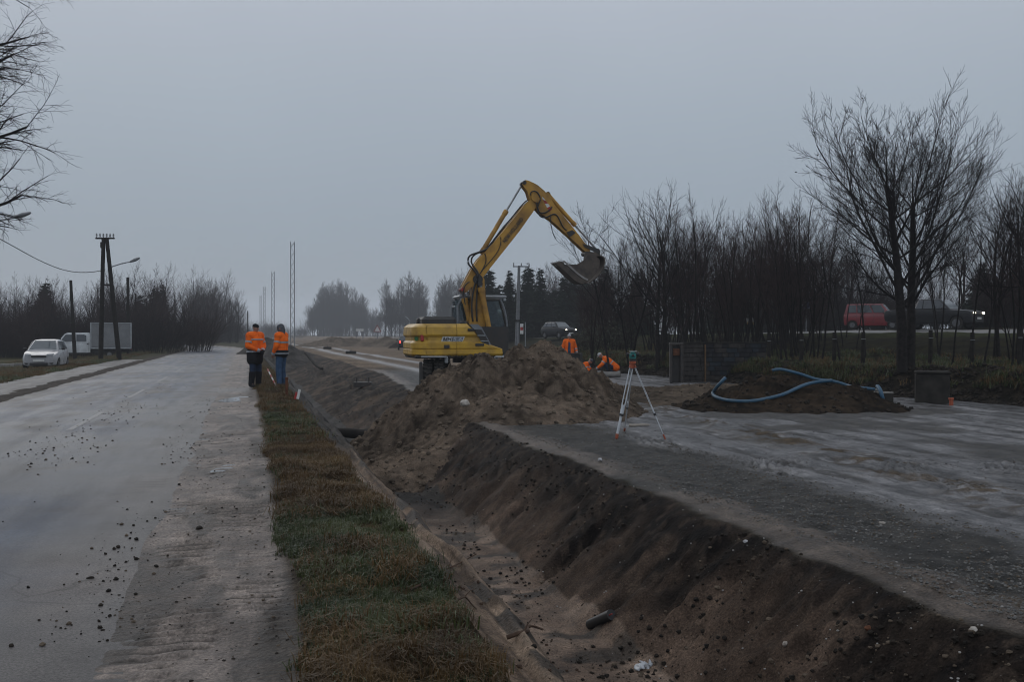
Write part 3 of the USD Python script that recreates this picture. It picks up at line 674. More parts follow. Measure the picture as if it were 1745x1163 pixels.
def conifer(seed, h, wid, droop=.25, rows=34):
    def f(label, cat, loc, rz, sc, group):
        r = np.random.default_rng(seed); n = 520
        fz = 1 - r.random(n) ** .62; z = h * (.04 + .95 * fz)
        lump = .7 + .6 * meshkit.noise(np.stack([fz * 7, r.uniform(0, 1, n), np.zeros(n)], 1), seed)
        l = (wid * (1 - fz) ** .8 * lump + .16) * r.uniform(.6, 1.1, n); a = r.uniform(0, 6.283, n)
        d = np.stack([np.cos(a), np.sin(a), 0 * a], 1); e = np.stack([-np.sin(a), np.cos(a), 0 * a], 1)
        V = []
        for q_ in range(9):
            g = (q_ + r.random(n)) / 9
            c = d * (l * g)[:, None]; c[:, 2] += z - droop * l * g ** 1.6 + .10 * l * np.maximum(g - .7, 0) / .3
            wd = (.16 + .22 * l * (1 - .7 * g)) * r.uniform(.6, 1.3, n); sd = r.choice([-1, 1], n)
            tipd = d * r.uniform(.5, 1.1, (n, 1)) + e * (sd * r.uniform(.3, 1.0, n))[:, None]; tipd[:, 2] += r.normal(-.18, .35, n)
            p1 = c + tipd * (wd * 1.5)[:, None]; w_ = np.stack([-tipd[:, 1], tipd[:, 0], r.normal(0, .6, n)], 1) * (wd * .32)[:, None]
            V += [np.stack([c - w_, c + w_, p1], 1)]
        V = np.concatenate(V).reshape(-1, 3)
        root = thing("conifer", label, cat, loc, rz, group, sc)
        part(root, "trunk", tube([(0, 0, -.1), (0, 0, h * .5), (0, 0, h * .98)], [.03 * h ** .8, .018 * h ** .8, .01], 6), BARK)
        part(root, "crown", trimesh.Trimesh(V, np.arange(len(V)).reshape(-1, 3), process=False), NEEDLE, smooth=False)
        return root
    return f
def shrub(seed, h, w, leafy=0, twig=None, name="shrub", leafmat=None):
    def f(label, cat, loc, rz, sc, group):
        r = np.random.default_rng(seed); n = 26
        a = r.uniform(0, 6.283, n); sp = np.sqrt(r.random(n)) * w
        P = np.stack([np.cos(a) * sp * .45, np.sin(a) * sp * .45, np.zeros(n)], 1)
        D = np.stack([np.cos(a) * sp / w * .55, np.sin(a) * sp / w * .55, np.ones(n)], 1)
        gen = grow(r, P, D, h * r.uniform(.5, .8, n), r.uniform(.008, .02, n), [dict(m=6, wob=.08, up=.1, tip=.4, rmin=.004),
            dict(n=8, f0=.1, ang=(20, 55), len=.55, short=.4, rf=.6, m=4, wob=.1, up=.2, tip=.5, rmin=.004),
            dict(n=6, f0=.1, ang=(20, 60), len=.5, short=.3, rf=.7, m=3, wob=.12, up=.1, tip=.6, rmin=.0035)])
        root = thing(name, label, cat, loc, rz, group, sc)
        part(root, "stems", join([tubes(*gen[0], 4)]), BARK, smooth=True)
        part(root, "crown", join([tubes(p, q, 3) for p, q in gen[1:]]), twig or TWIG_BROWN, smooth=True)
        if leafy:
            part(root, "foliage", join([leaves(r, np.vstack([g[0].reshape(-1, 3) for g in gen[1:]]), .045, leafy)]), leafmat or LEAF_OLIVE, smooth=False, kind="stuff")
        return root
    return f
makers = {
    "t1": mk(201, "thicket_tree", h=6.5, stems=1, lean=.08, spread=.42, twig=TWIG, f0=.42),
    "t2": mk(211, "thicket_tree", h=7.0, stems=3, lean=.16, spread=.40, twig=TWIG_BROWN, n1=8, n2=6),
    "t3": mk(221, "thicket_tree", h=6.0, stems=2, lean=.22, spread=.5, twig=TWIG, nleaf=120),
    "t4": mk(231, "thicket_tree", h=7.5, stems=1, lean=.18, spread=.34, twig=TWIG_BROWN, n1=12, ang=(20, 40), f0=.42),
    "t5": mk(241, "thicket_tree", h=5.5, stems=5, lean=.2, spread=.42, twig=TWIG_BROWN, n1=7, n2=7, r=.035),
    "t6": mk(251, "thicket_tree", h=7.0, stems=2, lean=.1, spread=.6, twig=TWIG, n1=9, n2=8, r=.09, f0=.35),
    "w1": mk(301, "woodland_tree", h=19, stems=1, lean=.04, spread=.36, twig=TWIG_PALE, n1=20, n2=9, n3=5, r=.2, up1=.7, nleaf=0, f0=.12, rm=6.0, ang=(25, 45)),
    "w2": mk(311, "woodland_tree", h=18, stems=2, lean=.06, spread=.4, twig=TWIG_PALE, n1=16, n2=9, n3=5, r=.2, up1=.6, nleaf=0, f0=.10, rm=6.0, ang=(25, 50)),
    "w3": mk(321, "woodland_tree", h=12, stems=2, lean=.1, spread=.45, twig=TWIG_BROWN, n1=12, n2=8, n3=5, r=.14, up1=.6, nleaf=0, f0=.2, rm=2.2),
    "w4": mk(331, "woodland_tree", h=11, stems=3, lean=.14, spread=.42, twig=TWIG_BROWN, n1=11, n2=8, n3=5, r=.11, up1=.6, nleaf=0, f0=.2, rm=2.2),
    "pop": mk(341, "poplar", h=14, stems=1, lean=.01, spread=.2, twig=POPLAR, n1=40, n2=7, n3=4, r=.14, up1=1.6, nleaf=0, f0=.12, ang=(18, 30)),
    "c1": conifer(401, 8.5, 2.0), "c2": conifer(411, 8.0, 1.6, droop=.1), "c3": conifer(421, 6.5, 2.3, droop=.05, rows=26),
    "s1": shrub(501, 3.0, 1.6), "s2": shrub(511, 2.4, 1.8, twig=TWIG), "s3": shrub(521, 1.7, 1.7, leafy=2600, name="evergreen_shrub"),
}
# right thicket, from near to far
def by_t(px, t):
    """distance at which the sight line through px meets the strip t"""
    k = (px - CX) / FPX
    return t / (RN[0] * k + RN[1])
for px, d, k, sc in ((1040, 42, "t1", 1.15), (1075, 47, "t3", 1.15), (1122, 44, "t6", 1.18), (1168, 41, "t2", 1.15), (1205, 46, "t4", 1.05), (1245, 40, "t5", 1.0), (1290, 43, "t2", .92),
                     (1330, 39, "t5", 1.02), (1365, 42, "t3", 1.05), (1400, 37, "t4", .95), (1432, 36, "t1", .85), (1475, 39, "t1", .9), (1600, 37, "t4", .8), (1650, 34, "t1", .85),
                     (1697, 35, "t6", .9), (1725, 31, "t4", .9), (1742, 33, "t2", .95), (1770, 30, "t6", .95), (1010, 50, "t5", .9)):
    plant(k, px, d, sc, LT, "tree", GT)
for i in range(46):
    px = 1010 + 385 * prng.random()
    d = by_t(px, 21 + 8 * prng.random())
    if 28 < d < 70: plant(["t2", "t5", "t3"][prng.integers(3)], px, d, prng.uniform(.95, 1.25), LT, "tree", GT)
for i in range(80):
    px = 985 + 800 * prng.random()
    t = 20.2 + 11 * prng.random()
    d = by_t(px, t)
    veh = 1405 < px < 1700
    if veh and prng.random() < .72: continue
    if 24 < d < 75:
        plant(["t1", "t4"][prng.integers(2)] if veh else ["t1", "t2", "t3", "t4", "t5"][prng.integers(5)], px, d, prng.uniform(.5, .85), LT, "tree", GT)
for i in range(72):
    px = 985 + 820 * prng.random()
    d = by_t(px, 44 + 12 * prng.random())
    if d < 110 and not (1400 < px < 1700 and d < 78):
        plant(["t2", "t5", "t6", "t3"][prng.integers(4)], px, d, prng.uniform(.85, 1.4), "bare tree behind the road on the embankment at the right", "tree", "bare trees beyond the right-hand road")
for i in range(110):
    px = 980 + 850 * prng.random()
    d = by_t(px, 45.5 + 14 * prng.random())
    if d < 115 and not (1400 < px < 1700 and d < 78):
        plant(["s1", "s2"][prng.integers(2)], px, d, prng.uniform(1.1, 1.8), "tangled leafless shrub behind the road on the embankment", "shrub", "tangled shrubs beyond the right-hand road")
conifer_row(((1085, 82, .85, "c3"), (1235, 84, .85, "c3"), (1262, 86, .7, "c1"), (1675, 66, .7, "c3")), "dark conifer standing behind the bare thicket on the right", "conifers behind the right thicket")
plant("s3", 1035, 58, 1.25, "low round evergreen shrub right of the dark car with lit headlamps", "shrub")
plant("s3", 998, 60, .9, "small evergreen shrub behind the man standing at the heap", "shrub")
# middle distance: conifers and pale trees behind the excavator's boom
conifer_row(((800, 128, .9, "c2"), (832, 118, 1.12, "c1"), (862, 122, 1.0, "c3"), (868, 116, 1.05, "c2"), (900, 122, 1.1, "c1"), (921, 118, 1.05, "c2"), (945, 124, .95, "c3"), (962, 116, .9, "c1"),
                     (975, 120, 1.0, "c2"), (992, 118, .95, "c1"), (1010, 112, 1.0, "c3"), (1030, 110, 1.0, "c1"), (850, 130, 1.1, "c3"), (885, 132, .95, "c3"), (935, 132, 1, "c3")), "dark conifer in the belt behind the excavator's boom", "conifers in the belt behind the excavator")
for i in range(26):
    px = 770 + 260 * prng.random(); d = 125 + 40 * prng.random()
    plant(["w3", "w4"][prng.integers(2)], px, d, prng.uniform(.6, .95), "hazy bare tree among the conifers behind the excavator", "tree", "bare trees behind the excavator")
for i in range(26):
    px = 780 + 260 * prng.random(); d = 118 + 30 * prng.random()
    plant(["s1", "s2"][prng.integers(2)], px, d, prng.uniform(1.2, 1.9), "leafless shrub at the foot of the conifer belt", "shrub", "shrubs below the conifer belt")
# far woods in the mist
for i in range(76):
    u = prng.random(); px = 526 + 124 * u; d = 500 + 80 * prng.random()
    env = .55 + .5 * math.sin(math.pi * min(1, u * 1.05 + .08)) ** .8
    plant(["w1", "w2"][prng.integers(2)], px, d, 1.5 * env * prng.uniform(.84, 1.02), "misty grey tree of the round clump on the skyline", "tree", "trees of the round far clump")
for i in range(40):
    px = 655 + 140 * prng.random(); d = 350 + 60 * prng.random()
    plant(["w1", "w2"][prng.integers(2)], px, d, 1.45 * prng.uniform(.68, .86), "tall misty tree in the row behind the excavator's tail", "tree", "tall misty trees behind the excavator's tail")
for i in range(46):
    px = 440 + 330 * prng.random(); d = 420 + 200 * prng.random()
    plant(["s1", "s2"][prng.integers(2)], px, d, prng.uniform(1.6, 3.0), "faint scrub along the misty skyline", "shrub", "scrub along the far skyline")
# left side
conifer_row(((78, 112, 1.0, "c1"), (60, 118, .9, "c3"), (238, 124, 1.05, "c3"), (264, 128, .95, "c1"), (277, 132, 1.05, "c2"), (205, 132, .8, "c1")), "dark conifer in the belt behind the parked car and lorry", "conifers behind the parked vehicles")
plant("pop", 168, 150, .98, "pale leafless poplar rising behind the two-legged pole", "tree")
plant("pop", 297, 190, 1.0, "narrow poplar standing above the wood where the road bends", "tree")
for i in range(64):
    px = -30 + 330 * prng.random(); d = 92 + 40 * prng.random()
    plant(["w3", "w4", "t2"][prng.integers(3)], px, d, prng.uniform(.5, .72), "dark bare tree in the wood behind the parked car and lorry", "tree", "bare trees behind the parked vehicles")
for i in range(60):
    px = -40 + 400 * prng.random(); d = 84 + 40 * prng.random()
    plant(["s1", "s2"][prng.integers(2)], px, d, prng.uniform(1.2, 2.0), "leafless shrub at the edge of the wood on the left", "shrub", "shrubs at the edge of the left wood")
for i in range(22):
    px = 320 + 85 * prng.random(); d = 172 + 40 * prng.random() + max(0, px - 380) * .5
    plant(["w3", "w4"][prng.integers(2)], px, d, prng.uniform(.8, 1.1) * (1 - .35 * max(0, (px - 385) / 40)), "bare tree at the bend where the road leaves to the left", "tree", "bare trees at the road bend")
for i in range(26):
    px = 330 + 100 * prng.random(); d = 195 + 60 * prng.random()
    plant(["s1", "s2"][prng.integers(2)], px, d, prng.uniform(1.2, 2.2), "low scrub beside the road bend", "shrub", "scrub at the road bend")
# spreading tree whose branches reach in at the upper left
rng = np.random.default_rng(11)
bare_tree("bare_tree", "bare tree on the left edge, only its long drooping branches in view", "tree", rng,
    [(0, 0, 0)], [(.02, 0, 1)], [11.5], [.28],
    [dict(m=10, wob=.03, up=.2, tip=.3),
     dict(n=26, f0=.36, ang=(50, 85), len=.44, short=.3, rf=.40, m=9, wob=.07, up=.15, tip=.35),
     dict(n=10, f0=.2, ang=(22, 50), len=.46, short=.35, rf=.55, m=6, wob=.1, up=-.05, tip=.4, rmin=.005),
     dict(n=7, f0=.15, ang=(22, 55), len=.46, short=.3, rf=.62, m=5, wob=.13, up=-.1, tip=.5, rmin=.0036),
     dict(n=5, f0=.15, ang=(20, 55), len=.5, short=.3, rf=.7, m=4, wob=.14, up=-.1, tip=.6, rmin=.003)],
    loc=on(-222, 22.5), rz=5.25)

# ---------------------------------------------------------------- grass
GREEN = usdkit.material(stage, "/World/Looks/wet_grass", {"oi": ("object_info", {}), "g": ("geometry", {}),
    "no": ("noise_texture", {"scale": 1.3, "detail": 3.0}),
    "rp": ("rgb_ramp", {"ramp": [(.3, (.018, .030, .008)), (.55, (.048, .062, .018)), (.8, (.105, .11, .045))]}),
    "p": ("principled_bsdf", {"roughness": .5, "specular_ior_level": .4}), "tr": ("translucent_bsdf", {}), "mx": ("mix_closure", {"fac": .25})},
    [("g.position", "no.vector"), ("no.fac", "rp.fac"), ("rp.color", "p.base_color"), ("rp.color", "tr.color"), ("p.BSDF", "mx.closure1"), ("tr.BSDF", "mx.closure2")], surface="mx.closure")
STRAW = usdkit.material(stage, "/World/Looks/dead_grass", {"g": ("geometry", {}),
    "no": ("noise_texture", {"scale": 1.7, "detail": 3.0}),
    "rp": ("rgb_ramp", {"ramp": [(.3, (.045, .026, .010)), (.55, (.105, .062, .022)), (.8, (.17, .11, .045))]}),
    "p": ("principled_bsdf", {"roughness": .6, "specular_ior_level": .3}), "tr": ("translucent_bsdf", {}), "mx": ("mix_closure", {"fac": .25})},
    [("g.position", "no.vector"), ("no.fac", "rp.fac"), ("rp.color", "p.base_color"), ("rp.color", "tr.color"), ("p.BSDF", "mx.closure1"), ("tr.BSDF", "mx.closure2")], surface="mx.closure")
def tuft(seed, n, h, w, spread):
    r = np.random.default_rng(seed); V, F = [], []
    for i in range(n):
        a = r.uniform(0, 6.283); p = r.normal(0, spread, 2); lean = r.uniform(.15, 1.6); hh = h * r.uniform(.5, 1.25)
        d = np.array([math.cos(a), math.sin(a), 0]); e = np.array([-d[1], d[0], 0]) * w * r.uniform(.6, 1.2) * .5
        b = np.array([p[0], p[1], -.012])
        m1 = b + d * lean * hh * .3 + [0, 0, hh * .55]; m2 = b + d * lean * hh * .8 + [0, 0, hh * (.9 - .35 * lean)]
        k = len(V); V += [b - e, b + e, m1 + e * .8, m1 - e * .8, m2]
        F += [(k, k + 1, k + 2), (k, k + 2, k + 3), (k + 3, k + 2, k + 4)]
    return trimesh.Trimesh(np.array(V), np.array(F), process=False)
UsdGeom.Scope.Define(stage, "/World/Looks/grass_kinds")
def scatter(name, label, cat, pts, kinds, scales, seed):
    """kinds: index per point into the tuft meshes"""
    r = np.random.default_rng(seed)
    pi = UsdGeom.PointInstancer.Define(stage, numbered("/World", name))
    tag(pi, label, cat, kind="stuff")
    base = str(pi.GetPath())
    for i, (msh, mt) in enumerate(TUFTS):
        usdkit.mesh(stage, f"{base}/tuft_{i + 1:03d}" if i else f"{base}/tuft", msh, mt, smooth=False)
        pi.GetPrototypesRel().AddTarget(f"{base}/tuft_{i + 1:03d}" if i else f"{base}/tuft")
    pi.CreatePositionsAttr(Vt.Vec3fArray.FromNumpy(np.asarray(pts, np.float32)))
    pi.CreateProtoIndicesAttr(Vt.IntArray.FromNumpy(np.asarray(kinds, np.int32)))
    pi.CreateScalesAttr(Vt.Vec3fArray.FromNumpy(np.repeat(np.asarray(scales, np.float32)[:, None], 3, 1)))
    a = r.uniform(0, 6.283, len(pts))
    q = np.zeros((len(pts), 4), np.float16); q[:, 3] = np.cos(a / 2); q[:, 2] = np.sin(a / 2)
    pi.CreateOrientationsAttr(Vt.QuathArray.FromNumpy(q))
TUFTS = [(tuft(700 + i, 26, .085, .006, .035), GREEN) for i in range(4)] + [(tuft(720 + i, 24, .10, .005, .035), STRAW) for i in range(4)]
r = np.random.default_rng(9)
n = 17000
s = 3.6 * np.exp(r.random(n) * math.log(46 / 3.6)); s[:9000] = r.uniform(3.6, 14, 9000)
t = r.uniform(.24, 1.36, n)
edge = .36 + .22 * (f2(s, t * 0, .9, 3, 71) - .5) * 2
keep = (t > edge - .1 * r.random(n)) & (t < 1.06 + .12 * r.random(n) + .25 * (f2(s, t * 0, 1.3, 3, 79) - .5)) & (r.random(n) < .12 + 1.3 * ss(.34, .56, f2(s, t, 2.2, 3, 72)))
s, t = s[keep], t[keep]
br = np.interp(s, [3, 4.6, 5.2, 6.5, 8.0, 9.0, 9.6, 13, 14.5, 19, 21, 23, 30, 50], [.7, .62, .3, .15, .15, .55, .9, .88, .35, .2, .55, .75, .7, .6])
isb = r.random(len(s)) < np.clip(br + 1.5 * (f2(s, t, 1.6, 3, 73) - .5), .03, .97)
x, y = xy(s, t)
scatter("verge_grass", "strip of short green and brown grass between the mud shoulder and the ditch", "grass",
        np.stack([x, y, height(s, t)], 1), np.where(isb, 4, 0) + r.integers(0, 4, len(s)), np.clip(.55 + 1.9 * (f2(s, t, 1.4, 3, 78) - .3) + r.normal(0, .22, len(s)), .35, 2.1) * np.where(isb, 1.15, .95) * np.where(s > 14, 1.15, 1.0), 10)
n = 9000
s = r.uniform(24, 95, n); t = r.uniform(-16, -7.6, n)
x, y = xy(s, t)
isb = f2(s, t, .5, 3, 75) + r.normal(0, .1, n) > .5
scatter("field_grass", "rough wet grass around the parked silver car and lorry", "grass", np.stack([x + bend(s) * RN[0], y, height(s, t)], 1), np.where(isb, 4, 0) + r.integers(0, 4, n), r.uniform(1.2, 2.6, n), 11)
n = 7000
s = r.uniform(10, 70, n); b0 = np.interp(s, [-50, 20, 32, 45, 60, 110, 1000], [19.5, 19.0, 17.4, 17.0, 19, 24, 24]); t = b0 + .6 + 7 * r.random(n) ** 2.2
keep = f2(s, t, .6, 3, 76) + r.normal(0, .1, n) > .42
s, t = s[keep], t[keep]; x, y = xy(s, t)
scatter("bank_grass", "dark grass and weeds growing on top of the right bank", "grass", np.stack([x, y, height(s, t)], 1), np.where(r.random(len(s)) < .3, 4, 0) + r.integers(0, 4, len(s)), r.uniform(1.5, 4.0, len(s)), 12)
# ---------------------------------------------------------------- the excavator
YEL = usdkit.material(stage, "/World/Looks/dirty_yellow_paint", {"tc": ("texture_coordinate", {}),
    "n1": ("noise_texture", {"scale": 2.4, "detail": 6.0, "roughness": .65}), "n2": ("noise_texture", {"scale": 22.0, "detail": 4.0, "roughness": .7}),
    "mp": ("mapping", {"mapping_type": "point", "scale": (9, 9, 1.2)}), "n3": ("noise_texture", {"scale": 1.0, "detail": 4.0}),
    "r1": ("rgb_ramp", {"ramp": [(.42, (.52, .29, .018)), (.60, (.40, .215, .02)), (.76, (.16, .085, .025))]}),
    "r3": ("rgb_ramp", {"ramp": [(.35, (1, 1, 1)), (.7, (.72, .68, .62))]}), "m1": ("mix", {"mix_type": "multiply", "fac": 1.0}),
    "r2": ("rgb_ramp", {"ramp": [(.60, (0, 0, 0)), (.70, (1, 1, 1))]}), "m2": ("mix", {"mix_type": "mix", "color2": (.07, .045, .03)}),
    "rr": ("map_range", {"from_min": .4, "from_max": .75, "to_min": .38, "to_max": .75, "clamp": True}),
    "sc": ("math", {"math_type": "multiply", "value2": .55}),
    "p": ("principled_bsdf", {"specular_ior_level": .5})},
    [("tc.object", "n1.vector"), ("tc.object", "n2.vector"), ("tc.object", "mp.vector"), ("mp.vector", "n3.vector"), ("n1.fac", "r1.fac"), ("n3.fac", "r3.fac"), ("r1.color", "m1.color1"), ("r3.color", "m1.color2"),
     ("n2.fac", "r2.fac"), ("r2.color", "sc.value1"), ("sc.value", "m2.fac"), ("m1.color", "m2.color1"), ("m2.color", "p.base_color"), ("n1.fac", "rr.value"), ("rr.result", "p.roughness")], surface="p.BSDF")
YELC = mat("yellow_panel_paint", (.44, .26, .022), (.24, .14, .026), scale=2.6, rough=.38, rough2=.62, lo=.42, hi=.72, detail=8, coat=.08)
YELD = mat("worn_boom_paint", (.40, .21, .022), (.15, .078, .024), scale=1.9, rough=.5, rough2=.75, bump=.003, bscale=30, lo=.40, hi=.68, detail=7)
BLACKM = mat("black_steel", (.012, .012, .012), (.03, .026, .022), scale=7, rough=.5, rough2=.75)
RUBBER = mat("tyre_rubber", (.014, .014, .014), (.04, .036, .031), scale=9, rough=.8)
HOSE = mat("black_hose", (.008, .008, .008), (.014, .014, .014), rough=.42)
GREYP = mat("grey_panel", (.10, .11, .12), (.15, .16, .17), scale=4, rough=.5)
GREYL = mat("light_grey_panel", (.30, .32, .33), (.22, .23, .24), scale=4, rough=.45)
STEEL = mat("bare_rod", (.35, .36, .37), (.22, .22, .22), scale=8, rough=.25, metal=.9)
WORN = mat("worn_bucket_steel", (.035, .028, .024), (.085, .068, .055), scale=5, rough=.6, rough2=.8, bump=.004, bscale=40, metal=.2)
WORNE = mat("scoured_steel_edge", (.16, .15, .14), (.26, .25, .24), scale=9, rough=.45, metal=.5)
REDP = mat("red_mark", (.30, .02, .018), (.22, .02, .016), scale=5, rough=.5)
WHITEP = mat("white_mark", (.55, .55, .54), (.42, .42, .40), scale=5, rough=.5)
LETTER = mat("dark_lettering", (.018, .016, .015), (.03, .026, .022), scale=5, rough=.6)
SILVERL = mat("silver_lettering", (.42, .43, .44), (.34, .35, .36), scale=5, rough=.4)
def glass_mat(name, tint=(.75, .8, .82), fac=.35, dark=(.02, .024, .026)):
    return usdkit.material(stage, f"/World/Looks/{name}", {"t": ("transparent_bsdf", {"color": tint}), "d": ("diffuse_bsdf", {"color": dark}), "g": ("glossy_bsdf", {"roughness": .06, "color": (.95, .97, 1)}),
        "fr": ("fresnel", {"IOR": 1.5}), "m0": ("mix_closure", {"fac": fac}), "m1": ("mix_closure", {})},
        [("t.BSDF", "m0.closure1"), ("d.BSDF", "m0.closure2"), ("fr.fac", "m1.fac"), ("m0.closure", "m1.closure1"), ("g.BSDF", "m1.closure2")], surface="m1.closure")
CABGLASS = glass_mat("cab_glass", (.55, .66, .68), .25, (.012, .016, .018))

EXA = math.radians(14.0)
EXD = 30.2
EXC = np.array([(806 - CX) * EXD / FPX, EXD, 0.0]); EXC[2] = -.20
ca, sa = math.cos(EXA), math.sin(EXA)
def L(px, py, Y=0.0):
    """a spot of the photograph on the excavator's plane Y: (X forward, Z up), in the machine's own frame"""
    dx, dz = (px - CX) / FPX, -(py - HZ) / FPX
    # local Y of the point k*(dx,1): -(x-cx)*sa + (y-cy)*ca
    k = (Y - (EXC[0] * sa - EXC[1] * ca)) / (-dx * sa + ca)
    x, y = k * dx - EXC[0], k - EXC[1]
    return np.array([x * ca + y * sa, EYE + k * dz - EXC[2]])
def L3(px, py, Y=0.0):
    a = L(px, py, Y); return np.array([a[0], Y, a[1]])
def plate(pxs, Y, thick):
    return extr([L(a, b, Y) for a, b in pxs], thick, Y)
ex = thing("excavator", "yellow wheeled excavator with raised boom and curled bucket behind the soil heap", "excavator", EXC, EXA)
zl = lambda py: L(790, py, -1.15)[1]
def prism_x(prof, x0, x1):
    """profile [(Y, Z)] swept along X from x0(z) to x1(z)"""
    P = Polygon(prof); n = len(prof)
    v2, f2_ = trimesh.creation.triangulate_polygon(P, engine="earcut")
    a = np.array([(x0(z), y, z) for y, z in prof]); b = np.array([(x1(z), y, z) for y, z in prof])
    # match cap triangulation to profile order
    from scipy.spatial import cKDTree
    idx = cKDTree(np.array(prof)).query(v2)[1]
    caps = idx[f2_]
    i = np.arange(n); j = (i + 1) % n
    f = np.vstack([np.stack([i, j, j + n], 1), np.stack([i, j + n, i + n], 1), caps, caps[:, ::-1] + n])
    m = trimesh.Trimesh(np.vstack([a, b]), f, process=False); trimesh.repair.fix_normals(m); return m
# heights of the body bands (m above the ground under the machine)
Z0, Z1, Z2, Z3, Z4, Z5, Z6 = zl(607), zl(595), zl(582), zl(572.5), zl(555), zl(552), zl(541)
def side_profile(yo, yi, g=.0):
    return [(yi, Z0 + .02), (yo + .05, Z0), (yo + .01, Z0 + .04), (yo, Z0 + .06), (yo, Z1 - .02), (yo + .03, Z1), (yo + .005, Z1 + .02), (yo + .0, Z2 - .05), (yo + .05, Z2 + .005), (yo + .06, Z2 + .03), (yo + .06, Z3 - .04),
            (yo + .015, Z3), (yo, Z3 + .04), (yo + .02, Z4 - .05), (yo + .07, Z4), (yo + .14, Z5), (yi, Z5)]
YR, YL_ = -1.16, 1.16
xs0, xs1 = L(726, 570, YR)[0], L(779, 570, YR)[0]
xsl = lambda z: np.interp(z, [Z0, Z1, zl(590), Z5, Z6], [L(857, 600, YR)[0], L(857, 600, YR)[0] - .02, L(826, 590, YR)[0], L(797, 552, YR)[0], L(797, 552, YR)[0]])
XR = -2.02
# counterweight: plan outline with rounded corners, stacked bands
def plan(inset, x1=xs0 - .012):
    pts = []
    for k in range(9):
        a = math.pi / 2 + math.pi / 2 * k / 8
        pts.append((XR + .42 + inset * .3 + (.42 - inset * .2) * math.cos(a) + inset * .6, YL_ - .42 + (.42 - inset) * math.sin(a)))
    for k in range(9):
        a = math.pi + math.pi / 2 * k / 8
        pts.append((XR + .42 + inset * .3 + (.42 - inset * .2) * math.cos(a) + inset * .6, YR + .42 + (.42 - inset) * math.sin(a)))
    return [(x1, YL_ - inset)] + pts + [(x1, YR + inset)]
def stack(levels):
    n = len(plan(0)); v = []
    for z, ins in levels: v += [(x, y, z) for x, y in plan(ins)]
    f = []
    for k in range(len(levels) - 1):
        for i in range(n):
            j = (i + 1) % n; a, b, c, d = k * n + i, k * n + j, (k + 1) * n + j, (k + 1) * n + i
            f += [(a, b, c), (a, c, d)]
    for k in (0, len(levels) - 1):
        v.append(tuple(np.mean(v[k * n:(k + 1) * n], 0))); c = len(v) - 1
        for i in range(n): f.append((c, k * n + i, k * n + (i + 1) % n))
    m = trimesh.Trimesh(np.array(v), np.array(f), process=False); trimesh.repair.fix_normals(m); return m
part(ex, "counterweight", stack([(Z0 - .02, .10), (Z0 + .01, .03), (Z0 + .05, .0), (Z1 - .025, 0), (Z1, .03), (Z1 + .025, 0), (Z2 - .05, 0), (Z2 - .01, .03), (Z2 + .02, .06), (Z3 - .04, .06), (Z3, .01), (Z3 + .04, 0), (Z4 - .05, .02), (Z4, .07), (Z5, .15)]), YELC, smooth=35)
part(ex, "engine_door", prism_x(side_profile(YR, -.55), lambda z: xs0, lambda z: xs1 - .012), YELC, smooth=25)
part(ex, "engine_door", prism_x(side_profile(YR, -.55), lambda z: xs1, xsl), YELC, smooth=25)
part(ex, "left_body", prism_x([(-y, z) for y, z in side_profile(YR, -.62)], lambda z: xs0, lambda z: .02), YELC, smooth=25, label="plain yellow side panel behind the cab")
part(ex, "core_frame", box(2.6, 1.05, Z5 - Z0 - .12, (xs0 + 1.30, 0, (Z0 + Z5) / 2 - .02)), BLACKM)
part(ex, "deck", bbox(2.9, 2.2, .10, (xs0 + 1.15, 0, Z0 - .02), .03), BLACKM)
part(ex, "hood", bbox(L(774, 545, -.5)[0] - L(716, 545, -.5)[0], 1.35, Z6 - Z5 + .1, ((L(774, 545, -.5)[0] + L(716, 545, -.5)[0]) / 2, -.25, (Z5 + Z6) / 2 - .03), .08), BLACKM)
# dirt falling from the lower edge
_r = np.random.default_rng(3)
part(ex, "caked_mud", cat_([move(rock(_r, _r.uniform(.02, .05), .8, 1), (_r.uniform(XR + .3, .6), YR + .06, Z0 - .01)) for _ in range(40)]), BLACKM, smooth=False, kind="stuff")
# marks on the side
def text_on(parent, name, txt, px, py, px2, py2, Y, h, m, slant=0.0, bold=True, nrm=-1, yoff=.004, width=None):
    t = meshkit.text_mesh(txt, h, .006, bold)
    a, b = L(px, py, Y), L(px2, py2, Y)
    d = (b - a); ln = np.linalg.norm(d); d /= ln; u = np.array([-d[1], d[0]])
    v = t.vertices; w = v[:, 0].max()
    x = v[:, 0] / w * ln + slant * v[:, 1]; y = v[:, 1]
    t.vertices = np.stack([a[0] + d[0] * x + u[0] * y, np.full(len(v), Y) - (v[:, 2] + yoff), a[1] + d[1] * x + u[1] * y], 1)
    return part(parent, name, t, m, smooth=False)
part(ex, "emblem_plate", extr([L(752, 582.6, YR), L(763, 582.6, YR), L(766, 584, YR), L(788, 584, YR), L(793, 573.6, YR), L(755, 573.6, YR)], .012, YR + .045), WHITEP, smooth=False)
text_on(ex, "lettering", "MH", 754, 581.2, 768, 581.2, YR + .036, .105, LETTER, .25)
text_on(ex, "lettering", "5.6", 770.5, 582, 786, 582, YR + .036, .115, SILVERL, .3)
part(ex, "lettering_outline", extr([L(769.5, 582.8, YR), L(787.5, 582.8, YR), L(790.5, 574.6, YR), L(771.5, 574.6, YR)], .004, YR + .036), GREYP, smooth=False)
part(ex, "latch", bbox(.16, .03, .10, (L(761.5, 591, YR)[0], YR - .004, zl(591)), .01), BLACKM)
part(ex, "tail_lamp", bbox(.10, .05, .20, (L(721, 575, YR)[0] - .02, YR + .05, zl(576)), .02), REDP)
part(ex, "round_sticker", cyl((XR + .19, -.93, zl(577)), (XR + .14, -.97, zl(577)), .07), mat("green_sticker", (.02, .12, .03), rough=.5))
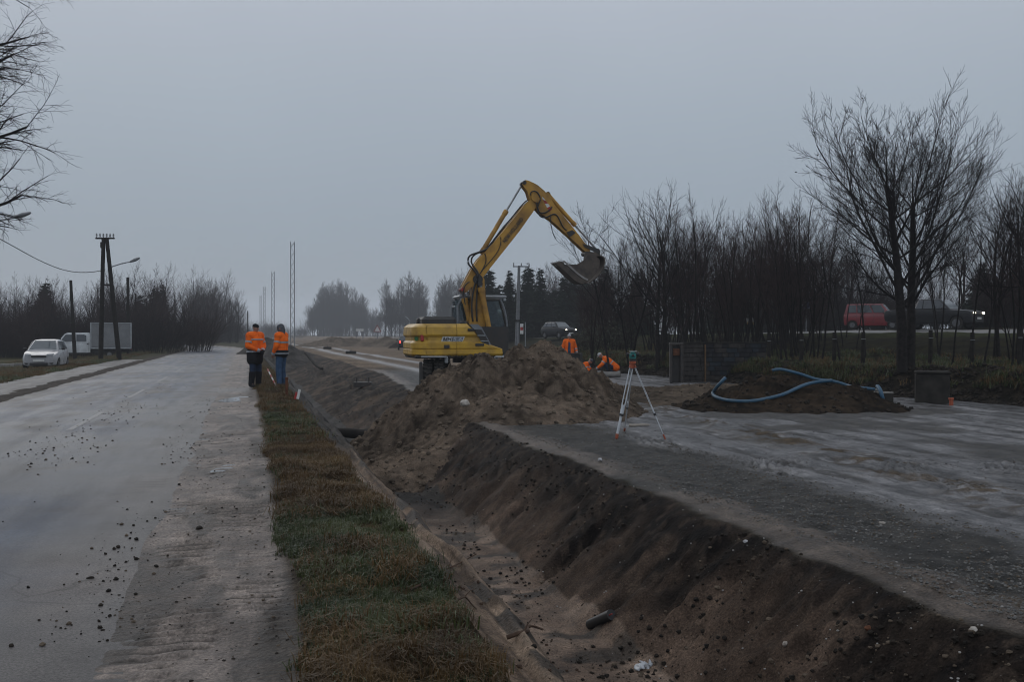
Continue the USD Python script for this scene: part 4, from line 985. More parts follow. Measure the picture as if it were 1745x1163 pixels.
part(ex, "rear_label", bbox(.02, .45, .12, (XR + .10, -.32, zl(577)), .005), WHITEP)
part(ex, "rear_lettering", (lambda t: t.apply_transform(trimesh.transformations.euler_matrix(math.pi / 2, 0, -math.pi / 2)) or move(t, (XR + .086, -.14, zl(577) - .035)))(meshkit.text_mesh("DO", .075, .004, True)), LETTER, smooth=False)
for k, py in enumerate((562.5, 588)):
    a, b = L(797 + 13 * k, py, YR), L(808 + 17 * k, py, YR)
    part(ex, "vent_slot", bbox(b[0] - a[0], .03, .075, ((a[0] + b[0]) / 2, YR - .004, a[1]), .01), BLACKM)
# slanted access steps between door and cab
def quad(pxs, Y, th): return extr([L(a, b, Y) for a, b in pxs], th, Y)
part(ex, "step_frame", quad([(798.5, 553), (812, 553), (819, 558), (835, 588), (835, 594.5), (826.5, 594.5), (826, 589)], YR + .20, .34), GREYP, smooth=False)
for k, q_ in enumerate(([(808.5, 562), (820, 562), (826, 571.5), (813.5, 571.5)], [(815, 573), (827, 573), (831.5, 580.5), (819, 580.5)], [(820, 582), (832, 582), (834, 590), (823.5, 590)])):
    part(ex, "step", quad(q_, YR + .018, .03), BLACKM, smooth=False)
for a_, b_ in ((813.5, 572.3), (819, 581.3)): part(ex, "step_nosing", cyl(L3(a_, b_, YR), L3(a_ + 13, b_, YR), .012), GREYL)
part(ex, "grab_handle", tube(spline([L3(690, 541.5, -.7), L3(694, 543, -.7), L3(697, 547, -.7), L3(697.5, 552, -.7)], 10), .018), GREYL)
part(ex, "exhaust", cat_([cyl(L3(712, 553, -.3), L3(713, 545, -.3), .045), cyl(L3(713, 546, -.3), L3(714.5, 543, -.3), .045)]), BLACKM)
# cab on the far side
YC0, YC1 = .16, 1.12
prof_cab = [(790, 599), (861, 599), (864, 570), (863.5, 548), (857, 520), (851, 508), (790, 505)]
cb = lambda px, py, Y=.16: L(px, py, Y)
fr_pts = [cb(861, 598), cb(863.5, 575), cb(863.5, 552), cb(859, 527), cb(852, 509.5)]
rx = -.42
def pillar(pts, Y, r): return tube(np.array([(p[0], Y, p[1]) for p in pts]), r, 8)
zt = cb(852, 509)[1]; zb = Z0 + .08
part(ex, "cab_frame", cat_([pillar(spline(np.array(fr_pts), 12), y, .035) for y in (YC0, YC1)] +
    [pillar([cb(826, 597), cb(822, 540), cb(822, 510)], y, .04) for y in (YC0, YC1)] + [tube([(rx, y, zb), (rx - .02, y, zt - .25), (rx + .12, y, zt)], .05, 8) for y in (YC0, YC1)] +
    [cyl((rx, YC0, z), (rx, YC1, z), .035) for z in (zb, zt - .25)]), GREYP)
part(ex, "cab_roof", bbox(cb(862, 505)[0] - rx + .02, YC1 - YC0 + .10, .10, ((cb(862, 505)[0] + rx) / 2 + .02, (YC0 + YC1) / 2, zt + .05), .045), GREYL)
xf_ = cb(861, 575)[0]
part(ex, "cab_lower_panel", quad([(824, 599), (860, 599), (862, 578), (846, 566), (824, 561)], YC0 - .01, .05), GREYP, smooth=False)
part(ex, "cab_trim", quad([(836, 583.8), (854, 583.8), (854, 582), (836, 582)], YC0 - .045, .012), GREYL, smooth=False)
part(ex, "cab_side_window", quad([(826, 511), (850.5, 511), (857, 530), (861.5, 552), (862, 576), (847, 565), (826, 559)], YC0 + .012, .012), CABGLASS, smooth=False)
part(ex, "window_seal", tube(np.array([L3(a, b, YC0 - .002) for a, b in [(826, 512), (850, 512), (856.5, 531), (861, 553), (861.5, 575), (847, 565), (826, 559), (826, 512)]]), .028, 6), BLACKM)
part(ex, "cab_rear_window", box(.012, YC1 - YC0 - .06, zt - Z5 - .15, (rx, (YC0 + YC1) / 2, (zt + Z5) / 2)), CABGLASS)
part(ex, "cab_rear_side_window", quad([(772, 546), (776, 512), (790, 509), (820, 509), (820, 546)], YC0 + .012, .012), CABGLASS, smooth=False)
part(ex, "cab_far_panel", box(cb(858, 560)[0] - rx, .04, .9, ((cb(858, 560)[0] + rx) / 2, YC1, zb + .45)), GREYP)
part(ex, "cab_front_window", trimesh.Trimesh(np.array([(p[0] - .01, y, p[1]) for p in fr_pts[1:] for y in (YC0 + .03, YC1 - .03)]), np.array([[2 * i, 2 * i + 1, 2 * i + 3] for i in range(3)] + [[2 * i, 2 * i + 3, 2 * i + 2] for i in range(3)])), CABGLASS, smooth=False)
part(ex, "operator_seat", cat_([bbox(.5, .5, .14, (.25, .64, zb + .55), .05), bbox(.14, .48, .75, (-.02, .64, zb + .95), .05), bbox(.1, .28, .2, (-.03, .64, zb + 1.4), .05)]), BLACKM)
part(ex, "console", cat_([bbox(.35, .16, .25, (.35, .30, zb + .7), .04), cyl((.45, .30, zb + .8), (.5, .30, zb + 1.0), .02), cyl((.75, .64, zb), (.85, .64, zb + .8), .03)]), BLACKM)
part(ex, "work_lamp", bbox(.09, .14, .10, (cb(860, 513)[0], YC0 + .05, zt - .03), .02), GREYL)
part(ex, "cab_floor", box(xf_ - rx, YC1 - YC0, .06, ((xf_ + rx) / 2, (YC0 + YC1) / 2, zb - .02)), BLACKM)
# boom, arm, bucket
def beam(pxs, Y, th, inset=.02):
    """box-section beam: two side plates standing proud of the top and bottom plates"""
    P = Polygon([L(a, b, Y) for a, b in pxs]).buffer(0)
    core = P.buffer(-inset, join_style=2)
    ms = []
    for poly, t_, c in ((P, .02, Y - th / 2 + .01), (P, .02, Y + th / 2 - .01), (core, th - .03, Y)):
        poly = max(getattr(poly, "geoms", [poly]), key=lambda g: g.area)
        ms.append(extr(list(poly.exterior.coords)[:-1], t_, c))
    return cat_(ms)
def smooth_poly(pxs, it=1):
    p = np.asarray(pxs, float)
    for _ in range(it):
        q = np.roll(p, -1, 0); p = np.stack([.75 * p + .25 * q, .25 * p + .75 * q], 1).reshape(-1, 2)
    return p
part(ex, "lower_boom", beam([(797, 556), (800, 520), (803, 488), (806, 472), (815, 468), (823, 476), (825, 500), (830, 545), (832, 580), (815, 590), (800, 585)], 0, .40), YELD, smooth=25)
part(ex, "main_boom", beam([(784.5, 496), (786, 489), (795, 472), (802, 459), (813, 442.5), (837, 416.5), (873, 374), (890, 352), (900, 343), (909, 337), (915, 341), (913, 350), (907, 361), (883, 395), (849, 438), (829, 463), (819, 476), (806, 486), (793, 499), (787, 500)], 0, .34), YELD, smooth=25)
part(ex, "dipper_arm", beam([(888.3, 316), (889.5, 310.5), (893.5, 307.8), (900, 309.5), (914, 316.5), (924, 325), (933, 334), (943, 350), (974, 388.5), (995, 416), (1004, 425), (1000, 433), (993, 428), (969, 405), (935, 374.5), (918, 364), (911, 356), (905, 347), (899.5, 337), (896.5, 327), (890.5, 319.5)], 0, .30), YELD, smooth=25)
for nm, px, py, r_, w_ in (("pivot_boss", 911.5, 337, .17, .42), ("pivot_boss", 812, 477, .15, .46), ("pivot_boss", 891.5, 312.5, .06, .38), ("pivot_boss", 997, 433, .07, .40), ("pivot_boss", 787, 494, .06, .42)):
    c = L3(px, py, 0)
    part(ex, nm, cyl(c + [0, -w_ / 2, 0], c + [0, w_ / 2, 0], r_, n=20), REDP if px == 787 else (YELD if r_ > .16 else BLACKM))
def ram(parent, a, b, k, Y, r=.075, rr=.035):
    """hydraulic cylinder: barrel from a to the fraction k, rod on to b"""
    a, b = L3(*a, Y), L3(*b, Y); m = a + (b - a) * k; u = (b - a) / np.linalg.norm(b - a)
    q = part(parent, "ram_barrel", cat_([cyl(a, m, r, n=14), cyl(m - u * .12, m + u * .02, r * 1.18, n=14), cyl(a - u * .02, a + u * .1, r * 1.15, n=14)]), YELD, smooth=30)
    part(q, "ram_rod", cyl(m, b, rr, n=10), STEEL, smooth=30)
    part(q, "ram_eye", cat_([cyl(a + [0, -.07, 0], a + [0, .07, 0], r * 1.1), cyl(b + [0, -.06, 0], b + [0, .06, 0], r * .9)]), BLACKM)
ram(ex, (821.5, 429), (889.5, 314.5), .60, 0, .07, .032)
ram(ex, (933, 331), (1018, 427), .545, 0, .065, .03)
for Y in (-.32, .32): ram(ex, (837, 581), (818, 484), .93, Y, .085, .045)
ram(ex, (801, 549), (787.5, 494), .72, -.02, .085, .045)
for y in (-.11, .11): part(ex, "ram_bracket", plate([(818, 433), (821, 425), (826, 425), (832, 421), (826, 432)], y, .03), YELD, smooth=False)
for y in (-.10, .10): part(ex, "ram_bracket", plate([(928, 331), (932, 327), (937, 330), (942, 347), (936, 340)], y, .03), YELD, smooth=False)
for y in (-.16, .16): part(ex, "bucket_link", plate([(993, 416), (999, 417), (1020, 425), (1023.5, 429), (1021, 433), (1012, 429), (996, 421)], y, .04), BLACKM, smooth=False)
for y in (-.10, .10): part(ex, "bucket_link", plate([(1013, 428), (1021, 427), (1024, 440), (1018, 446), (1013, 440)], y, .04), BLACKM, smooth=False)
edge = [(947, 448.5), (951, 446.2), (962, 451), (983, 451), (994, 444), (1001, 435), (1014, 437), (1022, 443.5), (1021, 455), (1015.5, 467), (1003.5, 479), (991.5, 484.5), (979.5, 478.5), (960.5, 461)]
for Y in (-.50, .50):
    part(ex, "bucket_side", plate(edge, Y, .035), WORN, smooth=False)
sh_out = np.array([L(a, b, 0) for a, b in smooth_poly([(947, 448.5), (960.5, 461), (979.5, 478.5), (991.5, 484.5), (1003.5, 479), (1015.5, 467), (1021, 455), (1022, 443.5), (1014, 437)], 0)])
sh = spline(sh_out, 30)
nrm = np.stack([-np.gradient(sh[:, 1]), np.gradient(sh[:, 0])], 1); nrm /= np.linalg.norm(nrm, axis=1, keepdims=True)
part(ex, "bucket_shell", extr(np.vstack([sh, (sh + nrm * .035)[::-1]]), 1.02, 0), WORN, smooth=40)
wear = spline(np.array([L(a, b, 0) for a, b in [(950, 449), (962, 459), (980, 474.5), (992, 481)]]), 16)
nw = np.stack([-np.gradient(wear[:, 1]), np.gradient(wear[:, 0])], 1); nw /= np.linalg.norm(nw, axis=1, keepdims=True)
part(ex, "cutting_edge", extr(np.vstack([wear + nw * .02, (wear + nw * .075)[::-1]]), .012, -.525), WORNE, smooth=40)
for k in range(5):
    Y = -.44 + .22 * k
    a, b = L(953, 451.5, 0), L(944.5, 446.0, 0)
    d = (b - a); u = np.array([-d[1], d[0]]) * .22
    part(ex, "tooth", hull([(a[0] + u[0], Y + s_, a[1] + u[1]) for s_ in (-.05, .05)] + [(a[0] - u[0], Y + s_, a[1] - u[1]) for s_ in (-.05, .05)] + [(b[0], Y + s_, b[1]) for s_ in (-.025, .025)]), WORNE, smooth=False)
for y in (-.2, .2): part(ex, "bucket_ears", plate([(994, 445), (997, 431), (1003, 429), (1015, 430), (1022, 436), (1019, 446)], y, .05), WORN, smooth=False)
# hoses
def hose(pts, r=.022, n=22): part(ex, "hose", tube(spline([L3(a, b, y) for a, b, y in pts], n), r, 7), HOSE, smooth=True)
hose([(838, 417, -.10), (826, 426, -.16), (810, 432, -.2), (799, 438, -.2), (797.5, 447, -.2), (804, 457, -.22), (812, 466, -.24), (814, 478, -.25)], .028)
hose([(838, 419, -.02), (828, 427, -.10), (813, 432, -.12), (804, 440, -.12), (804, 449, -.14), (810, 458, -.2), (815, 470, -.24)], .026)
hose([(872, 372, .05), (850, 397, .08), (838, 413, .06), (828, 425, .02)], .02)
hose([(899, 341, -.19), (893, 346, -.14), (880, 361, -.1), (868, 376, -.08), (852, 396, -.06), (838, 416, -.04)], .022)
hose([(904, 333, -.22), (906, 327, -.22), (913, 326, -.22), (918, 331, -.22), (921, 340, -.22), (917, 350, -.22), (920, 362, -.2), (927, 363, -.18), (935, 359, -.17), (941, 352, -.17)], .02)
hose([(914, 345, -.2), (916, 358, -.2), (921, 369, -.2), (928, 371, -.18), (936, 368, -.17), (945, 365, -.17), (956, 380, -.165), (966, 392, -.165)], .02)
hose([(938, 366, -.17), (938.5, 380, -.2), (941, 393, -.2), (947, 407, -.2)], .012)
hose([(826, 432, -.185), (828, 446, -.19), (822, 460, -.19), (816, 470, -.2)], .014)
hose([(853, 404, -.18), (852, 420, -.19), (840, 440, -.19), (826, 456, -.19), (815, 472, -.2)], .012)
hose([(812, 476, -.25), (806, 500, -.24), (804, 525, -.24), (806, 548, -.22)], .026)
hose([(816, 478, -.25), (813, 500, -.24), (812, 525, -.24), (813, 548, -.22)], .026)
hose([(820, 480, -.25), (823, 500, -.30), (826, 530, -.36), (828, 560, -.3)], .018)
hose([(800, 481, -.23), (793, 486, -.24), (790, 500, -.22), (793, 520, -.2)], .018)
for y in (-.165, .165): part(ex, "hose_clamp", plate([(965, 396), (975, 392), (981, 397), (971, 404)], y, .03), BLACKM, smooth=False)
# warning stripes and maker's name
st_q = [(921.5, 333.5), (926.5, 337.5), (941, 356.5), (936, 361)]
for k in range(4):
    f0, f1 = k / 4, (k + 1) / 4
    A, B, Cc, Dd = (np.array(p) for p in st_q)
    lo0, lo1 = A + (Dd - A) * f0, A + (Dd - A) * f1; hi0, hi1 = B + (Cc - B) * f0, B + (Cc - B) * f1
    part(ex, "warning_stripe", plate([lo0, lo1, hi1, hi0], -.153, .006), WHITEP if k % 2 == 0 else REDP, smooth=False)
text_on(ex, "lettering", "NEW HOLLAND", 860.5, 415, 892, 374.5, -.172, .115, LETTER)
# undercarriage, turned towards the road
uc = -EXA
UM = trimesh.transformations.rotation_matrix(uc, [0, 0, 1])
def und(m): m = m.copy(); m.apply_transform(UM); return m
part(ex, "turntable", cyl((0, 0, Z0 - .22), (0, 0, Z0 - .06), .62, n=28), BLACKM)
part(ex, "chassis", und(cat_([bbox(.9, 3.2, .34, (0, 0, .72), .05), bbox(2.0, .36, .3, (0, -1.25, .55), .05), bbox(2.0, .36, .3, (0, 1.25, .55), .05)])), BLACKM)
def tyre(xc, yc, w=.28, R=.52):
    n = 40; prof = [(-w / 2, .30), (-w / 2, R - .09), (-w * .42, R - .03), (-w * .28, R), (w * .28, R), (w * .42, R - .03), (w / 2, R - .09), (w / 2, .30)]
    a = np.arange(n) / n * 2 * np.pi
    v = np.array([[x, r_ * math.cos(t_), r_ * math.sin(t_)] for x, r_ in prof for t_ in a])
    m = len(prof); i = np.arange(m - 1)[:, None] * n; j = np.arange(n)[None]; jn = (j + 1) % n
    q = np.stack([i + j, i + jn, i + n + jn, i + n + j], -1).reshape(-1, 4)
    body = trimesh.Trimesh(v, np.vstack([q[:, [0, 1, 2]], q[:, [0, 2, 3]]]), process=False)
    lugs = []
    for k in range(26):
        t_ = k / 26 * 2 * math.pi
        for sd in (-1, 1):
            l = bbox(w * .46, .05, .045, (sd * w * .25, 0, R + .005), .01)
            l.apply_transform(trimesh.transformations.rotation_matrix(sd * .35, [0, 0, 1], (sd * w * .25, 0, R)))
            l.apply_transform(trimesh.transformations.rotation_matrix(t_ + (.06 if sd > 0 else 0), [1, 0, 0]))
            lugs.append(l)
    m = cat_([body] + lugs); m.apply_translation((xc, yc, R + .02)); return m
for yc in (-1.28, 1.28):
    for sx in (-1, 1):
        for dx in (-.165, .165):
            w_ = part(ex, "wheel", und(cyl((sx * 1.08 + dx - .12, yc, .54), (sx * 1.08 + dx + .12, yc, .54), .30, n=20)), YELD)
            part(w_, "tyre", und(tyre(sx * 1.08 + dx, yc)), RUBBER, smooth=30)
for sx in (-1, 1):
    part(ex, "mudguard", und(cat_([bbox(.72, .75, .04, (sx * 1.06, -1.4, 1.15), .012), bbox(.10, .3, .20, (sx * .72, -1.35, 1.06), .02)])), GREYL)
part(ex, "dozer_blade", und(cat_([bbox(2.45, .06, .38, (0, -2.05, .24), .015), bbox(2.45, .10, .05, (0, -2.02, .44), .01)] + [bbox(.09, .10, 1.0, (sx * 1.40, -1.97, .52), .02) for sx in (-1,)] + [bbox(.12, .8, .14, (sx * .45, -1.7, .35), .02) for sx in (-1, 1)])), BLACKM)
# ---------------------------------------------------------------- people
SKIN = mat("skin", (.30, .17, .125), (.24, .13, .095), scale=20, rough=.55)
HIVIS = mat("orange_workwear", (.86, .155, .012), (.62, .10, .010), scale=5, rough=.75, bump=.012, bscale=9, lo=.3, hi=.7)
BLACKC = mat("black_cloth", (.008, .008, .010), (.018, .018, .02), scale=9, rough=.85, bump=.01, bscale=12)
REFL = mat("reflective_tape", (.30, .31, .33), (.22, .23, .25), scale=9, rough=.4)
DENIM = mat("blue_denim", (.022, .045, .085), (.045, .08, .14), scale=7, rough=.85, bump=.01, bscale=12)
DENIMD = mat("dark_blue_denim", (.012, .02, .04), (.024, .038, .07), scale=7, rough=.85, bump=.01, bscale=12)
WHITEC = mat("white_cap_cloth", (.36, .36, .37), (.46, .46, .47), scale=8, rough=.85)
GREYC = mat("grey_wool", (.055, .06, .07), (.10, .105, .115), scale=24, rough=.9, bump=.006, bscale=60)
SHIRT = mat("blue_shirt", (.03, .06, .12), (.045, .085, .16), scale=8, rough=.85)
_ico = trimesh.creation.icosphere(1, 1.0).vertices
def bones(bs, rl=.035, it=6):
    ms = []
    for p, r, q, r2 in bs:
        p, q = np.asarray(p, float), np.asarray(q, float)
        ms.append(m3.Manifold.hull_points(np.vstack([p + _ico * np.asarray(r), q + _ico * np.asarray(r2)]).astype(np.float64)))
    u = m3.Manifold.batch_boolean(ms, m3.OpType.Add)
    return u
def skin_of(u, rl=.03, it=6):
    m = tri(u.refine_to_length(rl)); m.merge_vertices()
    trimesh.smoothing.filter_taubin(m, iterations=it); return m
def hand(w, d, n, s=1.0):
    """bones of a hand: wrist w, pointing d, palm facing n"""
    w, d, n = (np.asarray(a, float) for a in (w, d, n)); d /= np.linalg.norm(d); n = n - d * (n @ d); n /= np.linalg.norm(n); c = np.cross(d, n) * s
    out = [(w, .026, w + d * .05, .030), (w + d * .04 + c * .02, .022, w + d * .085 + c * .026, .016), (w + d * .04 - c * .02, .022, w + d * .085 - c * .026, .016)]
    for k, ln in enumerate((.072, .08, .075, .06)):
        a = w + d * .085 + c * (.030 - .02 * k); b = a + d * ln * .55 + n * ln * .2; e = b + d * ln * .3 + n * ln * .42
        out += [(a, .0095, b, .009), (b, .009, e, .0075)]
    t0 = w + d * .025 + c * .03; t1 = t0 + d * .035 + c * .028 + n * .012; t2 = t1 + d * .03 + c * .006 + n * .012
    return out + [(t0, .013, t1, .0105), (t1, .0105, t2, .0085)]
def person(label, loc, rz, J, clothes, group=None):
    """J: joints (forward X, left Y, up Z); clothes: which materials"""
    root = thing("person", label, "person", loc, rz, group)
    J = {k: np.asarray(v, float) for k, v in J.items()}
    fwd = J["face"] / np.linalg.norm(J["face"]); up = J["head"] - J["neck"]; up /= np.linalg.norm(up)
    fwd = fwd - up * (fwd @ up) * .6; fwd /= np.linalg.norm(fwd); sd = np.cross(up, fwd); sd /= np.linalg.norm(sd)
    H = J["head"]
    hd = [(H + up * .035 - fwd * .012, (.080, .078, .095), H + up * .02 + fwd * .02, (.074, .072, .09)), (H - up * .04 + fwd * .02, .066, H - up * .085 + fwd * .045, .036),
          (H - up * .005 + fwd * .088, .010, H - up * .035 + fwd * .108, .015), (H - up * .06 + fwd * .078, .016, H - up * .065 + fwd * .074, .022),
          (H + sd * .078 - fwd * .01, .018, H + sd * .078 - fwd * .01 - up * .035, .014), (H - sd * .078 - fwd * .01, .018, H - sd * .078 - fwd * .01 - up * .035, .014),
          (J["neck"] - up * .04, .062, H - up * .05, .056)]
    def limb(a, b, c, r): return [(J[a], r[0], J[b], r[1]), (J[b], r[1], J[c], r[2])]
    P, C_, N = J["pelvis"], J["chest"], J["neck"]
    tw = J["shL"] - J["shR"]; tw /= np.linalg.norm(tw); hw = J["hipL"] - J["hipR"]; hw /= np.linalg.norm(hw)
    def torso(g): return [(P + hw * .07, .115 + g, P - hw * .07, .115 + g), (P + hw * .05, .12 + g, C_ + tw * .08, .125 + g), (P - hw * .05, .12 + g, C_ - tw * .08, .125 + g), (C_ + tw * .08, .125 + g, N - up * .07 + tw * .05, .085 + g), (C_ - tw * .08, .125 + g, N - up * .07 - tw * .05, .085 + g),
                         (J["shL"], .075 + g, N - up * .07, .075 + g), (J["shR"], .075 + g, N - up * .07, .075 + g), (C_ + tw * .08, .125 + g, C_ - tw * .08, .125 + g)]
    body = hd + torso(0) + limb("shL", "elL", "wrL", (.055, .043, .03)) + limb("shR", "elR", "wrR", (.055, .043, .03)) + limb("hipL", "knL", "anL", (.085, .058, .042)) + limb("hipR", "knR", "anR", (.085, .058, .042))
    body += [(J["anL"], .042, J["toL"], .03), (J["anR"], .042, J["toR"], .03)]
    body += hand(J["wrL"], J.get("hdL", J["wrL"] - J["elL"]), J.get("paL", -tw), 1) + hand(J["wrR"], J.get("hdR", J["wrR"] - J["elR"]), J.get("paR", tw), -1)
    part(root, "body", skin_of(bones(body), .016, 4), SKIN, smooth=True)
    for s_ in (-1, 1): part(root, "eye", move(trimesh.creation.icosphere(1, .011), H + up * .008 + fwd * .083 + sd * s_ * .032), BLACKC)
    if clothes.get("gloves"):
        for s_, t_ in (("L", -tw), ("R", tw)):
            part(root, "glove", skin_of(bones([(p, r_ + .004, q, r2_ + .004) for p, r_, q, r2_ in hand(J["wr" + s_], J.get("hd" + s_, J["wr" + s_] - J["el" + s_]), J.get("pa" + s_, t_), 1 if s_ == "L" else -1)]), .016, 3), BLACKC, smooth=True)
    # trousers, boots
    tr_ = limb("hipL", "knL", "anL", (.115, .09, .078)) + limb("hipR", "knR", "anR", (.115, .09, .078)) + [(P + hw * .08, .125, J["hipL"], .108), (P - hw * .08, .125, J["hipR"], .108), (P + hw * .07, .128, P - hw * .07, .128)]
    part(root, "trousers", skin_of(bones(tr_), .035, 5), clothes["trousers"], smooth=True)
    bt = clothes.get("boot", .12)
    for s_ in "LR":
        a, k, t_ = J["an" + s_], J["kn" + s_], J["to" + s_]
        f = min(1, bt / np.linalg.norm(k - a))
        part(root, "boot", skin_of(bones([(a, .084 if bt > .2 else .066, a + (k - a) * f, .100 if bt > .2 else .07), (a - [0, 0, .03], .055, t_, .042), (a - [0, 0, .045] - (t_ - a) * .2, .045, t_, .04)]), .03, 3), BLACKC, smooth=True)
    # jacket with dark hem and tape
    g = clothes.get("bulk", .03)
    ja = torso(g) + limb("shL", "elL", "wrL", (.085 + g * .4, .07 + g * .3, .058)) + limb("shR", "elR", "wrR", (.085 + g * .4, .07 + g * .3, .058))
    L_ = clothes.get("length", .18)
    ax = C_ - P; ax /= np.linalg.norm(ax)
    hem = [(P + hw * .08, .13 + g, P - ax * L_ + hw * .08, .125 + g), (P - hw * .08, .13 + g, P - ax * L_ - hw * .08, .125 + g), (P - ax * L_ + hw * .08, .125 + g, P - ax * L_ - hw * .08, .125 + g)] if L_ > 0 else []
    jk = bones(ja + hem)
    jk = jk.refine_to_length(.035)
    def smooth_man(mm, it=5):
        t_ = tri(mm); t_.merge_vertices(); trimesh.smoothing.filter_taubin(t_, iterations=it)
        o = man(t_); return o if o.status() == m3.Error.NoError and o.num_tri() > 0 else mm
    jk = smooth_man(jk)
    ax_ = tuple(map(float, ax)); o_ = float(ax @ P)
    bl = clothes.get("black_to")
    low = jk.trim_by_plane(tuple(-np.asarray(ax_)), -(o_ + (bl or 0)))
    # sleeves stay orange: the dark hem is only what lies inside the trunk's own width
    trunk = bones([(p, np.asarray(r) + .012, q, np.asarray(r2) + .012) for p, r, q, r2 in torso(g) + hem])
    dark = low ^ trunk if bl is not None else None
    orange = jk - dark if dark is not None else jk
    if clothes.get("open_front"):
        c0 = C_ + fwd * .14; cut = bones([(c0 + up * .12, .055, c0 - up * .42, .085), (c0 + fwd * .08 + up * .12, .06, c0 + fwd * .08 - up * .42, .09)])
        inner = bones([(p, np.asarray(r) + .012, q, np.asarray(r2) + .012) for p, r, q, r2 in torso(.0)])
        part(root, "shirt", skin_of(inner, .04, 3), SHIRT, smooth=True)
        orange = orange - cut
    part(root, "jacket", tri(orange), HIVIS, smooth=50)
    if dark is not None and dark.num_tri(): part(root, "jacket_hem", tri(dark), BLACKC, smooth=50)
    # tape: slices of a slightly fuller jacket
    full = smooth_man(bones([(p, np.asarray(r) + .007, q, np.asarray(r2) + .007) for p, r, q, r2 in ja + hem]).refine_to_length(.035))
    for h_, th in clothes.get("bands", ()):
        t1 = full.trim_by_plane(ax_, o_ + h_).trim_by_plane(tuple(-np.asarray(ax_)), -(o_ + h_ + th)) ^ bones([(p, np.asarray(r) + .02, q, np.asarray(r2) + .02) for p, r, q, r2 in torso(g) + hem])
        if t1.num_tri(): part(root, "reflective_band", tri(t1), REFL, smooth=50)
    for s_ in "LR":
        for jn in clothes.get("arm_bands", (("sh", "el", .62),)):
            a, b = J[jn[0] + s_], J[jn[1] + s_]; m = a + (b - a) * jn[2]; d = (b - a) / np.linalg.norm(b - a)
            cy = tri(full.trim_by_plane(tuple(map(float, d)), float(d @ (m - d * .025))).trim_by_plane(tuple(map(float, -d)), float(-d @ (m + d * .025))) ^ bones([(a, .115, b, .105)]))
            if len(cy.faces): part(root, "reflective_band", cy, REFL, smooth=50)
        cuff = J["wr" + s_]; d = cuff - J["el" + s_]; d /= np.linalg.norm(d)
        part(root, "cuff", skin_of(bones([(cuff - d * .05, .064, cuff - d * .005, .06)]), .03, 1), clothes.get("cuff", REFL), smooth=True)
    part(root, "collar", skin_of(bones([(J["neck"] - up * .05, .095, J["neck"] + up * .015, .078)]), .03, 2), HIVIS, smooth=True)
    # headgear
    hm, kind = clothes["hat"]
    if kind == "hood":
        hat = [(H + up * .03 - fwd * .02, (.098, .096, .108), H - up * .07 - fwd * .05, .085), (H - up * .07 - fwd * .05, .085, J["neck"] - up * .03 - fwd * .03, .088), (H + up * .03 + fwd * .02, .092, H - up * .06 + fwd * .0, .085)]
    else:
        hat = [(H + up * .062 - fwd * .016, (.088, .087, .075), H + up * .055 + fwd * .018, (.084, .082, .07))]
        if kind == "cap": hat += [(H + up * .045 + fwd * .09 + sd * .045, .014, H + up * .030 + fwd * .155 + sd * .025, .010), (H + up * .045 + fwd * .09 - sd * .045, .014, H + up * .030 + fwd * .155 - sd * .025, .010), (H + up * .030 + fwd * .155 - sd * .025, .010, H + up * .030 + fwd * .155 + sd * .025, .010), (H + up * .045 + fwd * .08, .02, H + up * .03 + fwd * .155, .010)]
    part(root, "hat", skin_of(bones(hat), .022, 3), hm, smooth=True)
    return root
def standing(h=1.0, **kw):
    J = dict(pelvis=(0, 0, .97), chest=(.0, 0, 1.30), neck=(.01, 0, 1.50), head=(.025, 0, 1.645), face=(1, 0, -.05),
             shL=(0, .185, 1.43), shR=(0, -.185, 1.43), elL=(-.03, .26, 1.14), elR=(-.03, -.26, 1.14), wrL=(.06, .25, .90), wrR=(.06, -.25, .90),
             hipL=(0, .09, .92), hipR=(0, -.09, .92), knL=(.03, .11, .50), knR=(.03, -.11, .50), anL=(-.01, .13, .085), anR=(-.01, -.13, .085), toL=(.15, .16, .04), toR=(.15, -.16, .04))
    J.update(kw); return {k: (np.asarray(v) * h if k not in ("face", "hdL", "hdR", "paL", "paR") else v) for k, v in J.items()}
def stand_at(px, d, dz=0.0):
    x = (px - CX) * d / FPX; return np.array([x, d, ground(x, d) + dz])
def look_rz(px, d, deg):
    """heading whose 0 is towards the viewer, positive turns towards the right of the photograph"""
    to = math.atan2(-d, -(px - CX) * d / FPX); return to + math.radians(deg)
person("person in long orange and black jacket and black boots, hands together, facing the hooded man", stand_at(434.5, 29.2), look_rz(434, 29.2, 42),
       standing(1.055, elL=(.04, .275, 1.15), elR=(.02, -.275, 1.15), wrL=(.24, .06, 1.03), wrR=(.22, -.05, 1.02), hdL=(.7, -.7, -.2), hdR=(.7, .7, -.3), paL=(0, 0, -1), paR=(0, 0, -1), face=(1, .25, -.12)),
       dict(trousers=DENIMD, boot=.34, bulk=.055, length=.22, black_to=.10, bands=((.0, .05), (.36, .045)), hat=(BLACKC, "beanie"), gloves=True))
person("person in short orange jacket, blue jeans and dark grey hood, standing by the ditch", stand_at(479.5, 29.0), look_rz(480, 29.0, -118),
       standing(1.03, elR=(.0, -.25, 1.14), elL=(.02, .25, 1.15), wrL=(.14, .2, .92), wrR=(.1, -.22, .90), face=(1, .1, -.1)),
       dict(trousers=DENIM, boot=.1, bulk=.045, length=.03, black_to=.06, bands=((-.06, .04), (.26, .05)), hat=(GREYC, "hood"), cuff=REFL))
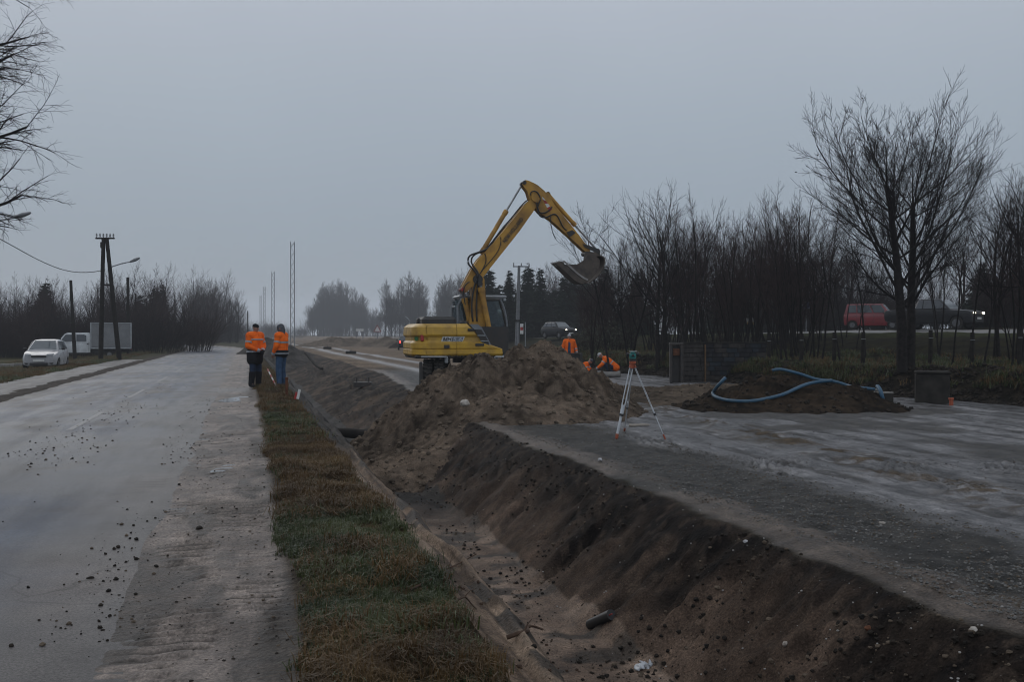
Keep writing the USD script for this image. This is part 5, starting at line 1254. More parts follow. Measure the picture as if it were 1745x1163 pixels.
person("person in open orange jacket over a blue shirt, standing behind the soil heap", stand_at(970, 47.0), look_rz(970, 47, 8),
       standing(1.02, elL=(-.02, .30, 1.16), elR=(-.02, -.30, 1.16), wrL=(.08, .34, .93), wrR=(.08, -.34, .93), face=(1, -.1, -.15)),
       dict(trousers=DENIMD, bulk=.045, length=.1, open_front=True, bands=(), hat=(WHITEC, "beanie"), arm_bands=(("el", "wr", .4),)))
def crouch(h=1.0, **kw):
    J = dict(pelvis=(-.12, 0, .36), chest=(.16, 0, .60), neck=(.34, 0, .74), head=(.47, 0, .84), face=(1, 0, -.6),
             shL=(.25, .185, .69), shR=(.25, -.185, .69), elL=(.42, .24, .46), elR=(.40, -.24, .46), wrL=(.62, .14, .30), wrR=(.60, -.12, .30),
             hipL=(-.08, .10, .34), hipR=(-.08, -.10, .34), knL=(.28, .19, .48), knR=(.27, -.19, .44), anL=(.02, .17, .085), anR=(.0, -.17, .085), toL=(.17, .2, .04), toR=(.15, -.2, .04))
    J.update(kw); return {k: np.asarray(v) * (h if k != "face" else 1) for k, v in J.items()}
person("person in orange jacket and white cap crouching over the pipe, facing left", stand_at(1043, 43.2), look_rz(1043, 43.2, -88),
       crouch(1.05), dict(trousers=DENIMD, bulk=.04, length=.06, black_to=None, bands=((.22, .05),), hat=(WHITEC, "cap")))
person("person half hidden behind the dark steel panel, reaching to the pipe", stand_at(988, 43.6, -.22), look_rz(988, 43.6, 78),
       crouch(1.0), dict(trousers=DENIMD, bulk=.04, length=.06, black_to=None, bands=((.22, .05),), hat=(GREYC, "beanie")))
# ---------------------------------------------------------------- vehicles
def paint(name, c, c2=None, rough=.32): return mat(name, c, c2 or tuple(x * .75 for x in c), scale=3, rough=rough, rough2=rough + .2, coat=.4)
SILVER = paint("silver_car_paint", (.30, .30, .31)); WHITECAR = paint("white_lorry_paint", (.55, .57, .58)); REDCAR = paint("red_van_paint", (.16, .010, .015))
DARKCAR = mat("dark_grey_car_paint", (.007, .008, .010), (.012, .013, .015), scale=3, rough=.45, spec=.18); BLACKCAR = mat("black_pickup_paint", (.006, .006, .007), (.010, .010, .011), scale=3, rough=.4, spec=.35)
CARGLASS = mat("car_window_glass", (.014, .018, .022), (.02, .025, .03), scale=2, rough=.06, spec=.8)
WINDSHIELD = mat("windscreen_glass", (.03, .038, .042), (.045, .055, .06), scale=2, rough=.06, spec=1.0)
LAMPGLASS = mat("headlamp_glass", (.16, .17, .18), (.09, .10, .11), scale=30, rough=.12, spec=.8)
LAMPON = usdkit.material(stage, "/World/Looks/lit_headlamp", {"e": ("emission", {"color": (1, .9, .68), "strength": 4.0})}, [], surface="e.emission")
TAILON = usdkit.material(stage, "/World/Looks/lit_tail_lamp", {"e": ("emission", {"color": (1, .05, .04), "strength": 3.0})}, [], surface="e.emission")
TAILOFF = mat("tail_lamp_red", (.16, .01, .01), (.10, .008, .008), scale=20, rough=.2)
AMBER = mat("amber_lamp", (.4, .13, .02), (.3, .1, .02), scale=20, rough=.25)
RIM = mat("wheel_trim", (.17, .175, .18), (.10, .10, .105), scale=9, rough=.4, metal=.6)
PLATE = mat("number_plate", (.55, .55, .53), (.45, .45, .43), scale=9, rough=.5)
TRIM = mat("black_plastic", (.012, .012, .013), (.02, .02, .02), scale=9, rough=.6)
TARP = mat("grey_box_sheet", (.17, .175, .18), (.125, .13, .135), scale=1.2, rough=.6, bump=.02, bscale=3)
def loft(st_, n=None):
    """closed body from cross-sections of equal point count: [(x, [(y, z), ...]), ...]"""
    n = len(st_[0][1]); v = np.array([(x, y, z) for x, pr in st_ for y, z in pr]); f = []
    for k in range(len(st_) - 1):
        for i in range(n):
            j = (i + 1) % n; a, b, c, d = k * n + i, k * n + j, (k + 1) * n + j, (k + 1) * n + i
            f += [(a, b, c), (a, c, d)]
    V = [v]; base = len(v)
    for k, e in ((0, 0), (len(st_) - 1, 1)):
        V.append(v[k * n:(k + 1) * n].mean(0)[None])
        for i in range(n): f.append((base + e, k * n + i, k * n + (i + 1) % n))
    m = trimesh.Trimesh(np.vstack(V), np.array(f), process=False); trimesh.repair.fix_normals(m); return m
def half_ring(pts): return [(y, z) for y, z in pts] + [(-y, z) for y, z in pts[::-1]]
def body_section(hw, zb, zt, crown=.02):
    h = zt - zb
    return half_ring([(hw * .80, zb), (hw * .95, zb + .06), (hw * .985, zb + h * .28), (hw, zb + h * .55), (hw * .985, zb + h * .8), (hw * .93, zt - .015), (hw * .84, zt), (hw * .4, zt + crown)])
def car(label, cat, loc, rz, group=None, body=SILVER, L_=3.75, W=1.69, stations=None, cab=None, wheels=(.62, 3.08), wr=.29, lit=False, name="car", front=None, pillars=(.36, .72), plate_z=.52, lampz=.78, lamp_w=.30, grille=True, rear_lit=False, roofrails=False, bed=None, tall_lamp=False):
    root = thing(name, label, cat, loc, rz, group)
    hw = W / 2
    b = man(loft([(-x, body_section(hw * f, zb, zt)) for x, f, zb, zt in stations]))
    for xw in wheels:
        for s in (-1, 1):
            a = m3.Manifold.cylinder(.34, wr + .055, wr + .055, 24).rotate([90, 0, 0]).translate([-xw, s * (hw - .10) + .17, wr])
            b = b - a
    if bed:
        x0, x1, zf = bed
        b = b - m3.Manifold.cube([x1 - x0, W - .26, 1.0]).translate([-x1, -hw + .13, zf])
    b0 = tri(b)
    part(root, "body", b0, body, smooth=32)
    # cabin: four corners at the belt, four at the roof
    xb0, xt0, xt1, xb1, zb_, zr, wb, wt = cab
    zmid = (zr - .10)
    def sec(x, z0, z1, w0, w1): return half_ring([(w0, z0), (w0 * .55 + w1 * .45, z0 + (z1 - z0) * .5), (w1 * 1.0, z1 - .07), (w1 * .93, z1 - .02), (w1 * .5, z1)])
    def lerp(a, b_, t): return a + (b_ - a) * t
    cs = []
    for t in (0, .5, 1): cs.append((-lerp(xb0, xt0, t), sec(0, zb_ - .03, lerp(zb_ + .02, zr - .02, t), wb, lerp(wb * .98, wt, t))))
    cs.append((-(xt0 * .5 + xt1 * .5), sec(0, zb_ - .03, zr + .02, wb, wt)))
    for t in (1, .5, 0): cs.append((-lerp(xb1, xt1, t), sec(0, zb_ - .03, lerp(zb_ + .02, zr - .02, t), wb, lerp(wb * .98, wt, t))))
    part(root, "cabin", loft(cs), body, smooth=40)
    def pane(name_, P, m):
        P = np.array(P, float); nr = np.cross(P[1] - P[0], P[-1] - P[0]); nr /= np.linalg.norm(nr)
        if nr @ (P.mean(0) - np.array([-(xb0 + xb1) / 2, 0, zb_])) < 0: nr = -nr
        c = P.mean(0); Q = c + (P - c) * .90
        return part(root, name_, hull(np.vstack([P + nr * .004, Q + nr * .016, P - nr * .03])), m, smooth=False)
    zg0, zg1 = zb_ + .05, zr - .09
    def pt(fx, fz, side):
        x = lerp(lerp(xb0, xb1, fx), lerp(xt0, xt1, fx), fz); w = lerp(wb, wt, fz * .95) + .004
        return (-x, side * w, lerp(zb_, zr, fz))
    for s in (-1, 1):
        ed = [.05] + list(pillars) + [.95]
        for a_, b_ in zip(ed[:-1], ed[1:]):
            pane("side_window", [pt(a_ + .015, .10, s), pt(b_ - .015, .10, s), pt(b_ - .015, .86, s), pt(a_ + .015, .86, s)], CARGLASS)
    for nm, xa, xc, m in (("windscreen", xb0, xt0, WINDSHIELD), ("rear_window", xb1, xt1, CARGLASS)):
        P = [(-lerp(xa, xc, .08), -wb * .86, lerp(zb_, zr, .08)), (-lerp(xa, xc, .08), wb * .86, lerp(zb_, zr, .08)), (-lerp(xa, xc, .92), wt * .84, lerp(zb_, zr, .92)), (-lerp(xa, xc, .92), -wt * .84, lerp(zb_, zr, .92))]
        pane(nm, P, m)
    for xw in wheels:
        for s in (-1, 1):
            w_ = part(root, "wheel", cat_([cyl((-xw, s * (hw - .20), wr), (-xw, s * (hw - .025), wr), wr * .62, n=20)] + [box(.035, .02, wr * 1.1, (-xw, s * (hw - .02), wr)).apply_transform(trimesh.transformations.rotation_matrix(k * math.pi / 5, [0, 1, 0], (-xw, s * (hw - .02), wr))) for k in range(5)]), RIM, smooth=30)
            ty = tri(m3.Manifold.revolve(m3.CrossSection([[(wr * .60, -.09), (wr - .03, -.095), (wr, -.06), (wr, .06), (wr - .03, .095), (wr * .60, .09)]]), 28).rotate([90, 0, 0]).translate([-xw, s * (hw - .115), wr]))
            part(w_, "tyre", ty, RUBBER, smooth=40)
    x_f, zt_f = stations[0][0], stations[0][3]
    xs = [q[0] for q in stations]
    def skin_y(x, z, s=1):
        i = np.clip(np.searchsorted(xs, x), 1, len(xs) - 1); t = (x - xs[i - 1]) / (xs[i] - xs[i - 1]); return s * hw * lerp(stations[i - 1][1], stations[i][1], t) * .985
    for s in (-1, 1):
        yl = hw * stations[1][1] * .72
        h_ = part(root, "headlight", hull(np.array([(-(x_f - .015), s * (yl - lamp_w * .5), lampz - .09), (-(x_f + .02), s * (yl + lamp_w * .45), lampz - .05), (-(x_f + .16), s * (yl + lamp_w * .62), lampz + .07), (-(x_f + .05), s * (yl - lamp_w * .35), lampz + .05), (-(x_f + .14), s * (yl), lampz - .09), (-(x_f + .2), s * yl, lampz + .03)])), LAMPGLASS, smooth=False)
        if lit: part(h_, "lamp", move(trimesh.creation.icosphere(2, .07), (-(x_f - .02), s * yl, lampz - .01)), LAMPON, smooth=True)
        part(root, "door_mirror", bbox(.11, .18, .13, (-(xb0 + .42), s * (hw + .07), zb_ + .09), .04), TRIM)
        xe = stations[-1][0]
        part(root, "tail_light", bbox(.08, .16, .30, (-(xe - .02), s * hw * stations[-1][1] * .86, lampz + .06), .03), TAILON if rear_lit else TAILOFF)
        for p_ in pillars[:2]:
            xd = lerp(xb0, xb1, p_ ) - .16
            part(root, "door_handle", bbox(.16, .035, .03, (-xd, s * (hw * .985), zb_ - .10), .008), body)
            part(root, "door_seam", box(.012, .006, zb_ - .40, (-(lerp(xb0, xb1, p_)), s * (hw * .992), (zb_ + .30) / 2)), TRIM)
    if grille:
        part(root, "grille", bbox(.05, W * .42, .10, (-(x_f - .022), 0, lampz - .07), .02), TRIM)
        part(root, "lower_grille", bbox(.05, W * .50, .13, (-(x_f - .018), 0, plate_z - .19), .03), TRIM)
        part(root, "number_plate", bbox(.02, .52, .11, (-(x_f - .03), 0, plate_z - .02), .006), PLATE)
        for s in (-1, 1): part(root, "fog_lamp_recess", bbox(.06, .22, .10, (-(x_f + .045), s * hw * .62, plate_z - .16), .03), TRIM)
    part(root, "rear_plate", bbox(.02, .52, .11, (-(stations[-1][0] + .006), 0, plate_z + .1), .006), PLATE)
    part(root, "front_bumper_lip", bbox(.12, W * .8, .05, (-(x_f + .06), 0, stations[0][2] + .03), .02), TRIM)
    return root
# (x from the nose, width fraction, underside, top)
hatch = [(0, .62, .32, .66), (.05, .80, .22, .74), (.22, .93, .20, .80), (.55, .99, .19, .88), (1.0, 1.0, .19, .97), (1.6, 1.0, .19, 1.0), (2.6, 1.0, .19, 1.02), (3.3, .98, .22, 1.02), (3.62, .93, .26, 1.0), (3.72, .82, .34, .94)]
p = on(66, 50.0, -.04)
car("silver hatchback parked on the grass at the left, facing the viewer", "car", p, look_rz(66, 50, -11) , body=SILVER, W=1.69, stations=hatch, cab=(.92, 1.72, 3.22, 3.60, .97, 1.53, .76, .58), wheels=(.66, 3.12), wr=.29, name="parked_car", plate_z=.50, lampz=.76, lamp_w=.34)
suv = [(0, .66, .36, .80), (.06, .82, .28, .92), (.25, .95, .26, .98), (.8, 1.0, .25, 1.04), (1.3, 1.0, .25, 1.08), (2.0, 1.0, .25, 1.10), (3.4, 1.0, .25, 1.12), (4.05, .97, .30, 1.12), (4.3, .90, .36, 1.06), (4.4, .80, .46, .98)]
p = at(973, 578, 97); p[2] = ground(p[0], p[1])
car("dark estate car with both headlamps lit, driving towards the viewer", "car", p, look_rz(973, 97, 33), body=DARKCAR, W=1.82, stations=suv, cab=(1.15, 1.95, 3.75, 4.25, 1.07, 1.66, .80, .62), wheels=(.82, 3.5), wr=.34, lit=True, name="moving_car", plate_z=.55, lampz=.88)
van = [(0, .66, .34, .80), (.06, .82, .24, .90), (.2, .94, .22, .98), (.55, .99, .21, 1.05), (.95, 1.0, .21, 1.10), (2.0, 1.0, .21, 1.12), (3.3, 1.0, .22, 1.12), (3.9, .99, .26, 1.12), (3.98, .96, .32, 1.10), (4.0, .92, .42, 1.06)]
p = on(1542, 70, 0)
car("red panel-sided van behind the black pickup, seen through the trees", "van", p, look_rz(1542, 70, 84), body=REDCAR, W=1.70, stations=van, cab=(.85, 1.45, 3.80, 3.97, 1.10, 1.82, .80, .70), wheels=(.74, 3.42), wr=.31, name="red_van", plate_z=.5, lampz=.82)
pick = [(0, .70, .46, .90), (.06, .84, .36, 1.02), (.25, .96, .34, 1.08), (.8, 1.0, .34, 1.12), (1.35, 1.0, .33, 1.15), (2.3, 1.0, .33, 1.17), (3.4, 1.0, .33, 1.17), (4.6, 1.0, .38, 1.17), (5.15, .99, .46, 1.16), (5.25, .95, .52, 1.12)]
p = on(1668, 56.5, 0)
car("black pickup with lit headlamp and open load bed on the right-hand road", "pickup truck", p, look_rz(1668, 56.5, 66), body=BLACKCAR, W=1.85, stations=pick, cab=(1.25, 2.0, 3.25, 3.55, 1.14, 1.80, .82, .64), wheels=(.88, 4.05), wr=.38, lit=True, name="pickup_truck", plate_z=.66, lampz=.96, bed=(3.7, 5.15, .75))
p = at(690, 588, 120); p[2] = ground(p[0], p[1])
car("dark car with red tail-lamps lit, mostly hidden by the excavator's tail", "car", p, math.radians(97), body=DARKCAR, W=1.78, stations=suv, cab=(1.15, 1.95, 3.75, 4.25, 1.07, 1.62, .80, .62), wheels=(.82, 3.5), wr=.33, name="moving_car", rear_lit=True, lampz=.88)
# double-cab lorry with a grey box
p = on(160, 77, 0)
lorry = thing("lorry", "white double-cab lorry with grey sheeted box, parked side-on behind the hatchback", "lorry", p, math.radians(202.5))
hwl = .85
cabst = [(0, .80, .45, 1.02), (.05, .92, .38, 1.12), (.25, .99, .36, 1.22), (.7, 1.0, .36, 1.25), (2.45, 1.0, .36, 1.25), (2.5, .98, .38, 1.22)]
bl = man(loft([(2.75 - x, body_section(hwl * f, zb, zt)) for x, f, zb, zt in cabst]))
for s in (-1, 1): bl = bl - m3.Manifold.cylinder(.36, .37, .37, 24).rotate([90, 0, 0]).translate([2.75 - .62, s * (hwl - .10) + .18, .33])
part(lorry, "cab", tri(bl), WHITECAR, smooth=32)
def lp(x, f, z): return [(2.75 - x, hwl * f, z), (2.75 - x, -hwl * f, z)]
up_ = hull(np.array(lp(.18, .95, 1.2) + lp(.72, .86, 1.86) + lp(.95, .82, 1.95) + lp(2.42, .84, 1.96) + lp(2.47, .90, 1.85) + lp(2.48, .97, 1.2)))
part(lorry, "upper_cab", up_, WHITECAR, smooth=30)
def sidew(x0, x1, xt0, xt1):
    for s in (-1, 1):
        y0, y1 = hwl * .975, hwl * .885
        P = np.array([(2.75 - x0, s * y0, 1.30), (2.75 - x1, s * y0, 1.30), (2.75 - xt1, s * y1, 1.80), (2.75 - xt0, s * y1, 1.80)])
        part(lorry, "side_window", hull(np.vstack([P + [0, s * .012, 0], P - [0, s * .05, 0]])), CARGLASS, smooth=False)
sidew(.42, 1.22, .78, 1.22); sidew(1.52, 2.22, 1.52, 2.22)
P = np.array(lp(.24, .82, 1.27) + lp(.69, .76, 1.82)); part(lorry, "windscreen", hull(np.vstack([P + [.03, 0, 0], P - [.06, 0, 0]])), WINDSHIELD, smooth=False)
for s in (-1, 1):
    for xd in (1.36, 2.36):
        part(lorry, "door_handle", bbox(.13, .03, .07, (2.75 - xd + .04, s * hwl * 1.0, 1.08), .01), TRIM)
        part(lorry, "door_seam", box(.012, .008, .75, (2.75 - xd, s * hwl * .997, .86)), TRIM)
    part(lorry, "door_mirror", bbox(.08, .18, .26, (2.75 - .42, s * (hwl + .12), 1.42), .03), TRIM)
    part(lorry, "headlight", bbox(.08, .28, .16, (2.75 - .06, s * hwl * .66, .78), .03), LAMPGLASS)
    part(lorry, "sill", bbox(1.6, .05, .12, (2.75 - 1.75, s * (hwl - .06), .38), .02), TRIM)
    for xw, wr_ in ((.62, .31), (3.85, .28)):
        w_ = part(lorry, "wheel", cyl((2.75 - xw, s * (hwl - .24), wr_), (2.75 - xw, s * (hwl - .04), wr_), wr_ * .62, n=20), RIM)
        part(w_, "tyre", tri(m3.Manifold.revolve(m3.CrossSection([[(wr_ * .6, -.1), (wr_ - .03, -.1), (wr_, -.07), (wr_, .07), (wr_ - .03, .1), (wr_ * .6, .1)]]), 26).rotate([90, 0, 0]).translate([2.75 - xw, s * (hwl - .14), wr_])), RUBBER, smooth=40)
part(lorry, "chassis", cat_([bbox(3.1, .8, .16, (-1.25, 0, .55), .02), bbox(.5, 1.4, .3, (-.15, 0, .52), .03)]), TRIM)
part(lorry, "load_bed", bbox(2.95, 1.86, .12, (-1.22, 0, .76), .015), GREYL)
part(lorry, "cargo_box", bbox(2.90, 1.84, 1.86, (-1.22, 0, 1.76), .03), TARP)
for s in (-1, 1):
    for x_ in (.22, -2.66): part(lorry, "corner_post", bbox(.10, .06, 1.9, (x_, s * .925, 1.77), .015), GREYL)
    part(lorry, "roof_rail", bbox(2.95, .05, .06, (-1.22, s * .925, 2.70), .012), GREYL)
    part(lorry, "tail_light", bbox(.04, .2, .12, (-2.70, s * .75, .62), .01), TAILOFF)
part(lorry, "mud_flap", box(.02, 1.5, .3, (-2.55, 0, .45)), TRIM)
# ---------------------------------------------------------------- poles, masts, signs
TAR = mat("tarred_timber", (.012, .011, .010), (.026, .023, .020), scale=5, rough=.85, bump=.006, bscale=30)
TIMBER = mat("grey_timber", (.06, .05, .04), (.10, .085, .07), scale=6, rough=.85, bump=.006, bscale=30)
PLANKM = mat("fresh_plank", (.15, .10, .065), (.22, .15, .10), scale=6, rough=.8)
CONC = mat("weathered_concrete", (.12, .115, .105), (.22, .21, .195), scale=3, rough=.85, bump=.006, bscale=30)
CONCD = mat("dark_concrete", (.013, .012, .011), (.032, .029, .025), scale=3, rough=.85, bump=.008, bscale=26)
GALV = mat("galvanised_steel", (.16, .17, .18), (.22, .23, .24), scale=5, rough=.5, metal=.4)
RUST = mat("rusty_steel", (.06, .025, .014), (.13, .055, .03), scale=9, rough=.8, bump=.004, bscale=60)
DARKST = mat("dark_steel_plate", (.012, .011, .011), (.03, .024, .02), scale=4, rough=.6)
BLUEH = mat("blue_hose", (.008, .055, .105), (.03, .075, .115), scale=4, rough=.5, bump=.004, bscale=50)
INSUL = mat("pale_insulator", (.30, .31, .31), (.22, .23, .23), scale=5, rough=.3)
REDWHITE_W = WHITEP
# two-legged timber pole with crossarm and street lamp
D = 62.0
b0, b1, tp = at(171.5, 613, D), at(203.5, 613, D), at(178.5, 405, D)
b0[2] = ground(b0[0], b0[1]) - .1; b1[2] = ground(b1[0], b1[1]) - .1
o = np.array([tp[0], D, b0[2]])
po = thing("utility_pole", "two-legged tarred timber pole with crossarm and lamp arm beside the lorry", "utility pole", o)
lc = lambda p: np.asarray(p) - o
part(po, "leg", cyl(lc(b0), lc(tp) + [-.08, 0, 0], .15, .11, 10), TAR)
part(po, "leg", cyl(lc(b1), lc(tp) + [.12, 0, 0], .15, .11, 10), TAR)
part(po, "brace", cyl(lc(at(175.5, 486, D)), lc(at(191, 486, D)), .06), TAR)
a0, a1 = lc(at(163, 406, D)), lc(at(195, 406.5, D))
part(po, "crossarm", box(a1[0] - a0[0], .10, .10, (a0 + a1) / 2), TAR)
for k in range(6):
    q = a0 + (a1 - a0) * (k + .3) / 5.6
    i_ = part(po, "insulator", cat_([cyl(q + [0, 0, .05], q + [0, 0, .30], .025), cyl(q + [0, 0, .12], q + [0, 0, .20], .06), cyl(q + [0, 0, .22], q + [0, 0, .27], .05)]), INSUL)
la, lb, lcn = lc(at(190.5, 455, D)), lc(at(222, 446.5, D)), lc(at(237, 440, D))
arm = part(po, "lamp_arm", tube(spline([la, la + (lb - la) * .5 + [0, 0, .03], lb], 8), .035, 6), GALV)
part(arm, "lamp_head", hull(np.vstack([move(trimesh.creation.icosphere(1, .07), lb + (lcn - lb) * .05).vertices, move(trimesh.creation.icosphere(1, .11), lb + (lcn - lb) * .6).vertices, move(trimesh.creation.icosphere(1, .06), lcn).vertices])), GALV)
part(po, "transformer_box", bbox(.25, .25, .4, lc(at(175, 418, D)), .04), TAR)
# single poles
def pole(px0, py0, px1, py1, d, r, label, m=TAR, extra=None):
    b, t_ = at(px0, py0, d), at(px1, py1, d); b[2] = ground(b[0], b[1]) - .1
    root = thing("utility_pole", label, "utility pole", b)
    part(root, "shaft", cyl((0, 0, 0), t_ - b, r, r * .7, 9), m)
    return root, b
pole(128, 592, 120.5, 478, 74, .15, "single leaning tarred pole behind the silver hatchback")
pole(219, 600, 217.5, 473, 80, .15, "single upright dark pole behind the lorry's box")
r_, b = pole(232.5, 596, 231, 500, 96, .13, "slim dark pole with a short pale lamp arm beyond the lorry")
q0, q1, q2 = at(231.5, 513, 96) - b, at(243, 510, 96) - b, at(250, 507, 96) - b
a_ = part(r_, "lamp_arm", cyl(q0, q1, .05), GALV); part(a_, "lamp_head", hull(np.vstack([q1 + _ico * .07, q2 + _ico * .06, (q1 + q2) / 2 + _ico * .12])), INSUL)
r_, b = pole(422.5, 600, 422, 530, 150, .11, "distant thin pole seen just above the beanie of the person in long jacket")
# concrete pole with crossarm behind the excavator
d = 92.0
b = at(881, 590, d); b[2] = ground(b[0], b[1]) - .1; tp = at(884.5, 453, d)
root = thing("utility_pole", "pale concrete pole with crossarm right of the excavator's cab", "utility pole", b)
part(root, "shaft", cyl((0, 0, 0), tp - b, .22, .12, 8), mat("pole_concrete", (.11, .115, .12), (.15, .155, .16), scale=3, rough=.8))
a0, a1 = at(874, 454, d) - b, at(903, 455, d) - b
part(root, "crossarm", box(a1[0] - a0[0], .12, .12, (a0 + a1) / 2), GALV)
for k in range(3):
    q = a0 + (a1 - a0) * (k * .46 + .04); part(root, "insulator", cyl(q, q + [0, 0, .32], .06), INSUL)
q0, q1 = at(876, 547, d) - b, at(895, 546, d) - b
part(root, "platform", cat_([box(q1[0] - q0[0], .6, .12, (q0 + q1) / 2), cyl(at(882, 534, d) - b, q0 + [.1, 0, 0], .04), cyl(at(882, 534, d) - b, q1 - [.1, 0, 0], .04)]), TAR)
bx = at(889, 552, d)
tr_ = thing("notice_board", "small white and red notice on grey posts by the concrete pole", "sign", at(889, 590, d - 1) * [1, 1, 0] + [0, 0, ground(*(at(889, 590, d - 1)[:2]))])
gz = ground(*(at(889, 590, d - 1)[:2])); top_ = at(889, 553, d - 1)[2] - gz
for s in (-1, 1): part(tr_, "post", cyl((s * .34, 0, -.1), (s * .34, 0, top_ + .2), .05), GALV)
part(tr_, "panel", bbox(.30, .03, .95, (0, -.06, top_ - .42), .01), WHITEP); part(tr_, "red_field", bbox(.26, .012, .30, (0, -.082, top_ - .40), .004), REDP)
# overhead cable from the left tree to the two-legged pole
cw = spline([at(-160, 330, 40), at(39, 429, 50), at(85, 452, 55), at(129, 464, 59), at(172, 461.5, 61.9)], 30)
solo("cable", tube(cw, .022, 5), HOSE, "thin overhead cable sagging from the left to the two-legged pole", "cable")
# street lamp whose head reaches in at the left edge
d = 38.0
b = at(-95, 640, d); b[2] = ground(b[0], b[1]) - .1
root = thing("street_lamp", "street lamp on the left edge, only its arm and head in view", "street lamp", b)
top_ = at(-95, 400, d) - b
part(root, "pole", cyl((0, 0, 0), top_, .13, .08, 10), GALV)
l0, l1, l2 = at(-95, 402, d) - b, at(24, 370.5, d) - b, at(51, 363, d) - b
a_ = part(root, "lamp_arm", cyl(l0, l1, .03), GALV)
part(a_, "lamp_head", hull(np.vstack([l1 + _ico * .05, l2 + _ico * .05, (l1 * .45 + l2 * .55) + _ico * .10])), GALV)
# row of steel lattice masts along the site
def mast(px, pyt, pyb, d, label, w=.42):
    b = at(px, pyb, d); gz_ = ground(b[0], b[1]); b[2] = gz_
    h = at(px, pyt, d)[2] - gz_
    root = thing("lattice_mast", label, "mast", b, .15)
    part(root, "footing", bbox(1.3, 1.3, .5, (0, 0, .12), .05), CONC)
    for s in (-1, 1):
        for u in (-1, 1): part(root, "leg", box(.07, .07, h - .3, (s * w / 2, u * .16, .3 + (h - .3) / 2)), GALV)
    n = int(h / .55)
    for u in (-1, 1):
        for k in range(n):
            z0_, z1_ = .4 + (h - .5) * k / n, .4 + (h - .5) * (k + 1) / n; s = 1 if k % 2 else -1
            part(root, "lattice_bar", cyl((-s * w / 2, u * .16, z0_), (s * w / 2, u * .16, z1_), .024, n=4), GALV)
for px, pyt, d, lab in ((498.5, 412, 112, "nearest and tallest steel lattice mast beside the far end of the ditch"), (465.5, 463, 182, "second lattice mast, rising between the two standing workers"),
                        (450.2, 489, 250, "third lattice mast of the receding row, thin and hazy"), (444.3, 504, 320, "fourth lattice mast, faint at the far end of the row")):
    mast(px, pyt, 570 + 1.75 * FPX / d, d, lab, .42 if d < 120 else .5)
# signs on the far side
d = 148
b = at(643, 575, d); b[2] = ground(b[0], b[1]) + 1.0
b = at(643, 578, 156)
sg = thing("warning_sign", "white triangular warning sign above the far spoil heaps", "sign", (b[0], b[1], ground(b[0], b[1])))
zt_ = at(643, 560, 156)[2] - ground(b[0], b[1])
part(sg, "post", cyl((0, .05, 0), (0, .05, zt_), .06), GALV)
part(sg, "plate", extr([(-.55, zt_ - .5), (.55, zt_ - .5), (0, zt_ + .5)], .04, 0), WHITEP, smooth=False)
part(sg, "red_rim", cat_([cyl((x0, -.03, z0), (x1, -.03, z1), .05, n=6) for x0, z0, x1, z1 in ((-.55, zt_ - .5, .55, zt_ - .5), (.55, zt_ - .5, 0, zt_ + .5), (0, zt_ + .5, -.55, zt_ - .5))]), REDP)
b = at(613, 578, 158); gz = ground(b[0], b[1])
sg = thing("site_board", "low white board on the crest of the far spoil heap", "board", (b[0], b[1], gz)); zt_ = at(613, 563, 158)[2] - gz
part(sg, "panel", bbox(1.2, .05, .4, (0, 0, zt_), .02), WHITEP)
for s in (-1, 1): part(sg, "post", cyl((s * .5, .05, 0), (s * .5, .05, zt_), .05), GALV)
d = 62.0
b = at(1374, 575, d); gz = ground(b[0], b[1]); zt_ = at(1372, 521, d)[2] - gz
sg = thing("road_sign", "round blue road sign on a thin grey post in the trees", "sign", (b[0], d, gz))
part(sg, "post", cyl((0, .04, -.1), (0, .04, zt_ + .2), .032), GALV)
part(sg, "disc", cyl((0, -.02, zt_), (0, .02, zt_), .24, n=28), mat("blue_sign_face", (.012, .05, .16), rough=.4))
part(sg, "rim", trimesh.creation.torus(.235, .018).apply_transform(trimesh.transformations.rotation_matrix(math.pi / 2, [1, 0, 0])).apply_translation((0, -.02, zt_)), WHITEP)
d = 56.0
b = at(1278, 585, d); gz = ground(b[0], b[1]); zt_ = at(1277, 547, d)[2] - gz
sg = thing("road_sign", "small white sign with a yellow foot on a post behind the wall", "sign", (b[0], d, gz))
part(sg, "post", cyl((.12, .04, -.1), (.12, .04, zt_ + .2), .03), GALV)
part(sg, "panel", bbox(.40, .03, .30, (0, 0, zt_), .008), WHITEP); part(sg, "yellow_strip", bbox(.36, .012, .12, (.02, -.024, zt_ - .13), .003), mat("yellow_sign", (.45, .26, .02), rough=.5))
# pale path edge slabs behind the hatchback
for k, (y0, y1, lab) in enumerate(((622.5, 630, "pale concrete kerb band behind the silver hatchback, upper of two"), (636, 640, "pale concrete kerb band behind the silver hatchback, lower of two"))):
    d = 58 - 8 * k
    a, c = at(-60, y0, d), at(45, y0 - 2, d + 4)
    g = min(ground(a[0], a[1]), ground(c[0], c[1]))
    u = (c - a)[:2]; ln = np.hypot(*u)
    root = thing("concrete_kerb", lab, "kerb", ((a[0] + c[0]) / 2, (a[1] + c[1]) / 2, g), math.atan2(u[1], u[0]))
    n = 4
    for i in range(n): part(root, "slab", bbox(ln / n - .03, .5, a[2] - g + .25, (-ln / 2 + ln * (i + .5) / n, 0, (a[2] - g - .25) / 2), .03), CONC)
# far white rail at the road bend
b = at(256, 590, 118); gz = ground(b[0], b[1])
root = thing("guard_rail", "short white rail beside the road beyond the lorry", "guard rail", (b[0], b[1], gz), .3)
for k in range(4): part(root, "post", box(.10, .10, .9, (-1.5 + k, .06, .4)), GALV)
part(root, "beam", bbox(3.4, .06, .30, (0, 0, .72), .02), GALV)

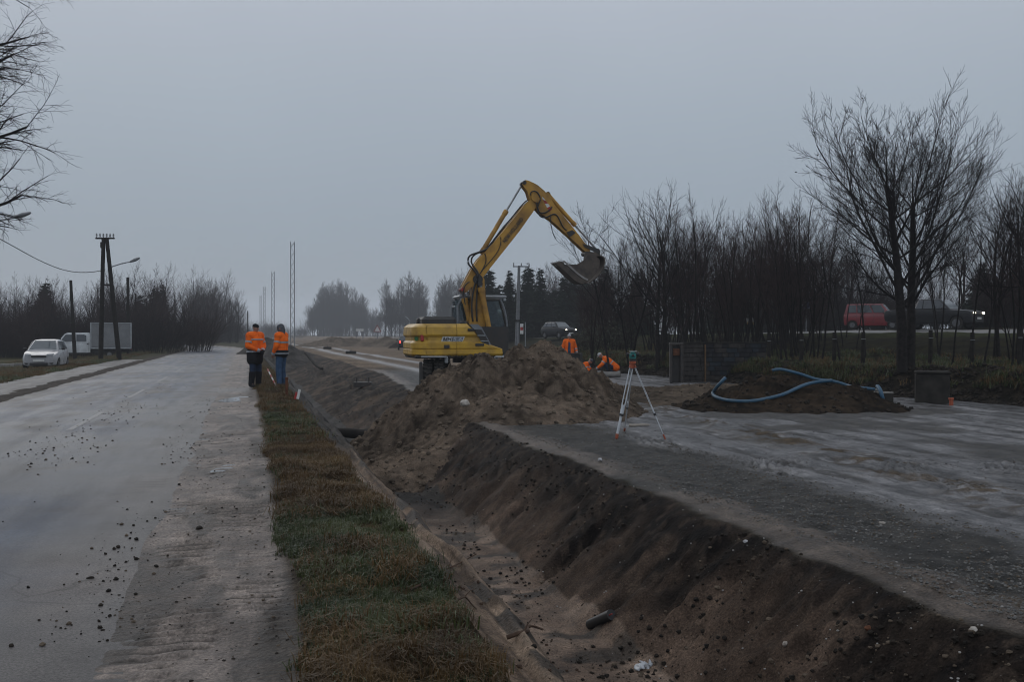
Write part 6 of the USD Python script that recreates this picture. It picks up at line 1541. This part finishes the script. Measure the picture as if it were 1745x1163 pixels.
# ---------------------------------------------------------------- things on the site
# surveyor's level on its tripod
hd = at(1078, 617, 17.0)
ft = [at(1050, 750, 17.0), at(1134, 748, 17.2), at(1098, 700, 19.0)]
ft = [at(1050, 750, 17.0), at(1134, 752, 17.0), at(1064, 714, 18.6)]
for f_ in ft: f_[2] = ground(f_[0], f_[1])
o = np.array([hd[0], hd[1], ft[0][2]])
ALU = mat("white_tripod_leg", (.50, .52, .54), (.40, .42, .44), scale=6, rough=.35, metal=.2); ORNG = mat("orange_fitting", (.30, .06, .02), (.22, .05, .02), scale=8, rough=.6)
lv = thing("survey_level", "teal survey level on white tripod standing on the grey gravel", "survey level", o)
lc = lambda p: np.asarray(p) - o
hp = lc(hd); SC = .82
part(lv, "tripod_head", cat_([cyl(hp + [0, 0, -.03], hp + [0, 0, .01], .06, n=18)]), ORNG)
for i, f_ in enumerate(ft):
    a = hp + (lc(f_) - hp) / np.linalg.norm(lc(f_) - hp) * .06; e = lc(f_); m = a + (e - a) * .56
    u = (e - a) / np.linalg.norm(e - a); sdv = np.cross(u, [0, 1, 0]); sdv /= np.linalg.norm(sdv)
    w = (.026, .008, .014)[i]
    lg = part(lv, "leg", cat_([cyl(a + sdv * w, m + sdv * w, (.010, .005, .007)[i], n=8), cyl(a - sdv * w, m - sdv * w, (.010, .005, .007)[i], n=8), tube([m - u * .03, m + u * .14], (.032, .013, .02)[i], 8), tube([m + u * .1, e - u * .09], (.023, .008, .012)[i], 8)]), ALU)
    part(lg, "clamp", tube([m + u * .12, m + u * .16], .042 if i == 0 else .022, 8), TRIM)
    part(lg, "foot", cat_([cyl(e - u * .10, e - u * .02, (.028, .014, .02)[i]), cyl(e - u * .03, e + u * .03, .012)]), ORNG)
    part(lg, "hinge", tube([a - u * .03, a + u * .05], .045 if i == 0 else .025, 8), ORNG)
TEAL = mat("teal_casing", (.02, .13, .12), (.03, .17, .16), scale=9, rough=.4)
part(lv, "base_plate", cat_([cyl(hp + [0, 0, .012], hp + [0, 0, .028], .06, n=16)] + [cyl(hp + [.045 * math.cos(k * 2.09), .045 * math.sin(k * 2.09), .028], hp + [.045 * math.cos(k * 2.09), .045 * math.sin(k * 2.09), .055], .014) for k in range(3)]), TRIM)
part(lv, "instrument_body", cat_([bbox(.12, .09, .085, hp + [0, 0, .108], .022), bbox(.085, .085, .022, hp + [0, 0, .158], .01), cyl(hp + [0, 0, .055], hp + [0, 0, .07], .055, n=16)]), TEAL)
part(lv, "telescope", cat_([cyl(hp + [-.06, 0, .13], hp + [-.10, 0, .13], .028), cyl(hp + [.06, 0, .13], hp + [.11, 0, .13], .034)]), TRIM)
part(lv, "top_plate", bbox(.13, .06, .012, hp + [.01, 0, .176], .004), INSUL)
part(lv, "focus_knob", cyl(hp + [0, -.05, .11], hp + [0, -.08, .11], .02), TRIM)
# pipe the men work on, dark steel panel, pale stick
def lay_pipe(name, pa, pb, r, label, cat, m, lift=1.0, parts=None):
    a, b = np.asarray(pa, float), np.asarray(pb, float); a[2] = ground(a[0], a[1]) + r * lift; b[2] = ground(b[0], b[1]) + r * lift
    c = (a + b) / 2; u = (b - a) / np.linalg.norm(b - a)
    root = thing(name, label, cat, c - [0, 0, r])
    s = c - [0, 0, r]
    out = m3.Manifold(m3.Mesh(*[np.asarray(x, t) for x, t in ((cyl(a - s, b - s, r, n=20).vertices, np.float32), (cyl(a - s, b - s, r, n=20).faces, np.uint32))]))
    part(root, "barrel", cyl(a - s, b - s, r, n=20), m)
    part(root, "collar", cyl(b - s - u * r * 1.2, b - s + u * .004, r * 1.18, n=20), m)
    part(root, "dark_mouth", cyl(a - s - u * .004, a - s + u * .02, r * .82, n=18), BLACKM)
    return root
lay_pipe("concrete_pipe", at(998, 646, 42.0), at(1057, 647, 41.7), .115, "pale concrete pipe lying in front of the two crouching workers", "pipe", CONC)
d = 36.0
pn = at(973, 640, d); gz = ground(pn[0], pn[1])
root = thing("trench_panel", "dark steel trench panel on edge beside the soil heap", "trench panel", (pn[0], d, gz), .05)
wz = at(973, 605, d)[2] - gz
part(root, "plate", bbox(.86, .06, wz + .15, (-.05, 0, wz / 2 - .07), .01), DARKST)
for x_ in (-.45, .36): part(root, "edge_channel", bbox(.10, .16, wz + .17, (x_, 0, wz / 2 - .065), .01), DARKST)
part(root, "top_rail", bbox(.92, .10, .06, (-.05, 0, wz + .035), .01), DARKST)
pts = [at(a_, b_, 19.5) for a_, b_ in ((1072, 678), (1085, 683), (1092, 688), (1104, 694), (1107, 697))]
for p_ in pts: p_[2] = ground(p_[0], p_[1]) + .035
solo("pale_stick", tube(spline(pts, 12), [.03] * 5 + [.026] * 5 + [.02, .016], 7), mat("pale_wood", (.22, .19, .16), (.3, .27, .23), scale=9, rough=.8), "pale crooked stick on the ground behind the tripod", "stick")
# old wall of rough blocks with dark portal post and rusty upright
d = 37.5
a, b = at(1165, 640, d), at(1306, 636, d + .8)
gz = min(ground(a[0], a[1]), ground(b[0], b[1])) - .1
u = (b - a)[:2]; ln = np.hypot(*u)
wl = thing("block_wall", "low weathered wall of rough courses behind the dark soil heap", "wall", (a[0], a[1], gz), math.atan2(u[1], u[0]))
hh = at(1235, 586, d + .4)[2] - gz
WALLM = [mat("wall_block", (.026, .023, .022), (.052, .047, .043), scale=5, rough=.9, bump=.012, bscale=25), mat("wall_block_dark", (.014, .014, .016), (.030, .030, .033), scale=5, rough=.9, bump=.012, bscale=25), mat("wall_block_bluish", (.016, .022, .028), (.032, .037, .044), scale=5, rough=.9, bump=.012, bscale=25)]
rr = np.random.default_rng(44); nc = 9
part(wl, "core", box(ln - .06, .16, hh - .06, (ln / 2, .16, hh / 2 - .03)), CONCD)
for k in range(nc):
    x_ = -rr.uniform(0, .2); zc = hh * (k + .5) / nc
    while x_ < ln:
        w = rr.uniform(.22, .5); x1 = min(x_ + w, ln); xa = max(x_, 0)
        if x1 - xa > .05:
            mi = 0 if (xa < .75 or k < 2) else int(rr.choice([1, 1, 2, 0]))
            part(wl, "block", bbox(x1 - xa - .007, .24, hh / nc - .006, ((xa + x1) / 2, .10 + rr.uniform(-.012, .012), zc), .012), WALLM[mi], smooth=False)
        x_ = x1 if x1 > x_ else ln
part(wl, "coping", bbox(ln + .04, .30, .05, (ln / 2, .12, hh + .026), .015), CONCD)
part(wl, "rusty_upright", bbox(.06, .05, hh * .92, (.85, -.06, hh * .52), .01), mat("brown_upright", (.09, .055, .03), (.13, .08, .045), scale=6, rough=.8))
a = at(1152, 645, 36.8); gz = ground(a[0], a[1]) - .05; hh = at(1152, 588, 36.8)[2] - gz
root = thing("sluice_frame", "dark upright steel frame with a rusty plate at the wall's left end", "steel frame", (a[0], a[1], gz))
for s in (-1, 1): part(root, "upright", bbox(.09, .22, hh, (s * .19, 0, hh / 2), .012), DARKST)
part(root, "back_plate", bbox(.32, .04, hh - .1, (0, .08, hh / 2), .01), DARKST)
part(root, "rust_plate", bbox(.25, .05, .26, (.0, -.06, hh - .27), .012), RUST)
part(root, "lintel", bbox(.50, .24, .08, (0, 0, hh + .03), .015), DARKST)
# concrete block in the bank, brick bit, manhole rings and boards, blue hose
a = at(1597, 678, 25.6); gz = ground(a[0], a[1]) - .15; hh = at(1597, 638, 25.6)[2] - gz
root = thing("concrete_block", "large weathered concrete block half sunk in the dark bank", "concrete block", (a[0] + .12, a[1] + .6, gz), -.35)
part(root, "block", bbox(.82, .9, hh, (0, 0, hh / 2), .03), CONCD); part(root, "cap", bbox(.86, .94, .06, (.0, 0, hh + .028), .02), CONCD)
a = at(1621, 673, 25.0); gz = ground(a[0], a[1])
root = thing("marker_stub", "short orange marker stub beside the concrete block", "marker stub", (a[0], a[1], gz)); part(root, "stem", cyl((0, 0, -.05), (0, 0, .16), .05), ORNG); part(root, "cap", cyl((0, 0, .15), (0, 0, .20), .065), ORNG)
a = at(1492, 684, 24.6); gz = ground(a[0], a[1])
root = thing("concrete_ring", "square concrete chamber ring beside the dark soil heap", "concrete ring", (a[0] - .25, a[1], gz), .12)
for q_, s_ in (((0, -.42), (.98, .12)), ((0, .42), (.98, .12)), ((-.43, 0), (.12, .72)), ((.43, 0), (.12, .72))): part(root, "side", bbox(s_[0], s_[1], .36, (q_[0], q_[1], .16), .02), CONCD)
for k, (x_, z_, w_) in enumerate(((-.05, .37, .66), (.02, .42, .60), (.30, .36, .5))):
    root = thing("board", ("pale board lying across the chamber ring, lowest of three", "pale board lying on top of the chamber ring, topmost of three", "pale board jutting right from the chamber ring, shortest of three")[k], "board", (a[0] - .25 + x_, a[1] - .1 - .22 * (k == 2), gz + z_), .1 + .1 * k)
    part(root, "plank", bbox(w_, .20, .035, (0, 0, 0), .006), CONC); part(root, "end_cleat", bbox(.05, .20, .03, (w_ / 2 - .06, 0, -.03), .006), TIMBER)
def ray(px, py, ds):
    ds = np.asarray(ds, float); return np.stack([(px - CX) * ds / FPX, ds, EYE - (py - HZ) * ds / FPX], 1)
def first_hit(px, py, ds, surf, lift=0.0):
    """where the sight line first meets the surface"""
    P = ray(px, py, ds); hit = np.nonzero(P[:, 2] <= surf(P[:, 0], P[:, 1]) + lift)[0]
    return P[hit[0]] if len(hit) else P[len(P) // 2]
def heap_z(x, y):
    lob = DARK_LOBES
    s_, t_ = st(x, y); g = height(s_, t_); z = np.full(x.shape, -9.0); n1 = f2(x, y, .8, 4, 103) - .5
    for cx, cy, zp, k in lob:
        dd = np.sqrt((x - cx + .7 * n1) ** 2 + (y - cy + .7 * n1) ** 2 + .12); c = np.maximum(zp + .35 * k - k * dd + .12 * k * np.maximum(dd - 1.5, 0) ** 1.5, -9)
        z = np.logaddexp(z * 7, c * 7) / 7
    return np.maximum(g, z)
def on_surface(px, py, d0, lift): return first_hit(px, py, np.arange(d0 - 5, d0 + 6, .05), heap_z, lift)
path1 = [(1236, 644), (1226, 655), (1216, 668), (1218, 676), (1232, 681), (1255, 684), (1280, 684), (1305, 680), (1330, 674), (1352, 665), (1370, 657), (1390, 652), (1418, 649)]
solo("blue_hose", tube(spline([on_surface(a_, b_, 23.5, .05) for a_, b_ in path1], 60), .042, 9), BLUEH, "bright blue hose looping over the front of the dark soil heap", "hose", smooth=True)
path2 = [(1316, 632), (1330, 630), (1345, 633), (1370, 640), (1392, 647), (1418, 650), (1440, 656), (1462, 661), (1490, 664)]
solo("blue_hose", tube(spline([on_surface(a_, b_, 24.5, .05) for a_, b_ in path2[:-2]] + [at(1462, 661, 24.3), at(1490, 664, 24.2)], 50), .040, 9), BLUEH, "bright blue hose running along the heap's crest to the chamber ring", "hose", smooth=True)
solo("blue_hose", tube(spline([at(1495, 659, 24.2), at(1499, 664, 24.0), at(1502, 672, 23.9), at(1504, 681, 23.9)], 12), .05, 9), BLUEH, "short end of blue hose hanging down off the chamber ring", "hose", smooth=True)
# fence posts along the bank
for px, py0, py1, d in ((1421, 618, 567, 33.5), (1470, 618, 566, 33), (1585, 616, 563, 32), (1656, 614, 567, 31), (1737, 622, 561, 30), (1365, 614, 570, 35), (1310, 606, 572, 37)):
    a = at(px, py0, d); gz = ground(a[0], a[1])
    p0 = thing("fence_post", {1421: "dark fence post under the red van's rear", 1470: "dark fence post under the red van's front", 1585: "thick dark fence post right of the tallest bare tree", 1656: "dark fence post under the pickup's lit headlamp", 1737: "tall dark fence post at the right edge of the photo", 1365: "dark fence post left of the red van, below the blue sign", 1310: "dark fence post just right of the low block wall"}[px], "fence post", (a[0], d, gz))
    h_ = at(px, py1, d)[2] - gz
    part(p0, "shaft", cyl((0, 0, -.1), (.02, 0, h_), .075, .065, 8), TAR); part(p0, "top_wire_staple", cyl((-.07, -.07, h_ * .8), (.07, -.07, h_ * .8), .012, n=5), GALV)
# in and along the ditch
hit_ = lambda px, py: first_hit(px, py, np.arange(17, 36, .03), lambda x, y: height(*st(x, y)))
a, b = hit_(657, 720) + [0, 0, .06], hit_(698, 682) + [0, 0, .06]
u = b - a
root = thing("plank", "light plank leaning on the dark far slope of the ditch", "plank", a)
def board(v0, v1, w, th, nrm):
    v0, v1 = np.asarray(v0, float), np.asarray(v1, float); u_ = (v1 - v0) / np.linalg.norm(v1 - v0); n_ = np.asarray(nrm, float); n_ -= u_ * (n_ @ u_); n_ /= np.linalg.norm(n_); s_ = np.cross(u_, n_)
    return hull([v0 + i * s_ * w / 2 + j * n_ * th / 2 for i in (-1, 1) for j in (-1, 1)] + [v1 + i * s_ * w / 2 + j * n_ * th / 2 for i in (-1, 1) for j in (-1, 1)])
part(root, "board", board((0, 0, 0), u, .16, .04, (-.6, -.3, .8)), PLANKM, smooth=False); part(root, "cleat", board(u * .1 + [0, 0, .03], u * .16 + [0, 0, .03], .2, .03, (-.6, -.3, .8)), TIMBER, smooth=False)
a, b = at(552, 738, 25.5), at(655, 742, 25.0)
pts = [a, a * .66 + b * .34 + [0, 0, .02], a * .33 + b * .67, b]
solo("log", tube(spline(pts, 14), np.interp(np.linspace(0, 1, 14), [0, .4, 1], [.10, .13, .12]), 10), TAR, "dark log lying across the ditch floor left of the soil heap", "log", smooth=True)
a = at(488.5, 690, 23.6); gz = ground(a[0], a[1])
root = thing("survey_stake", "rusty brown stake at the ditch edge by the jeans-clad worker", "stake", (a[0], a[1], gz)); part(root, "shaft", bbox(.06, .05, .50, (0, 0, .20), .01), RUST); part(root, "top", bbox(.075, .065, .04, (0, 0, .455), .01), RUST)
a, b = at(456, 630, 29.5), at(471, 652, 28.5); b[2] = ground(b[0], b[1]) + .02
root = thing("marking_rod", "red and white striped rod leaning between the two standing workers", "marking rod", b)
for k in range(6): part(root, "white_band" if k % 2 == 0 else "red_band", cyl((a - b) * k / 6, (a - b) * (k + 1) / 6, .022, n=8), WHITEP if k % 2 == 0 else REDP)
a = at(507, 692, 22.5); gz = ground(a[0], a[1]) + .03
root = thing("marker_flag", "small red and white marker strip in the grass by the ditch edge", "marker", (a[0], a[1], gz), .4)
part(root, "white_strip", board((0, 0, 0), (.05, 0, .22), .06, .006, (0, -1, 0)), WHITEP, smooth=False); part(root, "red_strip", board((-.06, 0, 0), (-.02, 0, .16), .05, .006, (0, -1, 0)), REDP, smooth=False)
a, b, c = at(520, 602, 62), at(533, 617, 60), at(549, 629, 58)
solo("bent_bar", tube(spline([a, (a + b) / 2 + [.02, 0, 0], b, c], 14), .075, 7), TAR, "dark bent bar leaning at the rim of the far ditch", "bar", smooth=True)
a = at(618, 637, 40.0); gz = ground(a[0], a[1])
root = thing("footing_frame", "low dark slab with two upright stubs at the ditch rim", "footing", (a[0], a[1], gz), .06)
part(root, "slab", bbox(.70, .45, .20, (0, 0, .06), .02), DARKST)
for s in (-1, 1): part(root, "stub", cyl((s * .24, 0, .15), (s * .24, 0, .34), .03), DARKST)
for px, py, d, lab in ((558, 592.5, 118, "small grey concrete footing on the sandy plain, farther of two"), (598, 599, 92, "small grey concrete footing on the sandy plain, nearer of two")):
    a = at(px, py, d); gz = ground(a[0], a[1])
    root = thing("concrete_footing", lab, "footing", (a[0], a[1], gz), .2); part(root, "block", bbox(.95, .7, .34, (0, 0, .10), .04), CONCD); part(root, "anchor", cyl((0, 0, .2), (0, 0, .36), .05), DARKST)
# litter in the near ditch
def ditch_pt(px, py, d0): return first_hit(px, py, np.arange(d0 - 2, d0 + 3, .01), lambda x, y: height(*st(x, y)))
a, b = ditch_pt(1006, 1071, 8.6), ditch_pt(1042, 1057, 8.9)
a, b = a + [0, 0, .03], b + [0, 0, .045]
root = thing("plastic_pipe", "short black plastic pipe with a thin red stripe on the ditch slope", "pipe", a)
part(root, "barrel", cyl((0, 0, 0), b - a, .052, n=18), HOSE); part(root, "stripe", cyl([.0, -.047, .022], b - a + [0, -.047, .022], .006, n=6), REDP); part(root, "mouth", cyl(-(b - a) * .004, (b - a) * .01, .042, n=16), TRIM)
a = ditch_pt(1091, 1138, 8.0)
rr = np.random.default_rng(8); ms = []
for k in range(6):
    m_ = trimesh.creation.icosphere(2, 1.0); m_.vertices *= np.array([.045, .032, .018]) * rr.uniform(.6, 1.1); m_.vertices += .035 * (meshkit.noise(m_.vertices * 40 + k * 9, k)[:, None] - .5) * rr.normal(0, 1, 3)
    m_.apply_transform(trimesh.transformations.random_rotation_matrix(rr.random(3))); m_.apply_translation(rr.normal(0, 1, 3) * [.035, .02, .004] + [0, 0, .012]); ms.append(man(m_))
solo("plastic_bag", move(tri(m3.Manifold.batch_boolean(ms, m3.OpType.Add)), a + [0, 0, .005]), mat("white_film", (.42, .44, .46), (.32, .34, .36), scale=20, rough=.35, bump=.006, bscale=40), "crumpled white plastic scrap at the bottom of the ditch", "plastic scrap", smooth=40)
WOODB = mat("bark_brown", (.045, .028, .02), (.085, .055, .038), scale=12, rough=.85, bump=.004, bscale=60)
def branch(pxs, d0, r0, r1, label, twigs=()):
    P = []
    for a_, b_ in pxs: P.append(ditch_pt(a_, b_, d0) + [0, 0, r0 * 1.1 + .006])
    root = thing("fallen_branch", label, "branch", P[0])
    q = spline(P, 16) - P[0]; part(root, "stem", tube(q, np.linspace(r0, r1, 16), 7), WOODB, smooth=True)
    for t0, dv in twigs:
        s_ = q[int(t0 * 15)]; part(root, "twig", tube([s_, s_ + np.array(dv) * .5 + [0, 0, .01], s_ + np.array(dv)], [r1, r1 * .7, r1 * .4], 5), WOODB, smooth=True)
branch([(864, 1094), (880, 1088), (900, 1082), (918, 1077), (926, 1080)], 5.8, .014, .007, "stout brown branch lying on the ditch floor near the grass", [(.25, (.05, .09, .05)), (.6, (.06, -.04, .02))])
branch([(700, 1010), (740, 990), (770, 970), (800, 955), (812, 948)], 7.2, .008, .004, "thin dark forked root reaching over the sandy ditch edge", [(.3, (.05, .12, .04)), (.55, (.10, -.02, .03)), (.75, (.02, .10, .06))])
branch([(683, 905), (693, 903), (700, 898), (706, 899)], 9.0, .010, .005, "short pale stick on the sandy lip of the ditch", [])
branch([(760, 1035), (785, 1025), (800, 1030), (812, 1043)], 6.6, .008, .004, "dark curled root on the sandy ditch lip below the forked one", [(.5, (.06, .08, .03))])
def stone(px, py, d0, r, label, m=PALE, surf=None, cat="stone", name="stone"):
    a_ = surf if surf is not None else ditch_pt(px, py, d0)
    rg = np.random.default_rng(int(px * 7 + py)); solo(name, move(rock(rg, r, .72, 2, .45), a_ + [0, 0, r * .25]), m, label, cat, smooth=50)
stone(1659, 1077, 6.9, .030, "pale tan stone on the rim of the ditch at the lower right")
stone(1503, 894, 9.5, .032, "flat tan stone alone in the wheel track on the gravel")
stone(1022, 785, 14.5, .035, "bright white stone on the gravel left of the tripod foot", WHITEC)
stone(1338, 1100, 7.2, .028, "pale grey stone low on the dark ditch slope")
stone(1480, 1074, 7.2, .03, "rust coloured stone on the dark ditch slope", RUST)
stone(1270, 925, 9.5, .025, "small white stone beside the gravel strip", WHITEC)
stone(792, 690, 20.6, .11, "big pale stone stuck in the front face of the soil heap", PALE, at(792, 690, 20.6))
stone(876, 715, 19.3, .12, "black clod at the foot of the soil heap, leftmost of three", CLOD_DARK, None, "clod", "soil_clod")
stone(935, 718, 19.3, .16, "wide black clod at the foot of the soil heap, middle of three", CLOD_DARK, None, "clod", "soil_clod")
stone(973, 722, 19.0, .11, "small black clod at the foot of the soil heap, rightmost of three", CLOD_DARK, None, "clod", "soil_clod")
stone(154, 990, 6.5, .028, "largest dark clod on the near asphalt, alone in the lane", CLOD_DARK, None, "clod", "soil_clod")
stone(340, 903, 8.2, .032, "dark clod on the edge of the muddy shoulder", CLOD_DARK, None, "clod", "soil_clod")

# ---------------------------------------------------------------- loose stones, clods, lane dashes, puddles
def rocks(name, label, cat, pts, sizes, m_, seed, flat=.7):
    rg = np.random.default_rng(seed)
    pi = UsdGeom.PointInstancer.Define(stage, numbered("/World", name)); tag(pi, label, cat, kind="stuff")
    base = str(pi.GetPath())
    for i in range(4):
        usdkit.mesh(stage, f"{base}/pebble" + (f"_{i:03d}" if i else ""), rock(rg, 1.0, flat, 1, .6), m_[i % len(m_)], smooth=False)
        pi.GetPrototypesRel().AddTarget(f"{base}/pebble" + (f"_{i:03d}" if i else ""))
    n_ = len(pts)
    pi.CreatePositionsAttr(Vt.Vec3fArray.FromNumpy(np.asarray(pts, np.float32))); pi.CreateProtoIndicesAttr(Vt.IntArray.FromNumpy(rg.integers(0, 4, n_).astype(np.int32)))
    pi.CreateScalesAttr(Vt.Vec3fArray.FromNumpy(np.repeat(np.asarray(sizes, np.float32)[:, None], 3, 1)))
    a_ = rg.uniform(0, 6.283, n_); q = np.zeros((n_, 4), np.float16); q[:, 3] = np.cos(a_ / 2); q[:, 2] = np.sin(a_ / 2); pi.CreateOrientationsAttr(Vt.QuathArray.FromNumpy(q))
rg = np.random.default_rng(31)
def logs(n, a, b): return a * np.exp(rg.random(n) * math.log(b / a))
def place(s, t, sz, name, label, cat, m_, seed, lift=.25, bent=True):
    x, y = xy(s, t + (bend(s) if bent else 0)); z = height(s, t); onroad = (t < -.62) & (t > -5.6)
    z = np.where(onroad, np.maximum(z, .004 + .02 * (1 - ((t + 3.035) / 2.585) ** 2)), z)
    rocks(name, label, cat, np.stack([x, y, z + sz * lift], 1), sz, m_, seed)
PEB = [mat("pebble_grey", (.06, .058, .054), (.13, .126, .118), scale=2, rough=.7), mat("pebble_brown", (.055, .044, .034), (.12, .096, .072), scale=2, rough=.75), mat("pebble_dark", (.035, .034, .033), (.07, .068, .064), scale=2, rough=.7), mat("pebble_pale", (.20, .19, .18), (.30, .29, .27), scale=2, rough=.65)]
# dark clods dropped on the lane
s = np.r_[logs(900, 8, 34), logs(620, 5.5, 26)]; t = np.r_[-2.45 + rg.normal(0, .33, 900), -.85 + rg.normal(0, .15, 620)]
s = np.r_[s, logs(160, 4.4, 40)]; t = np.r_[t, rg.uniform(-5.2, -.7, 160)]
k = f2(s, t, .35, 3, 81) + rg.normal(0, .12, len(s)) > .46
sz = .004 + .017 * rg.random(len(s)) ** 3
place(s[k], t[k], sz[k], "road_clods", "crumbs of dark soil dropped along the wet lane", "soil crumbs", [CLOD_DARK, CLOD_DARK, CLOD, CLOD_DARK], 32)
# gravel along the ditch rim and over the plateau
n = 42000
s = logs(n, 3.6, 30); t = rim(s) + .25 + rg.random(n) ** 1.3 * 2.1
k = f2(s, t, .7, 3, 82) + rg.normal(0, .1, n) > .44
sz = .0035 + .014 * rg.random(n) ** 4
place(s[k], t[k], sz[k], "gravel", "band of loose mixed gravel along the rim of the ditch", "gravel", [PEB[0], PEB[2], PEB[1], PEB[0]], 33, lift=.1)
n = 9000
s = logs(n, 4, 34); t = rim(s) + 1.5 + rg.random(n) * 11
k = f2(s, t, .5, 3, 83) + rg.normal(0, .08, n) > .52
sz = .005 + .013 * rg.random(n) ** 4
place(s[k], t[k], sz[k], "gravel", "thin scatter of stones over the grey graded site", "gravel", [PEB[2], PEB[0], PEB[2], PEB[1]], 34, lift=0)
n = 900
s = logs(n, 4, 22); t = foot(s) - .1 + (rim(s) - foot(s) + 1.6) * rg.random(n)
sz = .003 + .009 * rg.random(n) ** 3
place(s, t, sz, "pale_pebbles", "sprinkle of pale pebbles on the ditch slope and rim", "pebbles", [PEB[3], PEB[3], PEB[0], PEB[3]], 35)
n = 9000
s = logs(n, 3.8, 34); t = foot(s) - .45 + (rim(s) - foot(s) + .5) * rg.random(n)
k = f2(s, t, .9, 4, 84) + rg.normal(0, .08, n) > .5
sz = .005 + .026 * rg.random(n) ** 5
place(s[k], t[k], sz[k], "slope_clods", "dark clods of topsoil on the right slope of the ditch", "soil clods", [CLOD_DARK, CLOD, CLOD_DARK, CLOD_DARK], 36)
n = 2600
s = logs(n, 4, 24); t = rg.uniform(1.35, 3.3, n)
k = f2(s, t, 1.2, 3, 85) + rg.normal(0, .1, n) > .54
sz = .005 + .016 * rg.random(n) ** 3
place(s[k], t[k], sz[k], "ditch_crumbs", "dark crumbs scattered on the sandy ditch floor", "soil crumbs", [CLOD_DARK, WOODB, CLOD, CLOD_DARK], 37)
n = 5000
s = logs(n, 4, 40); t = rg.uniform(-.75, .45, n)
k = f2(s, t, 1.0, 3, 86) + rg.normal(0, .06, n) > .58
sz = .003 + .011 * rg.random(n) ** 4
place(s[k], t[k], sz[k], "shoulder_crumbs", "dark crumbs of mud pressed along the shoulder", "soil crumbs", [CLOD_DARK, CLOD, CLOD_DARK, PEB[2]], 38, lift=-.1)
n = 9000
s = rg.uniform(18, 60, n); b0_ = np.interp(s, [-50, 20, 32, 45, 60, 110, 1000], [19.5, 19.0, 17.4, 17.0, 19, 24, 24]); t = b0_ - .3 + 2.0 * rg.random(n)
sz = .02 + .10 * rg.random(n) ** 4
place(s, t, sz, "bank_clods", "dark clods and roots hanging in the cut bank", "soil clods", [CLOD_DARK], 39, bent=False)
# worn lane dashes
DASH = usdkit.material(stage, "/World/Looks/worn_white_line", {"g": ("geometry", {}), "n": ("noise_texture", {"scale": 26.0, "detail": 5.0, "roughness": .7}),
    "rp": ("rgb_ramp", {"ramp": [(.40, (.05, .05, .053)), (.58, (.17, .175, .18))]}), "p": ("principled_bsdf", {"roughness": .45, "specular_ior_level": .2})},
    [("g.position", "n.vector"), ("n.fac", "rp.fac"), ("rp.color", "p.base_color")], surface="p.BSDF")
for k, s0 in enumerate((17.6, 26.2, 34.8, 43.4)):
    Sg = np.linspace(s0, s0 + 3.9, 30); Tg = np.array([-2.83, -2.78, -2.73])
    s_, t_, v, q = sheet(Sg, Tg, lambda s, t: .004 + .02 * (1 - ((t + 3.035) / 2.585) ** 2) + .008 * (f2(s, t, .5, 3, 61) - .5) + .005)
    o_ = usdkit.mesh(stage, numbered("/World", "lane_dash"), (v, q), DASH, smooth=True); tag(o_, "worn white dash of the centre line", "lane marking", kind="structure")
# puddles
WATER = mat("muddy_water", (.035, .03, .026), (.045, .04, .034), scale=2, rough=.05, spec=.6, space="world")
def puddle(px, py, d0, rx_, ry_, dz, label):
    a_ = at(px, py, d0); a_[2] = 0
    d_ = EYE * FPX / (py - HZ); a_ = at(px, py, d_)
    kk = np.arange(0, 6.28, .5); gz = np.median(height(*st(a_[0] + rx_ * .5 * np.cos(kk), a_[1] + ry_ * .5 * np.sin(kk))))
    an = np.arange(28) / 28 * 2 * np.pi; rad = 1 + .25 * (meshkit.noise(np.stack([np.cos(an) * 2, np.sin(an) * 2, an * 0 + px], 1), 5) - .5)
    v = np.stack([a_[0] + np.cos(an) * rx_ * rad, a_[1] + np.sin(an) * ry_ * rad, np.full(28, gz + dz)], 1)
    f = np.array([(0, i, i + 1) for i in range(1, 27)])
    o_ = usdkit.mesh(stage, numbered("/World", "puddle"), trimesh.Trimesh(v, f, process=False), WATER, smooth=True); tag(o_, label, "puddle")
puddle(404, 682, 22, .30, 1.1, -.002, "bright puddle on the shoulder in front of the two standing workers")
puddle(380, 803, 11.6, .10, .40, -.004, "small puddle in a wheel mark on the near shoulder")
puddle(377, 742, 15.8, .12, .5, -.012, "narrow puddle on the shoulder edge between the two others")
# ---------------------------------------------------------------- the misty air
hz = trimesh.creation.box([3600, 3600, 76]); hz.apply_translation((0, 400, 31))
HAZE = usdkit.material(stage, "/World/Looks/mist", {"v": ("principled_volume", {"color": (0.93, 0.96, 1.0), "density": 0.00058, "anisotropy": 0.0})}, [], volume="v.volume")
solo("haze", hz, HAZE, "thin grey winter mist over the whole place", "haze", kind="stuff", smooth=False)
